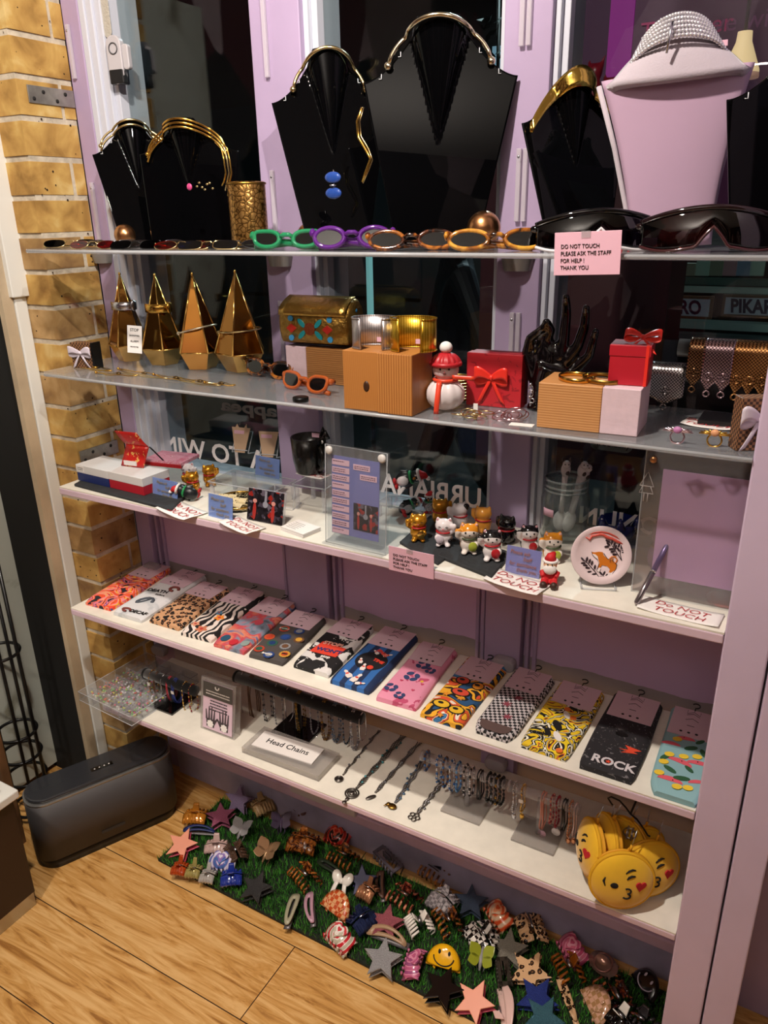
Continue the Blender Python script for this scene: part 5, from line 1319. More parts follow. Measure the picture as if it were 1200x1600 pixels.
sprig([(540, 940), (440, 815), (320, 690), (220, 615)], [(240, 635, -.8), (255, 700, .1), (290, 735, 0), (330, 775, 0), (360, 840, .3), (440, 875, .2), (310, 630, 1.3), (355, 660, 1.2), (395, 690, 1.3), (445, 755, 1.4)])
sprig([(650, 960), (600, 900), (545, 850)], [(550, 855, -.8), (600, 850, 1.2), (640, 890, 1.2), (560, 910, .1)])
rdp = P('plate_red', 'b8483c', .4)
q = B(); q.tube([Vector((*pp(x, y), .0012)) for x, y in ((270, 270), (340, 310), (370, 250), (430, 240), (500, 215), (560, 225), (620, 260), (700, 280), (780, 320), (870, 355))], [.001, .002, .0026, .002, .0026, .0022, .0028, .0024, .0026, .001], 6, T=TP, flat=1); q.tube([Vector((*pp(x, y), .0008)) for x, y in ((300, 240), (400, 190), (520, 170), (640, 190), (760, 240), (850, 310))], [.001, .002, .002, .002, .002, .001], 6, T=TP); q.build('red_scroll', rdp, o)
o2 = thing('plate_easel', 'small clear easel holding the shiba plate', 'easel', c, rad(20))
q = B(); 
for s in (-1, 1): q.tube([(s*.026, -.012, .008), (s*.026, -.010, .002), (s*.026, .018, .002), (s*.024, .030, .05)], .0016, 6)
q.tube([(-.026, -.010, .002), (.026, -.010, .002)], .0016, 6); q.build('wire', EDGEA, o2)
# blue cat dish behind the plate
BLU = P('cobalt_glaze', '16205e', .06, coat=.7)
o = thing('cat_dish', 'cobalt blue glazed cat-eared dish behind the plate', 'dish', on3(938, 858)+Vector((.01, .075, 0)), rad(20))
B().lathe([(.02, 0), (.030, .004), (.036, .03), (.0345, .031), (.028, .008), (0, .006)], 36).build('bowl', BLU, o)
for g in (-2.6, -1.6, -.5): B().tube([(.034*cos(g), .034*sin(g), .026), (.036*cos(g), .036*sin(g), .046)], [.011, .002], 10).build('ear', BLU, o)
# purple translucent figurine and coral coaster behind the pink sheet
PUG = P('purple_glass', '8a6aa6', .1, trans=.6, ior=1.3)
vc = on3(1012, 925)+Vector((0, .055, 0))
for k, (lab, dx, dy, c_, s_) in enumerate((('mauve cat ornament behind the pen', .0, .03, 'a07cae', 1.2), ('grey violet cat ornament behind the clear stand', .030, .035, '8f88a8', 1.1))):
    o = thing('cat_ornament', lab, 'figurine', vc+Vector((dx, dy, 0)), rad(20), 'mauve cat ornaments behind the clear stand')
    b = B(); b.ell((0, 0, .022*s_), (.018*s_, .015*s_, .024*s_)); b.ell((0, -.002, .052*s_), (.016*s_, .014*s_, .015*s_))
    for s in (-1, 1): b.tube([(s*.009*s_, 0, .061*s_), (s*.011*s_, 0, .074*s_)], [.006*s_, .001], 8)
    b.build('body', P('glaze_'+c_, c_, .1, coat=.5), o, remesh=.002); B().ring((0, 0, .038*s_), .013*s_, .002, 20, 6).build('collar', GOLD, o); B().ell((0, -.014*s_, .035*s_), (.004, .003, .004)).build('bell', GOLD, o)
o = thing('coral_coaster', 'coral red round coaster lying under the clear stand', 'coaster', on3(1130, 945)+Vector((0, .015, 0)))
B().lathe([(.026, 0), (.027, .001), (.027, .003), (.026, .004)], 30).build('disc', P('coral_card', 'd8604e', .5), o)
# clear stand with the back of a pink sheet
y0 = on3(1040, 935).y
xa = at_y(1000, 800, y0).x; xb = XR-.001; zt = at_y(1010, 703, y0).z-Z3
o = thing('sign_holder', 'large clear stand with the pink back of a sheet, beside the right post', 'sign', Vector((xa, y0, Z3)), 0)
w = xb-xa
BRN = CLEAR('brown_tint_acrylic', (.70, .62, .60), 1.2, .03, 1.49, .12, (.6, .5, .48))
B().span((0, 0, 0), (w, .003, zt)).build('front_plate', ACRYL, o); B().span((0, .006, 0), (w, .009, zt)).build('back_plate', BRN, o)
B().tube([(0, 0, 0), (0, 0, zt), (w, 0, zt)], .0011, 4).build('polished_edge', EDGEA, o)
sxa = at_y(1036, 734, y0).x-xa; za = at_y(1036, 734, y0).z-Z3; zb_ = at_y(1030, 903, y0).z-Z3
B().span((sxa, .0035, zb_), (w, .0042, za)).build('sheet', P('mauve_sheet', 'c79ac0', .55, vary=.05, vscale=20), o)
sc = at_y(1022, 717, y0); B().lathe([(.005, 0), (.005, .006), (.003, .008)], 16, T=Matrix.Translation((sc.x-xa, 0, sc.z-Z3)) @ Matrix.Rotation(pi/2, 4, 'X')).build('screw_cap', COP, o)
ETCH = CLEAR('etched_mark', (.95, .92, .9), .5, .3, 1.3, .5, (.75, .68, .66))
tc_ = at_y(1011, 757, y0); tb = Matrix.Translation((tc_.x-xa, .0002, tc_.z-Z3)) @ Matrix.Rotation(pi/2, 4, 'X')
q = B(); k_ = .0011
for ln in ([(-9, -2), (0, 18), (9, -2), (-9, -2)], [(-5, -2), (-9, -12), (9, -12), (5, -2)], [(-2.5, -12), (-2.5, -24)], [(2.5, -12), (2.5, -24)]): q.tube([Vector((x*k_, y*k_, .0008)) for x, y in ln], .0008, 5, T=tb)
q.build('etched_arrow', ETCH, o)
# pen
pa_ = on3(993, 947); pb3 = pa_+Vector((.012, .035, .055))
o = thing('pen', 'silver pen leaning on the clear stand', 'pen', pa_+Vector((0, 0, .003)))
d = Vector((.020, y0-pa_.y-.006, .062)); d = d.normalized()
B().tube([d*.0, d*.003, d*.055], [.002, .0042, .0042], 14).build('barrel', P('pen_silver', '8f868a', .25, .9), o); B().tube([d*.055, d*.058], .0046, 14).build('ring', CHROME, o); B().tube([d*.058, d*.118], [.0042, .0038], 14).build('cap', P('pen_violet', '6a5a80', .3, .4), o)
# ---- vinyl lettering on the outside of the window (reads from the street)
VIN = P('white_vinyl', 'fbf7f8', .6); VING = P('grey_vinyl', '6a6866', .6)
def vinyl(s, xa, xb, py, hpx, mat, name='window_lettering', label='', yv=1.3435):
    a = at_y(xa, py, yv); c = at_y(xb, py, yv); pxh = (at_y(xa, py-hpx/2, yv).z-at_y(xa, py+hpx/2, yv).z)
    q = text('letters', s, pxh*1.38, mat, None, (0, 0, 0), (0, 0, 0), .0002, sx=1.0, bold=.0012)
    xs = [v.co.x for v in q.data.vertices]; wid = max(xs)-min(xs)
    o = thing(name, label, 'lettering', Vector(((a.x+c.x)/2, yv, (a.z+at_y(xb, py, yv).z)/2)), 0, 'white lettering on the window panes')
    q.parent = o; q.rotation_euler = (pi/2, 0, pi); q.scale = ((c.x-a.x)/wid, 1, 1)
vinyl('A TO WIN!', 246, 414, 707, 27, VIN, label='white mirrored window lettering behind the clear easels')
vinyl('URBIANA', 596, 753, 768, 30, VIN, label='white mirrored window lettering behind the lucky cats')
vinyl('ONLIN', 904, 1032, 815, 26, VIN, label='white mirrored window lettering behind the plate and clear stand')
vinyl('appea', 345, 432, 638, 18, VING, label='dim grey mirrored lettering under the pyramids shelf')
# ================================================================ THE FOURTH SHELF: SOCKS
SQ = [((133, 945), (172, 957), (263, 898), (234, 884)), ((177, 961), (224, 977), (322, 910), (286, 896)), ((233, 973), (278, 990), (360, 930), (313, 915)), ((282, 993), (330, 1007), (415, 938), (367, 923)),
      ((332, 1010), (380, 1027), (463, 955), (413, 938)), ((387, 1027), (450, 1047), (515, 978), (460, 960)), ((457, 1043), (513, 1063), (583, 990), (533, 972)), ((515, 1068), (582, 1090), (655, 1005), (600, 987)),
      ((587, 1095), (650, 1113), (713, 1028), (657, 1010)), ((655, 1120), (720, 1142), (787, 1055), (733, 1033)), ((735, 1143), (800, 1165), (863, 1070), (808, 1052)), ((810, 1167), (887, 1192), (938, 1095), (880, 1072)),
      ((902, 1200), (993, 1230), (1033, 1113), (965, 1090)), ((1012, 1240), (1085, 1265), (1108, 1128), (1050, 1117))]
CARD = P('pink_sock_card', 'd8b9c4', .3, coat=.3)
def L(*a): return [(i/len(a), c) for i, c in enumerate(a)]
PK = [
 ('swirled orange, pink and navy socks, first from the bricks', PAT('swirl_sock', 'noise', 17, [(0, '20202a'), (.36, 'e8552c'), (.44, 'ec8a94'), (.5, 'f0b23c'), (.53, 'e8452c'), (.6, '27508c'), (.64, 'e87a90'), (.7, '1c1a22')], .75, 3.2, 1)),
 ('white socks printed with a dragon and death before decaf', PAT('white_print_sock', 'noise', 20, [(0, '5a6068'), (.36, 'b8bcc0'), (.45, 'd8d8da')], .75, .6, 4, interp='LINEAR')),
 ('leopard print socks in brown and black', PAT('leopard_sock', 'voronoi', 95, [(0, '9a5c34'), (.20, '0e0807'), (.50, 'c89870')], .75, .22)),
 ('zebra striped socks with orange flowers', PAT('zebra_sock', 'wave', 20, [(0, '141012'), (.5, 'e2d4cc')], .75, 9, 1)),
 ('painterly red, blue and grey street art socks', PAT('painterly_sock', 'noise', 15, [(.3, '3a3c46'), (.42, '7a8698'), (.48, 'c23c48'), (.55, 'd88a6a'), (.62, '4a6a9a'), (.7, '2a2830')], .75, 1.2, 4, interp='LINEAR')),
 ('dark grey socks covered in coloured bottle caps', P('charcoal_sock', '4a4442', .8)),
 ('black and white socks lettered cant stop wont stop in red', PAT('splatter_sock', 'noise', 24, [(0, '161416'), (.5, '161416'), (.52, 'd8d4d2')], .75, 1.0, 5)),
 ('blue and black bowling pin socks', PAT('blue_sock', 'wave', 11, [(0, '142a50'), (.4, '2c64a8')], .75, 1, 1)),
 ('pink socks with dark blue butterflies and flowers', PAT('pink_sock', 'noise', 40, [(0, 'dc8ca6'), (.6, 'dc8ca6'), (.63, 'b8486a')], .75, .5)),
 ('orange, yellow and blue graffiti letter socks', PAT('graffiti_sock', 'noise', 15, [(0, '24507a'), (.36, '121014'), (.42, 'e8a828'), (.5, '121014'), (.52, 'd8542a'), (.58, 'e8e0d0'), (.62, '121014'), (.66, '3a7ab0')], .75, 2.4, .5)),
 ('black and white houndstooth socks with faint red birds', PAT('houndstooth_sock', 'checker', 170, [(0, '161416'), (.5, 'c8c0c2')], .8, rot=(0, 0, .3))),
 ('yellow comic doodle socks with black and white swirls', PAT('comic_sock', 'noise', 20, [(0, 'e6c01e'), (.40, '121010'), (.44, 'f0ead8'), (.48, '121010'), (.52, 'e6c81e'), (.6, 'd8622a'), (.63, '121010'), (.67, 'e6c01e')], .75, 2.6, 1)),
 ('black rock music socks with an orange lightning bolt', PAT('black_sock', 'noise', 60, [(0, '1e1b1f'), (.62, '1e1b1f'), (.64, '6a6668')], .8, 3.0, 3)),
 ('mint socks with lemons and watermelon slices, beside the right post', P('mint_sock', '86aeb4', .8)),
]
def flatshape(pts, o, name, mat, z, d=.0005): B().prism(pts, d, z0=z).build(name, mat, o)
for i, (q, (lab, mt)) in enumerate(zip(SQ, PK)):
    v = [at_z(px, py, Z4) for px, py in q]
    a = v[0]; wv_ = v[1]-v[0]; w = wv_.length; rz = math.atan2(wv_.y, wv_.x)
    ln = ((v[3]+v[2])/2-(v[0]+v[1])/2); 
    rz = (rz + (math.atan2(ln.y, ln.x)-pi/2))/2; c, s = cos(-rz), sin(-rz)
    loc = lambda p: ((p-a).x*c-(p-a).y*s, (p-a).x*s+(p-a).y*c)
    Q = [loc(p) for p in v]; Lg = (Q[2][1]+Q[3][1])/2; sk = (Q[2][0]+Q[3][0])/2-(Q[0][0]+Q[1][0])/2
    w = max(.080, min(.091, w)); th = .014
    o = thing('sock_pack', lab, 'socks', a+Vector((0, 0, .0004)), rz, 'folded socks in a row on the fourth shelf')
    rnd = i in (10, 13)
    def hw(v_): 
        return w*(1-(.25*max(0, 1-v_/.16)**2 if rnd else .06*max(0, 1-v_/.08)**2)+.03*sin(v_*5+i))
    def fn(u, v_, off=0):
        ww = hw(v_); e = min(1, (1-abs(2*u-1))/.14)
        zt = th*(.55+.45*sqrt(max(0, 1-(1-e)**2)))*(.55+.45*min(1, (v_+.02)/.12)**.5)
        return (w/2+(u-.5)*ww+sk*v_+off, v_*Lg, zt)
    b = B(); b.surf(lambda u, v_: fn(u, v_), 18, 24)
    b.surf(lambda u, v_: (fn(u, v_)[0], fn(u, v_)[1], .0003), 2, 24)
    b.surf(lambda u, v_: lerp(Vector(fn(0, v_)), Vector((fn(0, v_)[0], fn(0, v_)[1], .0003)), u), 2, 24); b.surf(lambda u, v_: lerp(Vector(fn(1, v_)), Vector((fn(1, v_)[0], fn(1, v_)[1], .0003)), u), 2, 24)
    b.surf(lambda u, v_: lerp(Vector(fn(u, 0)), Vector((fn(u, 0)[0], 0, .0003)), v_), 18, 2)
    so_ = b.build('sock', mt, o)
    top = lambda x, y: th+.0004
    # header card wrapped over the far end
    cw = w*.86; cx = w/2+sk*.86
    hc_ = B().span((cx-cw/2, Lg*.66, th+.0006), (cx+cw/2, Lg*1.02, th+.0012)).build('header_card', CARD, o)
    q_ = B()
    for k, (zz, hh) in enumerate(((.90, .05), (.965, .04))):
        y = Lg*zz
        q_.tube([(cx-.011, y-.007, th+.0014), (cx, y, th+.0014), (cx+.011, y-.007, th+.0014)], .0005, 5)
    q_.tube([(cx-.011, Lg*1.0, th+.0014), (cx-.011, Lg*.955, th+.0014), (cx, Lg*.99, th+.0014), (cx+.011, Lg*.955, th+.0014), (cx+.011, Lg*1.0, th+.0014)], .0005, 5)
    q_.build('card_logo', INK, hc_)
    for k in (-1, 0, 1): B().lathe([(.0026, 0), (.0026, .0003)], 10, c=(cx+k*.013, Lg*.715, th+.0012)).build('card_dot', INK, hc_)
    B().span((cx-.006, Lg*.80, th+.0012), (cx+.006, Lg*.806, th+.0014)).build('card_print', INK, hc_)
    hk = B(); hk.tube([(cx, Lg*1.0, th), (cx, Lg*1.04, th+.001)]+[(cx+.0065*cos(g), Lg*1.04+.009+.0075*sin(g), th+.002) for g in [-pi/2+k*.42 for k in range(11)]], .0013, 6); hk.build('hanger_hook', BLACK, o)
    Z = th+.0003; X = lambda x, y: (w/2+(x-.5)*w+sk*y, y*Lg)
    def blob(x, y, r, name, mat, sx=1.0, rot=0, n=14, pts=None, z=0.0):
        bx, by = X(x, y); pts = pts or circ(r, n, sx=sx)
        flatshape([(bx+p[0]*cos(rot)-p[1]*sin(rot), by+p[0]*sin(rot)+p[1]*cos(rot)) for p in pts], so_, name, mat, Z+z)
    def words(s, x, y, sz, mat, rot=0.0, bold=.0, sx=1.0, z=0.0): 
        bx, by = X(x, y); text('lettering', s, sz, mat, so_, (bx, by, Z+.0006+z), (0, 0, rot), sx=sx, bold=bold)
    rnd_ = random.Random(i)
    if i == 1:
        words('DEATH', .38, .50, .018, INK, .15, .0005); words('before', .6, .44, .010, INK, .1); words('DECAF', .72, .07, .016, INK, .05, .0005)
        bx, by = X(.45, .28); B().tube([(bx+.022*cos(g)*(1-.05*k), by+.016*sin(g*1.3), Z+.001) for k, g in enumerate([j*.5 for j in range(12)])], [.004-.0002*j for j in range(12)], 6).build('grey_dragon', P('dragon_grey', '4a505a', .7), so_)
        bx, by = X(.74, .60); B().tube([(bx+.012*cos(g), by+.010*sin(g), Z+.001) for g in [j*.5 for j in range(11)]], .0036, 6).build('red_snake', P('snake_red', '7a3a34', .7), so_)
        bx, by = X(.35, .06); B().tube([(bx+.011*cos(g), by+.006*sin(g), Z+.0005) for g in [j*.5 for j in range(11)]], .0028, 6).build('red_snake', P('snake_red', '7a3a34', .7), so_)
    if i == 3:
        for (x, y, r, cc) in ((.5, .1, .012, 'c87a5a'), (.2, .16, .009, 'd89878'), (.6, .36, .011, 'e0862c'), (.45, .44, .007, '4a86a8')): 
            blob(x, y, r, 'flower', P('flower_'+cc, cc, .7), pts=[((r*(1+.25*cos(5*g)))*cos(g), (r*(1+.25*cos(5*g)))*sin(g)) for g in [2*pi*k/30 for k in range(30)]]); blob(x, y, r*.35, 'flower_centre', P('flower_core', 'b83a3a', .7), z=.0006)
    if i == 4:
        for (x, y, r, cc) in ((.25, .10, .013, '28506a'), (.55, .07, .012, 'c22c38'), (.85, .10, .011, '8a9a94'), (.62, .5, .012, 'c84a5a')): blob(x, y, r, 'paint_can', P('can_'+cc, cc, .6), sx=.8)
    if i == 5:
        cc = ['b8402a', '24407c', 'c8963c', '2e5a48', '8a8c90', 'c0502c', '1f3a6a', '6a4a34']
        for k, (x, y) in enumerate(((.2, .1), (.55, .04), (.88, .12), (.36, .26), (.72, .26), (.15, .36), (.52, .43), (.88, .44), (.3, .58), (.7, .6))):
            blob(x, y, .0118, 'bottle_cap', P('cap_'+cc[k % 8], cc[k % 8], .5), pts=[((.0118+.0007*cos(14*g))*cos(g), (.0118+.0007*cos(14*g))*sin(g)) for g in [2*pi*j/56 for j in range(56)]])
            blob(x, y, .0075, 'cap_centre', P('capc_'+cc[(k+3) % 8], cc[(k+3) % 8], .5), z=.0005)
        words('Brewery', .5, .045, .007, PAPER, .1, .0003, z=.0006); words('BEER', .88, .12, .006, INK, .1, .0003, z=.0006); words('Brewery', .3, .58, .007, PAPER, .1, z=.0006)
    if i == 6:
        blob(.5, .36, .02, 'red_panel', P('sock_red', 'd8402c', .7), pts=[(-.032, -.022), (.03, -.018), (.033, .02), (-.028, .024)])
        words("CAN'T", .62, .58, .014, INK, .1, .0006); words('STOP!', .5, .47, .017, P('salmon_ink', 'f0b0a0', .7), .1, .0006, z=.0006); words("WON'T", .55, .34, .017, P('navy_ink', '20306a', .7), .1, .0006, z=.0006); words('stop', .6, .23, .012, PAPER, .1, .0004)
    if i == 7:
        blob(.52, .40, .034, 'black_ball', P('sock_black', '17161a', .7), n=24)
        def pin(x, y, r, rot): blob(x, y, r, 'bowling_pin', P('pin_white', 'e6dcd6', .7), rot=rot, z=.0006, pts=[(.0040*r, -.011*r), (.0055*r, -.004*r), (.0022*r, .004*r), (.003*r, .009*r), (0, .012*r), (-.003*r, .009*r), (-.0022*r, .004*r), (-.0055*r, -.004*r), (-.0040*r, -.011*r)]); blob(x-.02*sin(rot), y+.005*cos(rot), .0018*r, 'red_stripe', P('sock_red', 'd8402c', .7), z=.0011, sx=1.6, rot=rot)
        for (x, y, r, a_) in ((.3, .36, .9, .4), (.48, .28, 1.1, .2), (.75, .55, .9, -.9), (.45, .55, .8, .9), (.3, .12, 1.3, .9), (.55, .1, 1.4, -.2), (.72, .04, .9, -1.2)): pin(x, y, r, a_)
        blob(.62, .3, .007, 'red_ball', P('sock_red', 'd8402c', .7), z=.0006); words('SPARE', .6, .56, .012, P('sock_red', 'd8402c', .7), -.5, .0006, z=.0006); words('TIME', .68, .42, .012, P('sock_red', 'd8402c', .7), -.2, .0006, z=.0006)
    if i == 8:
        nv = P('sock_navy', '33406a', .7)
        for (x, y, r) in ((.45, .40, .013), (.5, .62, .012), (.75, .56, .009), (.2, .16, .011), (.5, .08, .009)):
            for a_ in (.5, 2.2, 3.9, 5.4): blob(x+.13*cos(a_)*r/.013, y+.05*sin(a_)*r/.013, r*.62, 'butterfly_wing', nv, sx=.7, rot=a_)
        for (x, y) in ((.7, .2), (.8, .32), (.3, .3)): blob(x, y, .004, 'small_heart', P('sock_rose', 'b83c5c', .7), pts=heart(.004)[::-1])
        blob(.75, .36, .0035, 'yellow_flower', P('sock_yellow', 'e0b040', .7))
    if i == 9:
        ob = P('graf_orange', 'e09028', .7); yb2 = P('graf_yellow', 'e6b62c', .7); rb3 = P('graf_red', 'd04a34', .7)
        for (x, y, sx_, c_) in ((.35, .60, 1.2, rb3), (.75, .58, 1.0, ob), (.32, .18, 1.5, yb2), (.7, .16, 1.3, yb2), (.5, .42, 1.6, rb3)):
            blob(x, y, .013, 'letter_outline', INK, sx=sx_); blob(x, y, .0105, 'graffiti_letter', c_, sx=sx_, z=.0005); blob(x-.03, y+.01, .0035, 'letter_counter', INK, sx=1.6, z=.001)
        for (x, y) in ((.48, .02), (.25, .33), (.6, .33)): blob(x, y, .007, 'star', ob, pts=star(.008, .0034), z=.001)
    if i == 10:
        for (x, y) in ((.55, .55), (.4, .42), (.6, .25)): blob(x, y, .010, 'red_bird', P('dull_red', '8a3a48', .8), pts=star(.011, .004, 7))
        blob(.5, .07, .02, 'brown_toe', P('toe_brown', '5a4642', .85), pts=[(-.028, -.004), (-.016, -.013), (.016, -.013), (.028, -.004), (.03, .012), (-.03, .012)])
    if i == 11:
        for (x, y, r, c_) in ((.5, .34, .016, INK), (.62, .2, .014, PAPER), (.4, .22, .012, INK), (.55, .52, .012, PAPER)): blob(x, y, r, 'doodle_swirl', c_, sx=.45, rot=.6, z=.0002)
        for (x, y) in ((.7, .5), (.5, .6), (.8, .03)): blob(x, y, .006, 'orange_dot', P('sock_orange', 'e0702a', .7), z=.0006)
        words('comic', .25, .17, .013, INK, .2, .0006, z=.0006); words('pow', .72, .63, .011, INK, .1, .0006, z=.0006)
    if i == 12:
        words('ROCK', .58, .09, .027, P('cracked_white', 'cfc8cc', .7), .0, .0008, sx=.95); blob(.49, .09, .0045, 'red_star', P('sock_orange_red', 'd8482c', .7), pts=star(.005, .002), z=.0012)
        blob(.75, .30, .01, 'lightning_bolt', P('sock_orange_red', 'd8482c', .7), pts=[(-.016, -.004), (-.002, 0), (-.010, .010), (.018, .006), (.006, -.002), (.014, -.004), (-.012, -.012), (-.003, -.004)])
        for k in range(9): 
            a_ = .5+k*.22; bx, by = X(.42, .50); B().tube([(bx, by, Z+.0004), (bx+.016*cos(a_), by+.018*sin(a_), Z+.0004)], .0004, 4).build('palm_line', P('grey_line', '6a6668', .8), so_)
        blob(.5, .46, .007, 'black_mark', P('deep_black', '050505', .5), sx=1.6)
    if i == 13:
        lf = P('sock_leaf', '2a5638', .7); ml = P('sock_melon', 'd85a68', .7); lm = P('sock_lemon', 'e8c438', .7)
        for (x, y, r, a_) in ((.45, .62, .012, .2), (.2, .52, .011, .1), (.45, .34, .014, -.2), (.8, .38, .013, .1), (.85, .18, .010, .4), (.35, .12, .014, 0)): blob(x, y, r, 'watermelon_slice', ml, pts=[(r*1.4*cos(g), r*.8*sin(g)) for g in [pi+pi*k/10 for k in range(11)]], rot=a_+pi)
        for (x, y, r, a_) in ((.6, .54, .010, .6), (.85, .52, .009, 2), (.3, .24, .010, -.5), (.55, .18, .011, .3), (.15, .36, .009, 1.0), (.65, .3, .008, 2.4), (.75, .64, .008, .9)): blob(x, y, r, 'leaf', lf, sx=2.0*.5, rot=a_, z=.0005, pts=[(r*1.2*cos(g), r*.5*sin(g)) for g in [2*pi*k/12 for k in range(12)]])
        for (x, y) in ((.5, .42), (.75, .46), (.15, .30), (.22, .40), (.5, .08), (.3, .60), (.7, .10), (.12, .17)): blob(x, y, .0062, 'lemon', lm, sx=1.3, rot=.4, z=.001)
        for (x, y) in ((.42, .64), (.48, .36), (.4, .13), (.78, .40)): blob(x, y, .0009, 'seed', INK, z=.0016)
# ================================================================ THE LOWEST SHELF: JEWELLERY
def on5(px, py): return at_z(px, py, Z5)
# bead tray
zt_ = Z5+.024
A_, B_, C_ = at_z(122, 1082, zt_), at_z(204, 1122, zt_), at_z(224, 1019, zt_)
ex = (B_-A_); ey = (C_-A_); wx, wy = ex.length, min(ey.length, .235); rz = math.atan2(ex.y, ex.x)
o = thing('bead_tray', 'clear compartment tray of beads overhanging the left end of the lowest shelf', 'tray', Vector((A_.x, A_.y, Z5+.0005)), rz)
wx = max(wx, .125)
q = B(); q.span((0, 0, 0), (wx, wy, .003))
for (a, b_) in (((0, 0), (wx, .003)), ((0, wy-.003), (wx, wy)), ((0, 0), (.003, wy)), ((wx-.003, 0), (wx, wy))): q.span((a[0], a[1], .003), (b_[0], b_[1], .024))
q.build('tray_body', ACRYL, o)
q = B()
for k in range(1, 4): q.span((wx*k/4-.0008, .003, .003), (wx*k/4+.0008, wy-.003, .020))
for k in range(1, 6): q.span((.003, wy*k/6-.0008, .003), (wx-.003, wy*k/6+.0008, .020))
q.build('divider', ACRYLM, o)
B().span((0, 0, .024), (wx, wy, .026)).build('lid', ACRYL, o); B().tube([(0, 0, .026), (wx, 0, .026), (wx, wy, .026), (0, wy, .026)], .0009, 4, True).build('lid_edge', EDGEA, o); B().tube([(0, 0, .001), (wx, 0, .001), (wx, wy, .001), (0, wy, .001)], .0012, 4, True).build('base_edge', EDGEA, o)
rb = random.Random(11); BC = ['d85a7a', 'd8d24a', '8ac86a', 'e8e0e0', 'e06a4a', '4a3a4a', 'd8a0b8']; bm_ = [P('bead_'+c, c, .3) for c in BC]
q = B()
for k in range(420):
    x = rb.uniform(.01, wx-.01); y = rb.uniform(.02, wy*.72); q.mat(rb.choice([0, 1, 2, 3, 3, 4, 5, 6])).ell((x, y, rb.uniform(.005, .016)), (.003, .003, .0024), n=6, m=4)
s_ = q.build('loose_beads', bm_, o); s_['kind'] = 'stuff'
# bars and hanging loops
def hang(name, label, cat_, base, L, ry, mat, bead=None, n=26, br=.0022, r=.0011, group=None, strands=1, charm=None, tagc=False, rz=0.0, sway=0.0, top=.012):
    """a loop hanging over a rod whose axis runs along x at base"""
    o = thing(name, label, cat_, base, rz, group)
    for k in range(strands):
        pts = []; dx = (k-(strands-1)/2)*.0042
        for i in range(n):
            g = 2*pi*i/n; zz = cos(g)
            yy = ry*sin(g)*(1 if zz < 0 else sqrt(max(0.05, 1-.2*zz*zz)))
            pts.append((dx+sway*sin(g)*.5+.0015*sin(3*g+k), yy, top-(1-zz)/2*(L+top)+.002*sin(5*g+k)))
        if bead:
            B().tube(pts, r*.6, 4, True).build('cord', mat, o); q = B()
            for i, p in enumerate(pts): q.mat(i % len(bead)).ell(p, (br, br, br*1.25), n=7, m=5)
            q.build('bead_string', bead, o)
        else: B().tube(pts, r, 6, True).build('strand', mat, o)
    if charm: 
        B().ring((0, -.001, -L-.004), .0022, .0007, 10, 5, ax='y').build('jump_ring', SILVER, o)
        q = B()
        if charm[0] == 'drop': q.ell((0, -.001, -L-.013), (.005, .003, .008), n=10, m=7)
        elif charm[0] == 'disc': q.lathe([(.0085, 0), (.0085, .0015)], 18, T=Matrix.Translation((0, 0, -L-.014)) @ Matrix.Rotation(pi/2, 4, 'X'))
        elif charm[0] == 'tube': q.tube([(0, 0, -L-.004), (0, 0, -L-.02)], .0032, 10)
        elif charm[0] == 'elephant': q.ell((0, 0, -L-.013), (.012, .005, .008)); q.ell((-.012, 0, -L-.011), (.006, .005, .006)); q.tube([(-.016, 0, -L-.012), (-.019, 0, -L-.02)], [.0025, .0015], 8); [q.tube([(x, 0, -L-.016), (x, 0, -L-.025)], .003, 8) for x in (-.006, .007)]
        q.build('charm', charm[1], o)
    if tagc: B().span((-.004, -ry-.002, -.018), (.005, -ry-.001, -.010)).build('price_tag', PAPER, o)
    return o
BB = P('black_bead', '141214', .2); BLB = P('blue_eye_bead', '2c5c96', .15, coat=.5); SB = P('steel_bead', '8a8a90', .3, .8); BRB = P('brown_bead', '5e3c26', .4); PKB = P('salmon_cord', 'd08a78', .5); RDB = P('dark_red_bead', '8a1f2c', .25); GRB = P('grey_bead', '6c6a70', .3)
# black bracelet bar at the left
y1 = 1.15
def barstand(label, xa, xb, py, y, r, mat, base_px=None, foot=(.06, .07), matb=None, up=.5):
    a = at_y(xa, py[0], y); b_ = at_y(xb, py[1], y); z = (a.z+b_.z)/2
    o = thing('bracelet_stand', label, 'jewellery stand', Vector((a.x, y, Z5)))
    L = b_.x-a.x; h = z-Z5
    B().tube([(0, 0, h), (L, 0, h)], r, 20).build('bar', mat, o)
    cb = B()
    for x in (0, L): cb.tube([(x-.003, 0, h), (x+.003, 0, h)], r*1.12, 20) if x == 0 else None
    cb.build('end_cap', mat, o)
    xm = L*up; B().tube([(xm, .0, .006), (xm, 0, h-r*.5)], r*.55, 12).build('upright', mat, o)
    B().span((xm-foot[0]/2, -foot[1]/2, 0), (xm+foot[0]/2, foot[1]/2, .006)).build('foot', matb or mat, o, bevel=.001)
    return o, Vector((a.x, y, z)), L
_, p1, L1 = barstand('short black bracelet stand at the left end, full of cord bracelets', 228, 306, (1052, 1080), 1.14, .013, VELVET, foot=(.075, .085), matb=BLACKG)
G1 = 'bracelets on the short black stand'
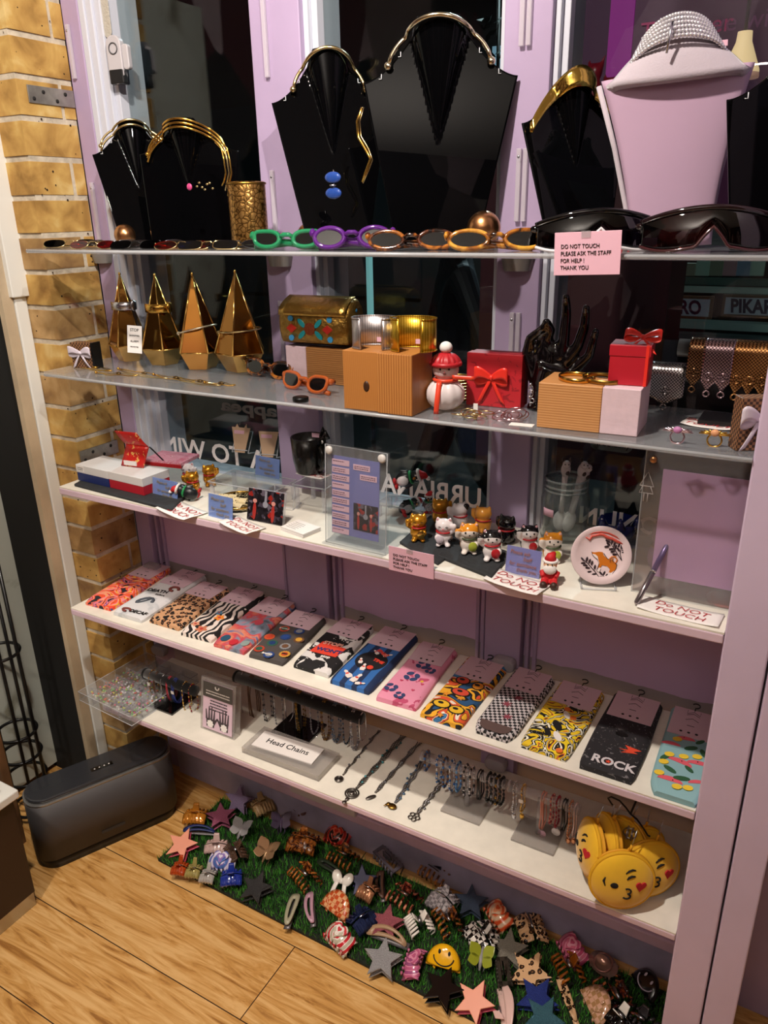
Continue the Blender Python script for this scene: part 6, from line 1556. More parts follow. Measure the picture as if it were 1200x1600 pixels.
for f, lab, mt, bd, st, L in ((.14, 'gold bead bracelet with a white tag on the short black stand', GOLD, [GOLD, BRB], 1, .058), (.24, 'brown cord bracelet next to the tagged gold one', BRB, None, 2, .064), (.38, 'thin grey chain bracelet on the short black stand', SILVER, None, 1, .050),
        (.50, 'red and pink cord bracelet on the short black stand', P('red_cord', 'b83a4a', .5), None, 2, .052), (.62, 'navy blue cord bracelet on the short black stand', P('navy_cord', '2a3a86', .5), None, 3, .052), (.80, 'gold bead strand at the right of the short black stand', GOLD, [PGOLD, GOLD], 1, .070), (.93, 'dark red and gold bracelet at the end of the short black stand', RDB, [RDB, GOLD], 1, .066)):
    hang('hanging_bracelet', lab, 'bracelet', p1+Vector((L1*f, 0, .0)), L, .0155, mt, bd, group=G1, strands=st, tagc=(f in (.14, .62)), top=.0145)
# framed leaflet block
a = on5(312, 1138); c = on5(365, 1158); h_ = at_y(303, 1058, a.y+.01).z-Z5; rz = math.atan2(c.y-a.y, c.x-a.x); w = (c-a).length
o = thing('leaflet_block', 'clear block frame with a pink and grey leaflet of two hands', 'sign', a, 0, None, rot=(rad(-10), 0, rz))
CLB = CLEAR('thick_acrylic_block', (.9, .88, .86), 1.2, .05, 1.49, .35, (.62, .58, .56))
B().span((0, .002, 0), (w, .024, h_)).build('block', CLB, o, bevel=.0015)
B().span((w*.09, 0, h_*.06), (w*.94, .0018, h_*.94)).build('leaflet', P('pink_leaflet', 'd8bccb', .5), o)
B().span((w*.09, -.0006, h_*.66), (w*.94, .0004, h_*.94)).build('grey_band', P('grey_band', '57534f', .5), o)
hd = P('leaflet_hand', '4a4044', .6)
for s, cx in ((1, .32), (-1, .72)):
    q = B(); T_ = Matrix.Translation((w*cx, -.0004, h_*.17)) @ Matrix.Rotation(pi/2, 4, 'X'); k = w*.01
    q.prism([(x*k, y*k) for x, y in ((-11, -8), (11, -8), (12, 12), (-12, 12))], .0005, T=T_)
    for (x0, x1, y1_) in ((-11, -13, 34), (-4, -4, 42), (3, 4, 42), (10, 12, 36)): q.prism([((x0-2.6)*k, 10*k), ((x0+2.6)*k, 10*k), ((x1+1.2)*k, y1_*k), ((x1-1.2)*k, y1_*k)], .0005, T=T_)
    q.prism([(s*10*k, -4*k), (s*22*k, 16*k), (s*19*k, 18*k), (s*8*k, 6*k)], .0005, T=T_); q.build('hand_print', hd, o)
    B().prism([(9*k*(1+.12*cos(8*g))*cos(g), 9*k*(1+.12*cos(8*g))*sin(g)) for g in [2*pi*i/40 for i in range(40)]], .0004, T=T_, z0=.0006).build('lace_flower', PAPER, o)
tlines(o, w*.30, w*.80, h_*.61, 4, h_*.055, h_*.022, INK, y=-.0006).build('printed_line', INK, o)
tlines(o, w*.18, w*.86, h_*.78, 2, h_*.05, h_*.02, INK, y=-.0008).build('pale_line', PAPER, o)
B().ring((w*.5, -.001, h_*.88), w*.05, w*.014, 12, 5, ax='y', a0=pi*.9, a1=2*pi+.3).build('leaflet_emblem', PAPER, o)
# wide acrylic block and long black bar of chains
a = on5(378, 1176); c = on5(498, 1222); w = (c-a).length; rz = math.atan2(c.y-a.y, c.x-a.x)
o = thing('acrylic_block', 'wide clear acrylic block carrying the head chains card', 'display block', a, rz)
B().span((0, 0, 0), (w, .085, .016)).build('block', CLB, o, bevel=.001)
o = thing('name_card', 'white folded card reading head chains', 'sign', a+Vector((.018*cos(rz), .014, .0166)), rz+rad(3))
B().span((0, 0, 0), (w*.76, .054, .003)).build('card', PAPER, o); text('lettering', 'Head Chains', .0215, INK, o, (w*.38, .027, .0032), (0, 0, 0), bold=.0002)
_, p2, L2 = barstand('long black chain stand behind the head chains card', 371, 566, (1062, 1118), 1.20, .014, VELVET, foot=(.10, .085), matb=BLACKG, up=.50)
G2 = 'chains on the long black stand'
for f, lab, mt, bd, st, L, ch in ((.05, 'silver cord with a tube end on the long black stand', SILVER, None, 1, .105, ('tube', CHROME)), (.13, 'brown leather strands on the long black stand', BRB, None, 3, .115, None), (.25, 'dark bead strands with a gold drop on the long stand', GRB, [GRB, BB], 2, .110, ('drop', GOLD)),
        (.34, 'silver leaf chain with an oval drop on the long stand', SILVER, [SILVER, SB], 1, .108, ('drop', SB)), (.43, 'short fine silver chain on the long black stand', SILVER, None, 1, .075, None), (.52, 'old gold chain pair over the stand upright', DGOLD, [DGOLD], 2, .095, ('tube', DGOLD)), (.63, 'silver chain with an elephant charm', SILVER, [SB], 1, .085, ('elephant', SILVER)),
        (.72, 'brown and gold bead strands right of the elephant charm', BRB, [BRB, DGOLD], 2, .090, None), (.80, 'blue and grey bead strands on the long black stand', GRB, [P('slate_blue_bead', '47617c', .25), GRB], 2, .085, ('drop', DGOLD)), (.88, 'blue bead strand beside the silver fringe', GRB, [P('slate_blue_bead', '47617c', .25), BB], 1, .080, None), (.94, 'silver fringe chains near the end of the long stand', SILVER, [SB, SILVER], 2, .088, None), (1.0, 'thin silver chain at the right end of the long stand', SILVER, None, 1, .055, None)):
    hang('hanging_chain', lab, 'necklace', p2+Vector((L2*f, 0, 0)), L, .0165, mt, bd, 30, .0022, .0013, G2, st, ch, top=.0155)
# chains laid on the shelf
def laid(label, p0, p1, mats, wd, pend, n=30, seed=0, blue=None):
    a = on5(*p0); c = on5(*p1); d = c-a; nr = Vector((-d.y, d.x, 0)).normalized(); r_ = random.Random(seed)
    o = thing('head_chain', label, 'head chain', a, 0, 'head chains laid on the lowest shelf')
    for k in range(len(mats)):
        off = (k-(len(mats)-1)/2)*wd
        pts = [d*(i/n)*.82+nr*(off*(1-.5*i/n)+.0015*sin(i*.9+k))+Vector((0, 0, .0022+.0006*k)) for i in range(n+1)]
        q = B(); [q.ell(p, (.0019, .0019, .0015), n=6, m=4) for p in pts]; q.tube(pts, .0009, 4); q.build('chain_strand', mats[k], o)
    for i in range(9):
        if blue or i % 2: 
            p = d*(.1+.08*i)+nr*r_.uniform(-1, 1)*wd*1.8+Vector((0, 0, .003)); B().ell(p, (.003, .003, .0025), n=8, m=5).build('charm_bead', blue or SB, o)
    e = d*.9+Vector((0, 0, .002))
    T = Matrix.Translation(e)
    q = B()
    if pend == 'disc': q.ring((0, 0, .001), .0085, .0016, 20, 6, T=T); q.lathe([(.0075, 0), (.0075, .0012)], 18, T=T); q.ring((.0, 0, .002), .004, .001, 12, 5, T=T)
    if pend == 'eye': q.ring((0, 0, .001), .014, .0018, 22, 6, T=T); q.ring((0, 0, .001), .009, .0016, 20, 6, T=T); q.ell((0, 0, .001), (.006, .006, .003), T=T); q.ell((.0, -.019, .001), (.004, .006, .002), T=T); q.ell((.0, -.030, .001), (.005, .005, .002), T=T)
    if pend == 'leaf': q.ell((0, 0, .001), (.005, .012, .002), T=T @ Matrix.Rotation(-.6, 4, 'Z'))
    if pend == 'elephant': q.ell((0, 0, .003), (.010, .008, .003), T=T); q.ell((-.009, .002, .003), (.005, .005, .003), T=T); q.tube([(-.012, .0, .003), (-.015, -.007, .003)], [.002, .001], 6, T=T)
    if pend == 'flower': [q.ring((.0075*cos(g), .0075*sin(g), .001), .0045, .0013, 12, 5, T=T) for g in [2*pi*i/5 for i in range(5)]]
    q.build('pendant', DGOLD if pend == 'elephant' else DSILVER, o)
laid('head chain with small bells and a round tree pendant', (592, 1143), (522, 1228), [DSILVER, DSILVER], .003, 'disc', seed=1)
laid('head chain with a large eye pendant and turquoise beads', (630, 1152), (540, 1252), [DSILVER]*4, .0042, 'eye', seed=2, blue=P('turquoise_bead', '3a8a92', .3))
laid('grey multi-strand head chain ending in a leaf', (655, 1162), (570, 1258), [DSILVER, SB, DSILVER], .0042, 'leaf', seed=3)
laid('blue beaded head chain with a gold elephant pendant', (665, 1185), (606, 1272), [GRB, DSILVER, GRB], .005, 'elephant', seed=4, blue=P('slate_blue_bead', '47617c', .25))
laid('silver chain bundle ending in a flower of rings', (690, 1225), (642, 1284), [DSILVER, SILVER, DSILVER], .004, 'flower', seed=5)
# clear bars with bracelets
_, p3, L3 = barstand('clear bar stand with blue eye bead bracelets', 661, 792, (1185, 1222), 1.155, .0105, ACRYLM, foot=(.085, .075), matb=CLB, up=.55)
_, p4, L4 = barstand('clear bar stand with pink and red bracelets, beside the yellow pouches', 797, 906, (1228, 1266), 1.150, .0105, ACRYLM, foot=(.085, .075), matb=CLB, up=.45)
G3 = 'bracelets on the clear bars'
for f, lab, mt, bd, st, L in ((.05, 'copper and blue eye bracelet at the left end of the clear bar', BRB, [BLB, BRB], 1, .030), (.20, 'blue eye bead bracelet, first on the clear bar', GRB, [BLB, SILVER], 1, .050), (.28, 'blue eye bead bracelet with brown cord', BRB, [BLB, BRB], 1, .056), (.36, 'blue eye bead bracelet with silver spacers', SILVER, [BLB, SILVER, SILVER], 1, .062), (.44, 'pale blue bead bracelet beside the black and silver ones', GRB, [P('pale_blue_bead', '6a94bc', .2), BLB], 1, .055),
        (.53, 'silver and black star bracelet on the clear bar', SILVER, [SILVER, BB], 1, .058), (.60, 'silver chain bracelet with tiny black beads', SILVER, [SILVER, SILVER, BB], 1, .055), (.70, 'single black leather loop on the clear bar', BB, None, 2, .056), (.80, 'black bead bracelet left in the stack', BB, [BB], 1, .052), (.85, 'black and steel bead bracelet in the stack', BB, [BB, BB, SB], 1, .054), (.90, 'black and gold bead bracelet in the stack', BB, [BB, BB, DGOLD], 1, .052), (.95, 'black bead bracelet at the right of the stack', BB, [BB], 1, .050)):
    hang('bead_bracelet', lab, 'bracelet', p3+Vector((L3*f, 0, 0)), L, .013, mt, bd, 24, .0028, .0016, G3, st, None, top=.0125)
for f, lab, mt, bd, st, L, ch in ((.08, 'fine silver chain bracelet alone on the clear bar', SILVER, [SILVER], 1, .055, ('drop', SILVER)), (.20, 'gold chain bracelet beside the single silver one', GOLD, [GOLD, PGOLD], 1, .048, ('drop', GOLD)), (.50, 'salmon cord bracelet with a pink tag', PKB, None, 2, .072, ('disc', PINKP)), (.62, 'dark red bead bracelet left of another red one', RDB, [RDB, PKB], 1, .050, None), (.70, 'dark red bead bracelet with a white flower charm', RDB, [RDB], 1, .055, ('disc', WHC)),
        (.80, 'black cord bracelet right of the red ones', BB, None, 2, .058, None), (.88, 'copper chain bracelet with a long drop', ROSE, [ROSE], 1, .066, ('drop', ROSE)), (.95, 'pale pink chain bracelet at the end of the clear bar', P('pale_pink_chain', 'd8b8b4', .3, .5), None, 1, .062, ('drop', ROSE))):
    hang('bead_bracelet', lab, 'bracelet', p4+Vector((L4*f, 0, 0)), L, .013, mt, bd, 24, .0022, .0014, 'bracelets on the second clear bar', st, ch, tagc=(f == .20), top=.0125)
# yellow pouches on a wire hook
YEL = P('yellow_plush', 'e8b420', .85, sheen=.4, vary=.06, vscale=30); ZIP = P('yellow_zip', 'd89a1c', .6)
HK = at_y(984, 1302, 1.13)
o = thing('wire_hook', 'black curved wire hanger holding the yellow pouches', 'hook', HK)
hp_ = lambda px, py: at_y(px, py, 1.13)-HK
B().tube([hp_(957, 1258), hp_(953, 1252), hp_(950, 1247), hp_(955, 1245), hp_(968, 1251), hp_(978, 1262), hp_(985, 1272), hp_(995, 1280), hp_(1004, 1292), hp_(1012, 1305), hp_(1016, 1307)], .0016, 8).build('wire', BLACK, o)
B().tube([hp_(985, 1272), Vector((.0, .08, hp_(985, 1272).z)), Vector((0, 1.30-1.13, hp_(985, 1272).z+.01))], .0018, 8).build('arm', BLACK, o)
for k in range(3): B().ring((.004*k-.004, 0, .0), .011, .0012, 18, 6, ax='y' if k % 2 else 'x').build('key_ring', STEEL, o)
B().tube([hp_(960, 1258), hp_(956, 1275), hp_(952, 1292)], .0012, 6).build('chain', STEEL, o)
def pouch(label, px, py, y, R, yaw, roll, face=True):
    c = at_y(px, py, y); R = min(R, c.z-Z5-.004)
    o = thing('plush_pouch', label, 'pouch', c, 0, 'yellow winking face pouches on the wire hook', rot=(rad(-8), roll, yaw))
    d = .020
    q = B(); q.ell((0, 0, 0), (R, d, R), n=36, m=22); q.build('pouch_body', YEL, o)
    B().ring((0, -.002, 0), R*.985, .0035, 44, 8, ax='y').build('piping', P('yellow_piping', 'dca41c', .8), o)
    B().ring((0, .006, 0), R*.98, .0025, 30, 6, ax='y', a0=.5, a1=pi-.5).build('zip', ZIP, o)
    B().tube([(0, .004, R*.97), (0, .002, R*1.25)], .0024, 6).build('zip_pull', ZIP, o); B().tube([(0, .002, R*1.25), (.002, .006, R*1.75)], .0011, 6).build('chain', STEEL, o)
    if face:
        ys = lambda x, z: -d*sqrt(max(0, 1-(x*x+z*z)/(R*R)))-.0004
        S_ = lambda u, v: (u*R, ys(u*R, v*R), v*R)
        K = P('face_thread', '151010', .8)
        B().ell(S_(-.30, -.02), (R*.13, .0016, R*.10), n=14, m=8).build('open_eye', K, o)
        B().tube([S_(-.62+.0, .16), S_(-.64, .02), S_(-.56, -.12)], [.001, .0022, .001], 6).build('eyebrow', K, o)
        B().tube([S_(.02, .28), S_(.06, .36), S_(.14, .42), S_(.25, .44)], [.001, .0022, .0022, .001], 6).build('winking_eye', K, o)
        B().tube([S_(-.06, .46), S_(.02, .56), S_(.12, .62), S_(.22, .62)], [.001, .0018, .0018, .001], 6).build('eyebrow', K, o)
        B().tube([S_(.14+.11*cos(g), -.11+.09*sin(g)) for g in [2.4-.55*k for k in range(8)]]+[S_(.16+.12*cos(g), -.30+.10*sin(g)) for g in [1.5-.55*k for k in range(8)]], .0016, 6).build('kissing_mouth', K, o)
        hx, hy, hz = S_(.50, .14); B().prism(heart(R*.20), .002, T=Matrix.Translation((hx, hy-.0004, hz)) @ Matrix.Rotation(.35, 4, 'Z') @ Matrix.Rotation(pi/2, 4, 'X'), z0=-.001).build('heart', P('red_heart', 'c0202a', .8), o)
    return o
pouch('front yellow winking pouch with a red heart, facing the room', 971, 1374, 1.058, .054, rad(24), rad(12))
pouch('yellow winking pouch half hidden behind the front one, on the right', 1014, 1357, 1.108, .053, rad(34), rad(14))
pouch('yellow pouch turned sideways at the far left of the bunch', 923, 1325, 1.088, .050, rad(-56), rad(-6))
pouch('second yellow pouch from the left, turned sideways', 948, 1315, 1.115, .048, rad(-54), 0)
pouch('yellow pouch at the back of the bunch under the key rings', 978, 1318, 1.15, .047, rad(-30), 0, False)
pouch('yellow pouch at the back right of the bunch', 1004, 1325, 1.165, .049, rad(40), rad(10), False)
# ================================================================ ON THE FLOOR
def on0(px, py, z=0.0): return at_z(px, py, z)
# speaker
F1, F2 = on0(67, 1370), on0(287, 1272)
d = F2-F1; L_ = d.length; rz = math.atan2(d.y, d.x); hS = at_y(46, 1266, F1.y).z
SPK = P('graphite_mesh', '4a4748', .55, .3, bump=.15, bscale=900); SPT = P('graphite_top', '2c2d31', .25, coat=.3)
o = thing('speaker', 'dark grey rounded loudspeaker standing on the floor by the brick pier', 'speaker', F1, rz)
dS = .105
def foot_(k=0.0, r=.046):
    return rrect(L_-2*k, dS-2*k, r, 8, (L_/2, dS/2))
q = B(); q.prism(foot_(), hS-.045, smooth=True, z0=.03); q.build('mesh_body', SPK, o)
B().prism(foot_(.006), .03, smooth=True).build('base', P('speaker_base', '141416', .4), o)
B().prism(foot_(.0), .006, smooth=True, z0=hS-.015).build('chrome_line', P('speaker_rim', '9a9896', .25, .7), o)
B().prism(foot_(.004), .010, smooth=True, z0=hS-.009).build('top', SPT, o, bevel=.004)
B().box((L_*.52, dS*.45, hS+.0012), (.055, .014, .001)).build('control_strip', BLACKG, o)
for k in range(4): B().lathe([(.002, 0), (.002, .0004)], 10, c=(L_*.52-.018+k*.012, dS*.45, hS+.0016)).build('indicator', PAPER, o)
B().box((L_*.5, -.0005, .055), (.06, .001, .008)).build('name_plate', P('speaker_plate', '2a2a2c', .3), o)
# counter corner in the foreground
C0 = on0(60, 1412); hC = at_y(21, 1248, C0.y).z
o = thing('counter', 'dark brown counter with a white top, cut off by the left edge', 'counter', C0)
B().span((-.22, -.55, .04), (0, 0, hC)).build('body', P('dark_brown_laminate', '2a1a16', .35), o, bevel=.002)
B().span((-.22, -.56, hC+.001), (.012, .010, hC+.022)).build('white_top', P('white_gloss_trim', 'd8d8d2', .25), o, bevel=.003)
B().span((-.22, -.54, hC+.023), (-.012, -.02, hC+.045)).build('upper_slab', P('white_gloss_trim', 'd8d8d2', .25), o, bevel=.003)
B().span((-.218, -.548, 0), (-.003, -.003, .039)).build('steel_plinth', STEEL, o, bevel=.001)
# wire rack
rc = at_x(4, 1035, -1.68); yr = rc.y
o = thing('wire_rack', 'black wire rack of stacked hoops beside the grey door', 'rack', Vector((rc.x-.01, yr, 0)))
WIRE = P('black_wire', '0d0d0e', .3)
for (py, R) in ((1025, .050), (1135, .050), (1165, .050), (1195, .050), (1235, .050), (1290, .050)):
    z = at_y(10, py, yr).z; B().ring((0, 0, z), R, .0042, 36, 8).build('hoop', WIRE, o)
zt = at_y(10, 940, yr).z
for k, g in enumerate((-.5, .0, .5, 1.6, 2.6, 3.8, 4.9)): B().tube([(.05*cos(g), .05*sin(g), .0), (.05*cos(g), .05*sin(g), zt+.1)], .0042, 8).build('upright', WIRE, o)
o = thing('wooden_batten', 'worn brown wooden batten standing before the black wire rack', 'batten', at_x(18, 1200, -1.62)*1.0)
zb = o.location.z; o.location.z = 0
B().span((-.02, -.03, 0), (.004, -.008, at_x(2, 1062, -1.62).z)).build('batten', P('worn_batten', '6b4a2c', .7, vary=.35, vscale=18), o, bevel=.002)
# grass mats
XM0, YM0, YM1 = -1.262, 1.008, 1.255
XMJ = on0(381, 1424).x
def grass_mat(label, x0, x1, seed):
    o = thing('grass_mat', label, 'mat', Vector((x0, YM0, 0)))
    B().span((0, 0, 0), (x1-x0, YM1-YM0, .007)).build('backing', P('mat_backing', '12180f', .8), o)
    r_ = np.random.default_rng(seed); w = x1-x0; n = int(w*(YM1-YM0)*70000)
    x = r_.uniform(0, w, n); y = r_.uniform(0, YM1-YM0, n); a = r_.uniform(0, 2*pi, n); hh = r_.uniform(.011, .022, n); lean = r_.uniform(.002, .010, n); b_ = r_.uniform(0, 2*pi, n); tw = .0011
    z0 = np.full(n, .006)
    V = np.stack([np.stack([x-tw*np.cos(a), y-tw*np.sin(a), z0], 1), np.stack([x+tw*np.cos(a), y+tw*np.sin(a), z0], 1), np.stack([x+lean*np.cos(b_), y+lean*np.sin(b_), z0+hh], 1)], 1).reshape(-1, 3)
    me = bpy.data.meshes.new('grass_pile'); me.from_pydata(V.tolist(), [], np.arange(3*n).reshape(-1, 3).tolist())
    for k, c in enumerate(('3a7a28', '58a03a', '2a6420')): me.materials.append(P('grass_%d' % k, c, .6))
    me.polygons.foreach_set('material_index', r_.integers(0, 3, n).astype(np.int32)); me.update()
    g = bpy.data.objects.new('grass_pile', me); COL.objects.link(g); g.parent = o; g['kind'] = 'stuff'
grass_mat('artificial grass mat nearest the speaker', XM0, XMJ-.001, 1)
grass_mat('longer artificial grass mat reaching the right post', XMJ+.001, -.065, 2)
ZG = .019
# ---- hair clips
def clear_col(n, c, milky=.35): return CLEAR('tint_'+n, hexc(c), 1.6, .05, 1.5, milky, hexc(c))
TORT2 = PAT('tortoise_clip', 'noise', 60, [(.36, '1a0c06'), (.48, '6a3414'), (.6, 'b8702c'), (.7, '3a1a0c')], .08, 1.0, 2, coat=.7, interp='LINEAR')
LEO = PAT('leopard_clip', 'voronoi', 90, [(0, '7a5230'), (.16, '1a100a'), (.42, 'c8a078')], .15, .2, coat=.6)
def glit(n, c): return P('glitter_'+n, c, .28, .55, bump=.9, bscale=900, vary=.35, vscale=500)
def jaw(o, W, D, H, nt, mat, side, arch=.55, tooth=.014, name='jaw', fill=True):
    """one half of a claw: an arched rib band with teeth"""
    b = B()
    if fill: b.surf(lambda u, v: ((u-.5)*W, side*(.003+D*sin(pi/2*v)), H*(1-.62*v)*(1-.5*(2*u-1)**2*arch)), 14, 6, .0022)
    for k in range(nt):
        u = (k+.5)/nt; x = (u-.5)*W; kk = 1-.5*(2*u-1)**2*arch
        b.tube([(x, side*(.003+D*.3), H*.95*kk), (x, side*(.004+D*.95), H*.62*kk), (x, side*(.003+D*1.02), H*.30*kk), (x*.96, side*(.002+D*.72), H*.02)], [.0028, .0032, .0026, .0012], 7, flat=.8)
    return b.build(name, mat, o)
def claw(label, px, py, rz, mat, W=.07, D=.022, H=.036, nt=6, handle=None, tilt=0.0, group='claw hair clips on the grass', fill=True, name='claw_clip', lift=0.0):
    o = thing(name, label, 'hair clip', on0(px, py, ZG+.012)-Vector((0, 0, .012-lift)), 0, group, rot=(tilt, 0, rz))
    for s in (-1, 1): jaw(o, W, D, H, nt, mat, s, fill=fill)
    hm = handle or mat
    for s in (-1, 1): B().surf(lambda u, v: ((u-.5)*W*.34*(1-.3*v), s*(.004+.012*v), H*.9+.018*v), 6, 4, .002).build('handle', hm, o)
    B().tube([(-W*.12, 0, H*.88), (W*.12, 0, H*.88)], .0032, 8).build('spring', STEEL, o)
    return o
def starclip(label, px, py, rz, mat, R=.040, tilt=.25, under=None, roll=0.0, lift=.012):
    o = thing('star_clip', label, 'hair clip', on0(px, py, ZG+lift), 0, 'star hair clips on the grass', rot=(tilt, roll, rz))
    B().prism(star(R, R*.45), .004, z0=.006).build('star_face', mat, o, bevel=.0012)
    B().prism(star(R*.98, R*.44), .003, z0=-.008, T=Matrix.Translation((.002, -.002, 0))).build('back_star', under or mat, o, bevel=.001)
    q = B(); 
    for k in range(5): q.tube([(-.02+.01*k, -R*.25, .006), (-.02+.01*k, -R*.32, -.006)], [.0022, .001], 6)
    q.build('teeth', under or mat, o); B().tube([(-.008, .004, 0), (.008, .004, 0)], .0035, 8).build('spring', STEEL, o)
def snap(label, px, py, rz, mat, Lc=.075, Wc=.024, curve=0.0, tilt=.15):
    o = thing('snap_clip', label, 'hair clip', on0(px, py, ZG+.008), 0, 'slotted snap hair clips on the grass', rot=(tilt, 0, rz))
    def P2(t, s, k): 
        x = (t-.5)*Lc; ww = Wc*.5*k*(.62+.38*(1-t)); return (x, s*ww+curve*(1-(2*t-1)**2), .004*(1-(2*t-1)**2))
    def ringpt(g, k, c0=0): 
        t = .5-.5*cos(g)*(1 if k == 1 else .62); s = sin(g); e = abs(s)**.55*(1 if s > 0 else -1); return P2(t, e, k)
    b = B(); n = 40; vs = []; fs = []
    for i in range(n):
        g = 2*pi*i/n; a = Vector(ringpt(g, 1)); c = Vector(ringpt(g, .32))
        vs += [a, c, a+Vector((0, 0, .0028)), c+Vector((0, 0, .0028))]
    for i in range(n):
        j = (i+1) % n; A = 4*i; Bq = 4*j
        fs += [(A+2, Bq+2, Bq+3, A+3), (A, A+1, Bq+1, Bq), (A, Bq, Bq+2, A+2), (A+1, A+3, Bq+3, Bq+1)]
    b.add(vs, fs, True); b.build('slotted_plate', mat, o)
    B().surf(lambda u, v: ((u*.96+.10-.5)*Lc, (v-.5)*Wc*.5, -.005), 8, 2, .002).build('clasp_tongue', P('clasp_grey', '6c6668', .4, .5) if mat is not LEO else LEO, o)
def butterfly(label, px, py, rz, mat, S=.034, tilt=.35, body=None):
    o = thing('butterfly_clip', label, 'hair clip', on0(px, py, ZG+.014), 0, 'butterfly hair clips on the grass', rot=(tilt, 0, rz))
    for s in (-1, 1):
        for (a, l, w_) in ((.75, 1.0, .55), (-.45, .8, .5)):
            out = [(s*(S*l*t*cos(a)-w_*S*q_*sin(a)*sin(pi*t)), S*l*t*sin(a)+w_*S*q_*cos(a)*sin(pi*t)) for q_, ts in ((.7, [i/10 for i in range(11)]), (-.7, [1-i/10 for i in range(1, 10)])) for t in ts]
            if s < 0: out = out[::-1]
            B().prism(out, .0022, T=Matrix.Translation((s*.003, .002, .010)) @ Matrix.Rotation(-s*.45, 4, 'Y')).build('wing', mat, o, bevel=.0006)
    B().tube([(0, -S*.6, .006), (0, 0, .010), (0, S*.7, .008)], [.0025, .005, .002], 8).build('body', body or mat, o)
    for s in (-1, 1): B().tube([(s*.004, S*.0, .004), (s*.010, -S*.25, -.004), (s*.006, -S*.55, -.010)], [.003, .0025, .001], 6).build('claw_tooth', body or mat, o)
def heartclip(label, px, py, rz, c1, c2, c3, S=1.0, tilt=.5, nm=''):
    m_ = PAT('striped_'+nm, 'rings', 26, [(0, c1), (.34, c2), (.67, c3)], .15, 1.2, coat=.6)
    o = thing('heart_clip', label, 'hair clip', on0(px, py, ZG+.014), 0, 'striped heart claw clips on the grass', rot=(tilt, 0, rz)); o.scale = (S, S, S)
    n = 12
    B().surf(lambda u, v: ((u-.5)*.075, (v-.5)*.040*(1+.12*sin(u*n*pi)), .012-.016*(2*u-1)**2-.010*(2*v-1)**2), 30, 10, .0025).build('jaw', m_, o)
    B().prism(heart(.021), .004, z0=.011, T=Matrix.Translation((0, .008, 0))).build('heart_tab', m_, o, bevel=.001)
    B().prism(heart(.012), .001, z0=.0152, T=Matrix.Translation((0, .008, 0))).build('heart_inlay', P('inlay_'+c2, c2, .2, coat=.5), o); B().prism(heart(.006), .001, z0=.0162, T=Matrix.Translation((0, .008, 0))).build('heart_core', P('inlay_'+c1, c1, .2, coat=.5), o)
    B().surf(lambda u, v: ((u-.5)*.07, .015-(v)*.04, -.012-.004*v), 8, 4, .0025).build('back_jaw', m_, o)
    for k in range(6): B().tube([((k-2.5)*.012, -.019, .004), ((k-2.5)*.0115, -.026, -.008)], [.003, .001], 6).build('tooth', m_, o)
def smile(label, px, py, rz, mat, ink, R=.036, tilt=.9, nm='smile_clip'):
    o = thing(nm, label, 'hair clip', on0(px, py, ZG+.004), 0, 'smiling face hair clips', rot=(tilt, 0, rz))
    b = B(); out = [(R*cos(g), R*1.15*sin(g)) for g in [pi*i/24 for i in range(25)]]
    b.surf(lambda u, v: (R*cos(pi*u)*(1-v), R*1.15*sin(pi*u)*(1-v), .010*sqrt(max(0, 1-(1-v)**2))), 28, 6, .002); b.build('face', mat, o)
    B().span((-R, -.004, -.008), (R, .001, .001)).build('base_edge', P('amber_edge', 'b87a14', .3) if ink is INK else mat, o, bevel=.001)
    zf = lambda x, y: .010*sqrt(max(0, 1-min(1, (x*x+(y/1.15)**2)/R**2)))+.0012
    for s in (-1, 1): B().ell((s*R*.28, R*.75, zf(s*R*.28, R*.75)), (R*.075, R*.13, .0012), n=10, m=6).build('eye', ink, o)
    B().tube([(R*.58*cos(g), R*.55+R*.46*sin(g), zf(R*.58*cos(g), R*.55+R*.46*sin(g))) for g in [pi+.08+(pi-.16)*i/14 for i in range(15)]], .0013, 6).build('smile', ink, o)
    for s in (-1, 1): B().tube([(s*R*.5, -.004, 0), (s*R*.45, -.014, -.012)], [.003, .0012], 6).build('tooth', mat, o)
def rect(label, px, py, rz, mat, W=.07, D=.026, H=.03, tilt=.1, group='square claw clips on the grass'):
    o = thing('square_clip', label, 'hair clip', on0(px, py, ZG+.012)-Vector((0, 0, .010)), 0, group, rot=(tilt, 0, rz))
    q = B()
    for (a, c) in (((-W/2, -D/2), (W/2, -D/2+.007)), ((-W/2, D/2-.007), (W/2, D/2)), ((-W/2, -D/2), (-W/2+.009, D/2)), ((W/2-.009, -D/2), (W/2, D/2))): q.span((a[0], a[1], H-.003), (c[0], c[1], H))
    q.build('top_frame', mat, o)
    for s in (-1, 1):
        q = B()
        for k in range(7): q.tube([((k-3)*W/7.2, s*D/2, H-.002), ((k-3)*W/7.2, s*(D/2+.003), H*.5), ((k-3)*W/7.2, s*D*.25, 0)], [.003, .0028, .0012], 6)
        q.build('teeth', mat, o)
    for s in (-1, 1): B().span((-W*.16, s*.003+.0-.0015, H), (W*.16, s*.003+.0015, H+.016)).build('handle', mat, o)
R = rad
CORAL = P('coral_plastic', 'e89a80', .3, coat=.3); CORALB = P('deep_pink_plastic', 'b8405a', .3, coat=.3)
starclip('coral star clip nearest the speaker', 285, 1321, R(10), CORAL, .044, .35, CORALB)
starclip('pink glitter star clip behind the navy snap clip', 345, 1277, R(40), glit('mauve', 'a85c78'), .042, .2)
starclip('tall lilac glitter star clip standing at the back corner', 374, 1250, R(15), glit('lilac', '9a88ac'), .042, 1.0, lift=.03)
claw('amber gold claw clip at the back left of the grass', 306, 1276, R(25), P('amber_gold', 'b87424', .1, .3, coat=.6), .06, .02, .03, 6)
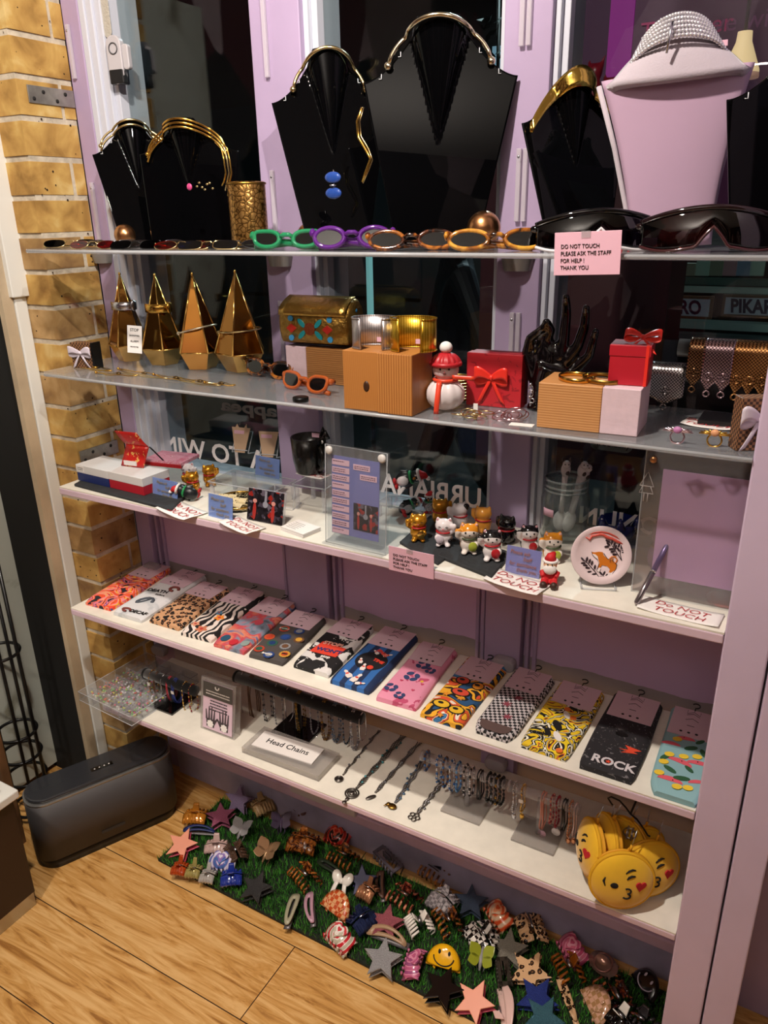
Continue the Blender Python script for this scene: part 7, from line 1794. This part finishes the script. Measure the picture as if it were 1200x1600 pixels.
snap('navy blue snap clip behind the coral star', 311, 1299, R(24), P('navy_matt', '1f2a5c', .4), .085, .022, .008)
claw('beige ring-shaped claw clip under the window ledge', 410, 1260, R(60), P('beige_matt', 'a5875e', .4), .055, .024, .034, 7)
butterfly('clear butterfly clip at the back of the grass', 378, 1300, R(10), clear_col('clear', 'd8d4d6'), .036)
butterfly('violet butterfly clip under the window ledge', 440, 1290, R(30), clear_col('violet', '8a7a9c'), .036)
butterfly('brown translucent butterfly clip against the ledge', 475, 1265, R(-10), clear_col('brown', 'a06858'), .036, .6)
claw('pearly pink bead-like claw clip beside the navy snap clip', 338, 1322, R(28), P('pearl_pink', 'b89a94', .2, coat=.5), .055, .016, .024, 6)
claw('smoky brown claw clip left of the champagne butterfly', 368, 1333, R(-30), clear_col('smoke', '7a5a48'), .06, .02, .03, 6)
for (lab, px, py, c) in (('small orange bead claw clip at the front left of the grass', 281, 1356, 'd85a20'), ('small yellow clear claw clip between orange and clear ones', 303, 1360, 'c8b870'), ('small crystal claw clip left of the blue one', 325, 1368, 'd8d2cc')): claw(lab, px, py, R(20), clear_col('small_'+c, c, .45), .036, .014, .022, 5)
heartclip('purple and blue striped heart clip', 346, 1346, R(20), 'd8d0e0', '8a70b0', '4a68a8', .95, .5, 'purple')
claw('royal blue claw clip below the purple heart clip', 362, 1371, R(35), P('royal_blue', '1c2f86', .1, coat=.6), .05, .018, .026, 5)
butterfly('champagne gold butterfly clip in the left half', 418, 1335, R(5), P('champagne', 'b89470', .12, .6, coat=.4), .04)
claw('large tortoiseshell butterfly-shaped claw clip', 474, 1320, R(15), TORT2, .075, .026, .042, 6)
starclip('black glitter star clip at the front left', 401, 1389, R(8), glit('black', '3c3a3a'), .043, .3)
snap('olive grey snap clip standing at the front edge', 456, 1421, R(-70), P('olive_grey_matt', 'a09a82', .35), .085, .030)
snap('dusty pink snap clip right of the olive one', 487, 1418, R(-52), P('dusty_pink_matt', 'b48a9a', .35), .085, .026, -.006)
claw('glossy tortoiseshell wave claw above the olive snap clip', 476, 1371, R(-22), TORT2, .085, .022, .032, 7, fill=False)
heartclip('red and black heart clip under the ledge', 526, 1306, R(0), 'b8281f', 'd8604a', '2a1210', .95, .5, 'red')
claw('dark amber claw clip below the red heart clip', 536, 1341, R(-5), TORT2, .075, .022, .032, 6, fill=False)
snap('dark green snap clip behind the white bow clip', 517, 1357, R(-8), P('dark_green_matt', '2f3d2c', .4), .085, .026)
# white bow claw
WPL = P('cream_white_plastic', 'e4dcd2', .2, coat=.4)
o = thing('bow_clip', 'cream white bow-shaped claw clip', 'hair clip', on0(532, 1385, ZG+.01), 0, None, rot=(.7, 0, R(8)))
for s in (-1, 1): B().ell((s*.014, .018, .002), (.0125, .017, .006), R=Matrix.Rotation(s*-.5, 3, 'Z')).build('loop', WPL, o); B().surf(lambda u, v: (s*(.004+.006*u+v*.010), -.030*u+.010, .004+.002*sin(3*u)), 6, 3, .003).build('tail', WPL, o)
B().ell((0, .012, .004), (.006, .007, .005)).build('knot', WPL, o)
CHK = PAT('orange_checker', 'checker', 110, [(0, 'b84a20'), (.5, 'd8a070')], .12, coat=.6)
o_ = smile('orange checked half-round claw clip', 521, 1425, R(-12), CHK, CHK, .042, .8, 'round_clip')
starclip('navy matt star clip behind the small gold claw', 566, 1377, R(30), P('navy_star', '28264e', .4), .038, .7)
claw('small pink gold claw clip with square teeth', 575, 1396, R(-5), P('pink_gold_plastic', 'b07a58', .15, .5), .042, .018, .036, 5)
rect('clear smoky rectangular claw clip against the ledge', 608, 1350, R(-24), clear_col('grey', '9a94a4', .4), .085, .032, .03)
snap('brown snap clip left of the tortoiseshell waves', 597, 1382, R(-58), P('brown_matt', '5c4034', .4), .08, .024, -.006)
claw('red tortoiseshell wave claw in the middle of the grass', 632, 1404, R(-10), PAT('red_tortoise', 'noise', 60, [(.36, '1a0606'), (.5, '7a2c1a'), (.62, 'd88a6a')], .08, 1.0, 2, coat=.7, interp='LINEAR'), .08, .024, .032, 6, fill=False)
claw('black and amber claw clip against the ledge', 680, 1366, R(-12), TORT2, .08, .022, .034, 6, handle=P('deep_violet_plastic', '1c1434', .08, coat=.6), fill=False)
PLAID = PAT('clear_plaid', 'checker', 120, [(0, 'c8c0c4'), (.5, '8a8488')], .1, coat=.6)
claw('clear plaid square claw clip', 692, 1412, R(-14), PLAID, .06, .026, .042, 5)
claw('cream white ribbed claw clip', 655, 1446, R(-40), WPL, .055, .024, .034, 7, fill=False)
claw('amber tortoiseshell wave claw beside the cream ribbed clip', 700, 1442, R(-42), TORT2, .085, .022, .034, 6, fill=False)
heartclip('red and white striped claw with a flower tab', 530, 1462, R(-18), 'c02a34', 'e8dcd4', 'b8b09c', 1.0, .35, 'candy')
claw('navy glitter claw clip left of the tan snap clip', 566, 1440, R(70), glit('navy', '1f2a52'), .06, .022, .034, 6)
starclip('dusty rose glitter star behind the tan snap clip', 604, 1443, R(15), glit('rose', 'a85a64'), .042, .25)
snap('tan matt snap clip lying across two star clips', 604, 1466, R(6), P('tan_matt', 'a08062', .35), .095, .030, .012, .4)
starclip('silver glitter star clip near the front edge', 598, 1500, R(18), glit('silver', 'a8a6a8'), .045, .3)
heartclip('dusky pink heart clip standing upright beside the smiling face', 646, 1502, R(-78), 'b85a80', 'd88aa4', '9a4a78', .95, .4, 'dusky')
smile('yellow smiling half-round clip', 692, 1510, R(10), P('smile_yellow', 'e8ac14', .15, coat=.6), INK, .038, .9)
starclip('blue grey glitter star clip near the ledge', 736, 1411, R(20), glit('bluegrey', '4a586e'), .042, .3)
heartclip('orange swirl heart claw clip', 778, 1427, R(-38), 'd8542c', 'e89a70', 'e8c4a4', 1.0, .5, 'orange')
claw('black and white checkerboard claw clip', 754, 1466, R(-38), PAT('bw_checker', 'checker', 95, [(0, '100e0e'), (.5, 'e0d8d0')], .15, coat=.5), .072, .030, .036, 5)
claw('leopard claw clip near the ledge', 830, 1454, R(-55), LEO, .072, .026, .036, 6)
butterfly('olive green butterfly clip with a clear body', 752, 1500, R(12), P('olive_green', '8a9028', .2, coat=.5), .036, .5, clear_col('clear', 'd8d4d6'))
starclip('grey gold glitter star clip in the right half', 795, 1484, R(15), glit('greygold', '8a8478'), .044, .35)
starclip('leopard star clip overlapping the grey glitter star', 828, 1520, R(-12), LEO, .048, .4, lift=.022)
rect('dark smoky rectangular clip beside the green butterfly', 788, 1522, R(-62), clear_col('dark', '4a443c', .5), .065, .024, .02)
starclip('black glossy star clip below the smiling face', 692, 1546, R(0), P('black_gloss_clip', '0e0c0d', .08, coat=.6), .046, .2)
starclip('coral star clip at the front edge below the green butterfly', 742, 1566, R(-8), CORAL, .044, .4, CORALB)
o = thing('curved_clip', 'pale pink curved claw clip at the front edge', 'hair clip', on0(790, 1572, ZG+.012), 0, None, rot=(.5, 0, R(-62)))
PPL = P('pale_pink_plastic', 'd8b4ac', .25, coat=.4)
for k in (0, 1): B().surf(lambda u, v: ((u-.5)*.105, .012*sin(pi*u)+(v-.5)*.020*(1-.6*abs(2*u-1)**2)-.016*k, .010*sin(pi*u)-.012*k), 20, 4, .0026).build('jaw', PPL, o)
B().prism([(0, 0), (.018, .004), (.026, .022), (.016, .020), (.006, .014)], .003, T=Matrix.Translation((.005, -.026, .006))).build('handle', PPL, o, bevel=.0008); B().tube([(-.002, -.014, .002), (.014, -.014, .002)], .004, 8).build('spring', STEEL, o)
starclip('navy blue glitter star clip near the front edge', 840, 1562, R(-15), glit('blue', '2a3a86'), .046, .35)
heartclip('bright pink heart claw clip near the ledge', 894, 1481, R(-40), 'c04a70', 'e8a0b4', 'd86a8a', 1.0, .5, 'pink')
claw('amber claw clip below the bright pink heart', 888, 1514, R(-50), P('amber_clear', 'b8641c', .06, trans=.4, coat=.6), .07, .022, .032, 6, fill=False)
starclip('teal glitter star clip at the bottom edge of the photo', 850, 1592, R(-10), glit('teal', '3f6a78'), .044, .35)
snap('leopard snap clip pointing to the bottom edge', 886, 1560, R(-52), LEO, .095, .022)
smile('champagne checked half-round clip at the bottom edge', 922, 1575, R(-50), PAT('champagne_checker', 'checker', 110, [(0, 'a07850'), (.5, 'c89a80')], .12, coat=.6), PAT('champagne_checker', 'checker', 110, [(0, 'a07850'), (.5, 'c89a80')], .12), .042, .7, 'round_clip')
# rose gold hat clip
o = thing('hat_clip', 'rose gold hat-shaped claw clip', 'hair clip', on0(945, 1515, ZG+.004), 0, None, rot=(.35, 0, R(-18)))
RG = P('rose_gold_clip', 'c09888', .2, .7)
B().lathe([(.032, .026), (.032, .0275), (.018, .032), (.016, .046), (.010, .052), (.0, .053)], 30, sy=.7).build('hat', RG, o); B().ring((0, 0, .033), .0185, .0022, 24, 6).build('hat_band', P('hat_band', '8a6058', .3, .6), o)
for s in (-1, 1):
    q = B(); [q.tube([((k-2.5)*.009, s*.012, .026), ((k-2.5)*.009, s*.018, .014), ((k-2.5)*.008, s*.010, .0)], [.0024, .0022, .001], 6) for k in range(6)]; q.build('teeth', RG, o)
claw('large dark tortoiseshell and violet wave claw beside the hat clip', 962, 1562, R(-50), PAT('violet_tortoise', 'noise', 50, [(.36, '120810'), (.5, '5a2418'), (.6, 'c8702c'), (.68, '3a2450')], .06, 1.0, 2, coat=.7, interp='LINEAR'), .10, .026, .036, 6, fill=False)
smile('black smiling half-round clip with a white face', 1003, 1545, R(-45), P('smile_black', '100e10', .15, coat=.6), P('smile_white', 'd8cce0', .4), .036, .8)
claw('black claw clip with a white outline at the bottom edge', 968, 1594, R(-30), BLACKG, .06, .022, .032, 6, handle=P('cream_white_plastic', 'e4dcd2', .2))
claw('silver edged dark claw clip in the bottom right corner of the mat', 1000, 1598, R(-20), P('gunmetal_clip', '5c585c', .2, .7), .06, .022, .03, 6, fill=False)
# ================================================================ THE STREET OUTSIDE, AT NIGHT
struct(B().span((-9, 1.45, -.15), (6, 9, -.12)).build('ground', P('wet_asphalt', '1c1f20', .35, bump=.4, bscale=60)))
DARKB = P('dark_shopfront', '2b2826', .6)
o = thing('shop_building', 'dark building across the street', 'building', Vector((-3, 6.5, -.12)))
B().span((-6, 0, 0), (7, .5, 6)).build('facade', DARKB, o)
for k, x in enumerate((-4.2, -2.6, -1.2)): B().span((x, -.03, .9), (x+.9, 0, 2.6)).build('shutter', P('shutter_grey', '25292b', .4), o)
# magenta-lit display booth with a slogan, seen through the right-hand pane
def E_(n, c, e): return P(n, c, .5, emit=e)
yb3 = 2.3
a0 = at_y(905, 0, yb3); a1_ = at_y(1290, 0, yb3)
zt0 = at_y(1000, -60, yb3).z; zb0 = at_y(1000, 330, yb3).z
o = thing('lit_hoarding', 'magenta and plum backlit hoarding with a slogan, beyond the right pane', 'hoarding', Vector((a0.x, yb3, zb0)))
W3 = a1_.x-a0.x; H3 = zt0-zb0
B().span((0, 0, 0), (W3, .04, H3)).build('panel', E_('plum_panel', '5c2c4c', .32), o)
xm = at_y(990, 100, yb3).x-a0.x
B().span((0, -.004, 0), (xm*.55, .0, H3)).build('dark_stripe', E_('dark_plum', '4a1c42', .25), o); B().span((xm*.55, -.005, 0), (xm*.95, .0, H3)).build('magenta_stripe', E_('magenta_panel', '9c1f8c', .6), o)
ts_ = at_y(1002, 46, yb3); t2_ = at_y(1092, 36, yb3)
text('slogan', 'Together', .058, E_('slogan_pink', 'c02a6a', .35), o, (ts_.x-a0.x, -.008, ts_.z-zb0-.01), FACE, align='LEFT')
text('slogan', 'we will en', .058, E_('slogan_plum', '7a3a66', .4), o, (t2_.x-a0.x+.02, -.008, ts_.z-zb0-.01), FACE, align='LEFT')
# bell-shaped lamp
lc_ = at_y(1160, 85, 2.0)
o = thing('pendant_lamp', 'cream bell-shaped lamp shade glowing behind the white bust', 'lamp', lc_)
s_ = (at_y(1190, 85, 2.0)-at_y(1130, 85, 2.0)).length/2
B().lathe([(s_*1.0, -s_*1.15), (s_*.98, -s_*.8), (s_*.62, s_*.1), (s_*.42, s_*.6), (s_*.38, s_*1.1), (0, s_*1.12)], 32).build('shade', E_('cream_shade', 'f0cb98', 1.5), o)
B().lathe([(s_*.99, -s_*1.2), (s_*1.01, -s_*1.1), (s_*.99, -s_*.95)], 32).build('rim', E_('rim_pink', 'd8a08a', .6), o)
B().tube([(0, 0, s_*1.1), (0, 0, s_*8)], .004, 6).build('cord', BLACK, o)
# red toy figures on a ledge below the hoarding
for k, (px, py) in enumerate(((900, 150), (926, 132), (950, 154))):
    c = at_y(px, py+40, 2.15)
    o = thing('red_toy', ('dark red toy on the far ledge, nearest the window post', 'tallest dark red toy on the far ledge', 'small dark red toy on the far ledge, at the right')[k], 'toy', c, 0, 'dark red toys beyond the window')
    o.scale = (.62, .62, .7); b = B(); b.ell((0, 0, .05), (.035, .03, .05)); b.ell((0, 0, .12), (.03, .03, .03)); b.tube([(.02, 0, .13), (.035, 0, .17)], [.012, .006], 8); b.tube([(-.02, 0, .13), (-.03, 0, .16)], [.012, .006], 8); b.build('body', P('toy_red', '8c1626', .3), o, remesh=.008)
cl_ = at_y(925, 182, 2.15); o = thing('ledge', 'dark ledge carrying the red toys beyond the window', 'ledge', Vector((cl_.x, 2.15, cl_.z-.02)))
B().span((-.25, -.1, -.9), (.25, .12, 0)).build('ledge', P('dark_red_ledge', '3c0a14', .5), o)
# stall with framed graffiti boards and goods; their faint glow stands in for light
ys = 2.6
sa = at_y(985, 470, ys); sb = at_y(1290, 470, ys)
o = thing('street_stall', 'dim stall with teal rails across the pavement, beyond the right pane', 'stall', Vector((sa.x, ys, -.12)))
zz = lambda py: at_y(1050, py, ys).z+.12
W5 = sb.x-sa.x
B().span((0, .05, 0), (W5, .4, zz(395))).build('back', P('stall_dark', '101414', .5), o)
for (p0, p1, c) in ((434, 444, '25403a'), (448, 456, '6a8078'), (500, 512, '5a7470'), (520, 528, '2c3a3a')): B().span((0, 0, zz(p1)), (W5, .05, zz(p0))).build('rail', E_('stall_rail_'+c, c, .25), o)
for k, (x0, x1, s) in enumerate(((996, 1116, 'PIXARO'), (1126, 1250, 'PIKARO'))):
    c0 = at_y(x0, 494, ys-.04); c1 = at_y(x1, 460, ys-.04); w, h = c1.x-c0.x, (at_y(x0, 460, ys-.04).z-c0.z)
    o = thing('graffiti_board', ('framed graffiti board reading from the left beyond the right pane', 'second framed graffiti board, cut off by the photo edge')[k], 'sign', c0, 0, 'framed graffiti boards beyond the right pane')
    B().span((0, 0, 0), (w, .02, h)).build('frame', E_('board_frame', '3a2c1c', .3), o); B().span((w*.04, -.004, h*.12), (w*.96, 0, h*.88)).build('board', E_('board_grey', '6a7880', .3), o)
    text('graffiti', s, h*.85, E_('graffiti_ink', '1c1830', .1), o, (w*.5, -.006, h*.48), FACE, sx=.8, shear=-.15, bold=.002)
r_ = random.Random(4)
for k in range(9):
    c0 = at_y(1004+k*21, 430, ys-.02); hh = r_.uniform(.035, .07); col = r_.choice(['5a7a6c', '6c5a5c', '48606c', '7a7468', '4c5a4a'])
    o = thing('boxed_goods', 'one of the dim boxed goods in the row above the graffiti boards', 'goods', Vector((c0.x, ys-.04, c0.z)), 0, 'dim boxed goods on the stall')
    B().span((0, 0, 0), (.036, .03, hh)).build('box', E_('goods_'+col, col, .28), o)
# pale column of light, railings and a lit window in the middle pane
for (lab, px0, px1, py0, py1, c, e) in (('pale teal light tube seen through the middle pane', 574, 579, 398, 500, '8fd0d0', .9), ('tall blue-white lit slot left of the graffiti circle', 905, 911, 440, 560, '9ac0d0', .6)):
    c0 = at_y(px0, py1, 3.0); c1 = at_y(px1, py1, 3.0); o = thing('light_tube', lab, 'light', c0); B().span((0, 0, 0), (c1.x-c0.x, .03, at_y(px0, py0, 3.0).z-c0.z)).build('tube', E_('tube_'+c, c, e), o); B().span((.004, .004, -.12-c0.z), (c1.x-c0.x-.004, .026, 0)).build('pole', DARKB, o)
c0 = at_y(767, 155, 6.44); c1 = at_y(790, 70, 6.44)
o = thing('lit_window', 'small pale blue lit window behind dark leaves, upper middle pane', 'window', c0)
w, h = c1.x-c0.x, c1.z-c0.z
B().span((0, 0, 0), (w, .04, h)).build('pane', E_('sky_pane', '8fb4c8', .9), o); B().span((w*.46, -.01, 0), (w*.54, 0, h)).build('glazing_bar', BLACK, o); B().span((0, -.01, h*.4), (w, 0, h*.45)).build('glazing_bar', BLACK, o)
r_ = random.Random(9)
o = thing('leafy_plant', 'dark leafy plant hanging before the small lit window', 'plant', at_y(772, 150, 3.8)); q = B()
for k in range(120): 
    x, z = r_.uniform(-.14, .10), r_.uniform(-.25, .35); a = r_.uniform(0, 6.28); q.add([(x, 0, z), (x+.03*cos(a)-.008*sin(a), .01, z+.03*sin(a)+.008*cos(a)), (x+.055*cos(a), 0, z+.055*sin(a)), (x+.03*cos(a)+.008*sin(a), -.01, z+.03*sin(a)-.008*cos(a))], [(0, 1, 2, 3)], False)
q.build('leaves', P('night_leaf', '16201a', .6), o); B().tube([(0, .02, .4), (.01, .02, 0), (-.02, .02, -.25)], .008, 6).build('stem', P('night_stem', '1c1a14', .7), o)
# passer-by in dark clothes
fx = at_y(712, 520, 3.2)
o = thing('person', 'person in dark jeans and a dark jacket walking past outside', 'person', Vector((fx.x, 3.2, -.12)), rad(-60))
J = [(0, 0, .93), (.09, 0, .90), (.12, -.16, .50), (.13, -.20, .09), (.13, -.34, .05), (-.09, 0, .90), (-.10, .12, .50), (-.10, .32, .16), (-.10, .24, .06), (0, 0, 1.15), (0, 0, 1.38), (.19, 0, 1.40), (.24, .10, 1.12), (.22, .02, .88), (-.19, 0, 1.40), (-.24, -.08, 1.12), (-.22, -.20, .92), (0, 0, 1.50), (0, -.02, 1.60), (0, -.02, 1.72)]
Ed = [(0, 1), (1, 2), (2, 3), (3, 4), (0, 5), (5, 6), (6, 7), (7, 8), (0, 9), (9, 10), (10, 11), (11, 12), (12, 13), (10, 14), (14, 15), (15, 16), (10, 17), (17, 18), (18, 19)]
Rr = [.14, .095, .065, .045, .035, .095, .065, .045, .035, .13, .14, .06, .05, .035, .06, .05, .035, .055, .09, .075]
me = bpy.data.meshes.new('body'); me.from_pydata(J, Ed, []); bo = bpy.data.objects.new('body', me); COL.objects.link(bo); bo.parent = o
sk = bo.modifiers.new('skin', 'SKIN'); 
for v_, r in zip(me.skin_vertices[0].data, Rr): v_.radius = (r, r)
me.skin_vertices[0].data[0].use_root = True
bo.modifiers.new('sub', 'SUBSURF').render_levels = 2
m = bpy.data.materials.new('passer_by_clothes'); m.use_nodes = True; t = NT(m); b = t.n['Principled BSDF']; tc = t.new('ShaderNodeTexCoord'); sp = t.new('ShaderNodeSeparateXYZ'); t.link(tc.outputs['Object'], sp.inputs[0])
rp = t.new('ShaderNodeValToRGB'); rp.color_ramp.interpolation = 'CONSTANT'; e = rp.color_ramp.elements; e[0].color = c4(hexc('14171c')); e[1].position = .47; e[1].color = c4(hexc('22262c')); q = e.new(.75); q.color = c4(hexc('8a6450'))
mm = t.new('ShaderNodeMath', operation='MULTIPLY'); mm.inputs[1].default_value = .5; t.link(sp.outputs[2], mm.inputs[0]); t.link(mm.outputs[0], rp.inputs[0]); t.link(rp.outputs[0], b.inputs['Base Color']); me.materials.append(m)
B().ell((0, .005, 1.71), (.088, .095, .085)).build('hair', P('dark_hair', '120d0a', .7), o)
# unseen fill light added to lift the pavement a little
lamp('street_fill', (-1.5, 4.2, 3.4), (-1.6, 3.6, 0), 160, .3, (.75, .95, 1.0))
# ================================================================ SMALL DETAILS ON THE WINDOW FRAME
c = at_y(186, 95, 1.315)
o = thing('door_alarm', 'white and grey magnetic alarm sensor on the left window edge', 'alarm', c, rad(8))
k = .0016
B().prism(rrect(.036, .088, .016, 5), .014, T=Matrix.Rotation(pi/2, 4, 'X')).build('case', P('alarm_silver', 'c9c4c8', .3, .2), o, bevel=.002)
B().span((-.018, -.0146, -.044), (.018, -.0, -.016)).build('dark_foot', P('alarm_black', '1a1a1c', .4), o, bevel=.003)
B().prism(rrect(.015, .046, .006, 4, (.026, .004)), .012, T=Matrix.Rotation(pi/2, 4, 'X')).build('magnet', P('alarm_silver', 'c9c4c8', .3, .2), o, bevel=.002)
B().ring((0, -.0148, .020), .010, .0012, 24, 6, ax='y').build('button_ring', P('dark_ring', '4a484a', .4), o)
c = at_y(166, 26, 1.318)
o = thing('adhesive_patch', 'oval patch of clear glue above the alarm sensor', 'glue patch', c)
B().prism(rrect(.022, .075, .011, 5), .002, T=Matrix.Rotation(pi/2, 4, 'X')).build('patch', P('old_glue', 'b8b2a6', .25, bump=1.0, bscale=260), o, bevel=.0006)
# round free-daily sticker and a printed can sticker on the panes
a = at_y(955, 694, 1.3512)
o = thing('pane_sticker', 'grey oval sticker low on the right pane, seen from behind', 'sticker', a); w = (at_y(988, 700, 1.351)-at_y(922, 688, 1.351)).length
B().prism(rrect(w, .026, .012, 5), .0006, T=Matrix.Rotation(pi/2, 4, 'X')).build('sticker', P('sticker_grey', '8a8a88', .6), o)
text('lettering', 'free daily', .016, INK, o, (w*.05, -.0007, 0), FACE, sx=1.0)
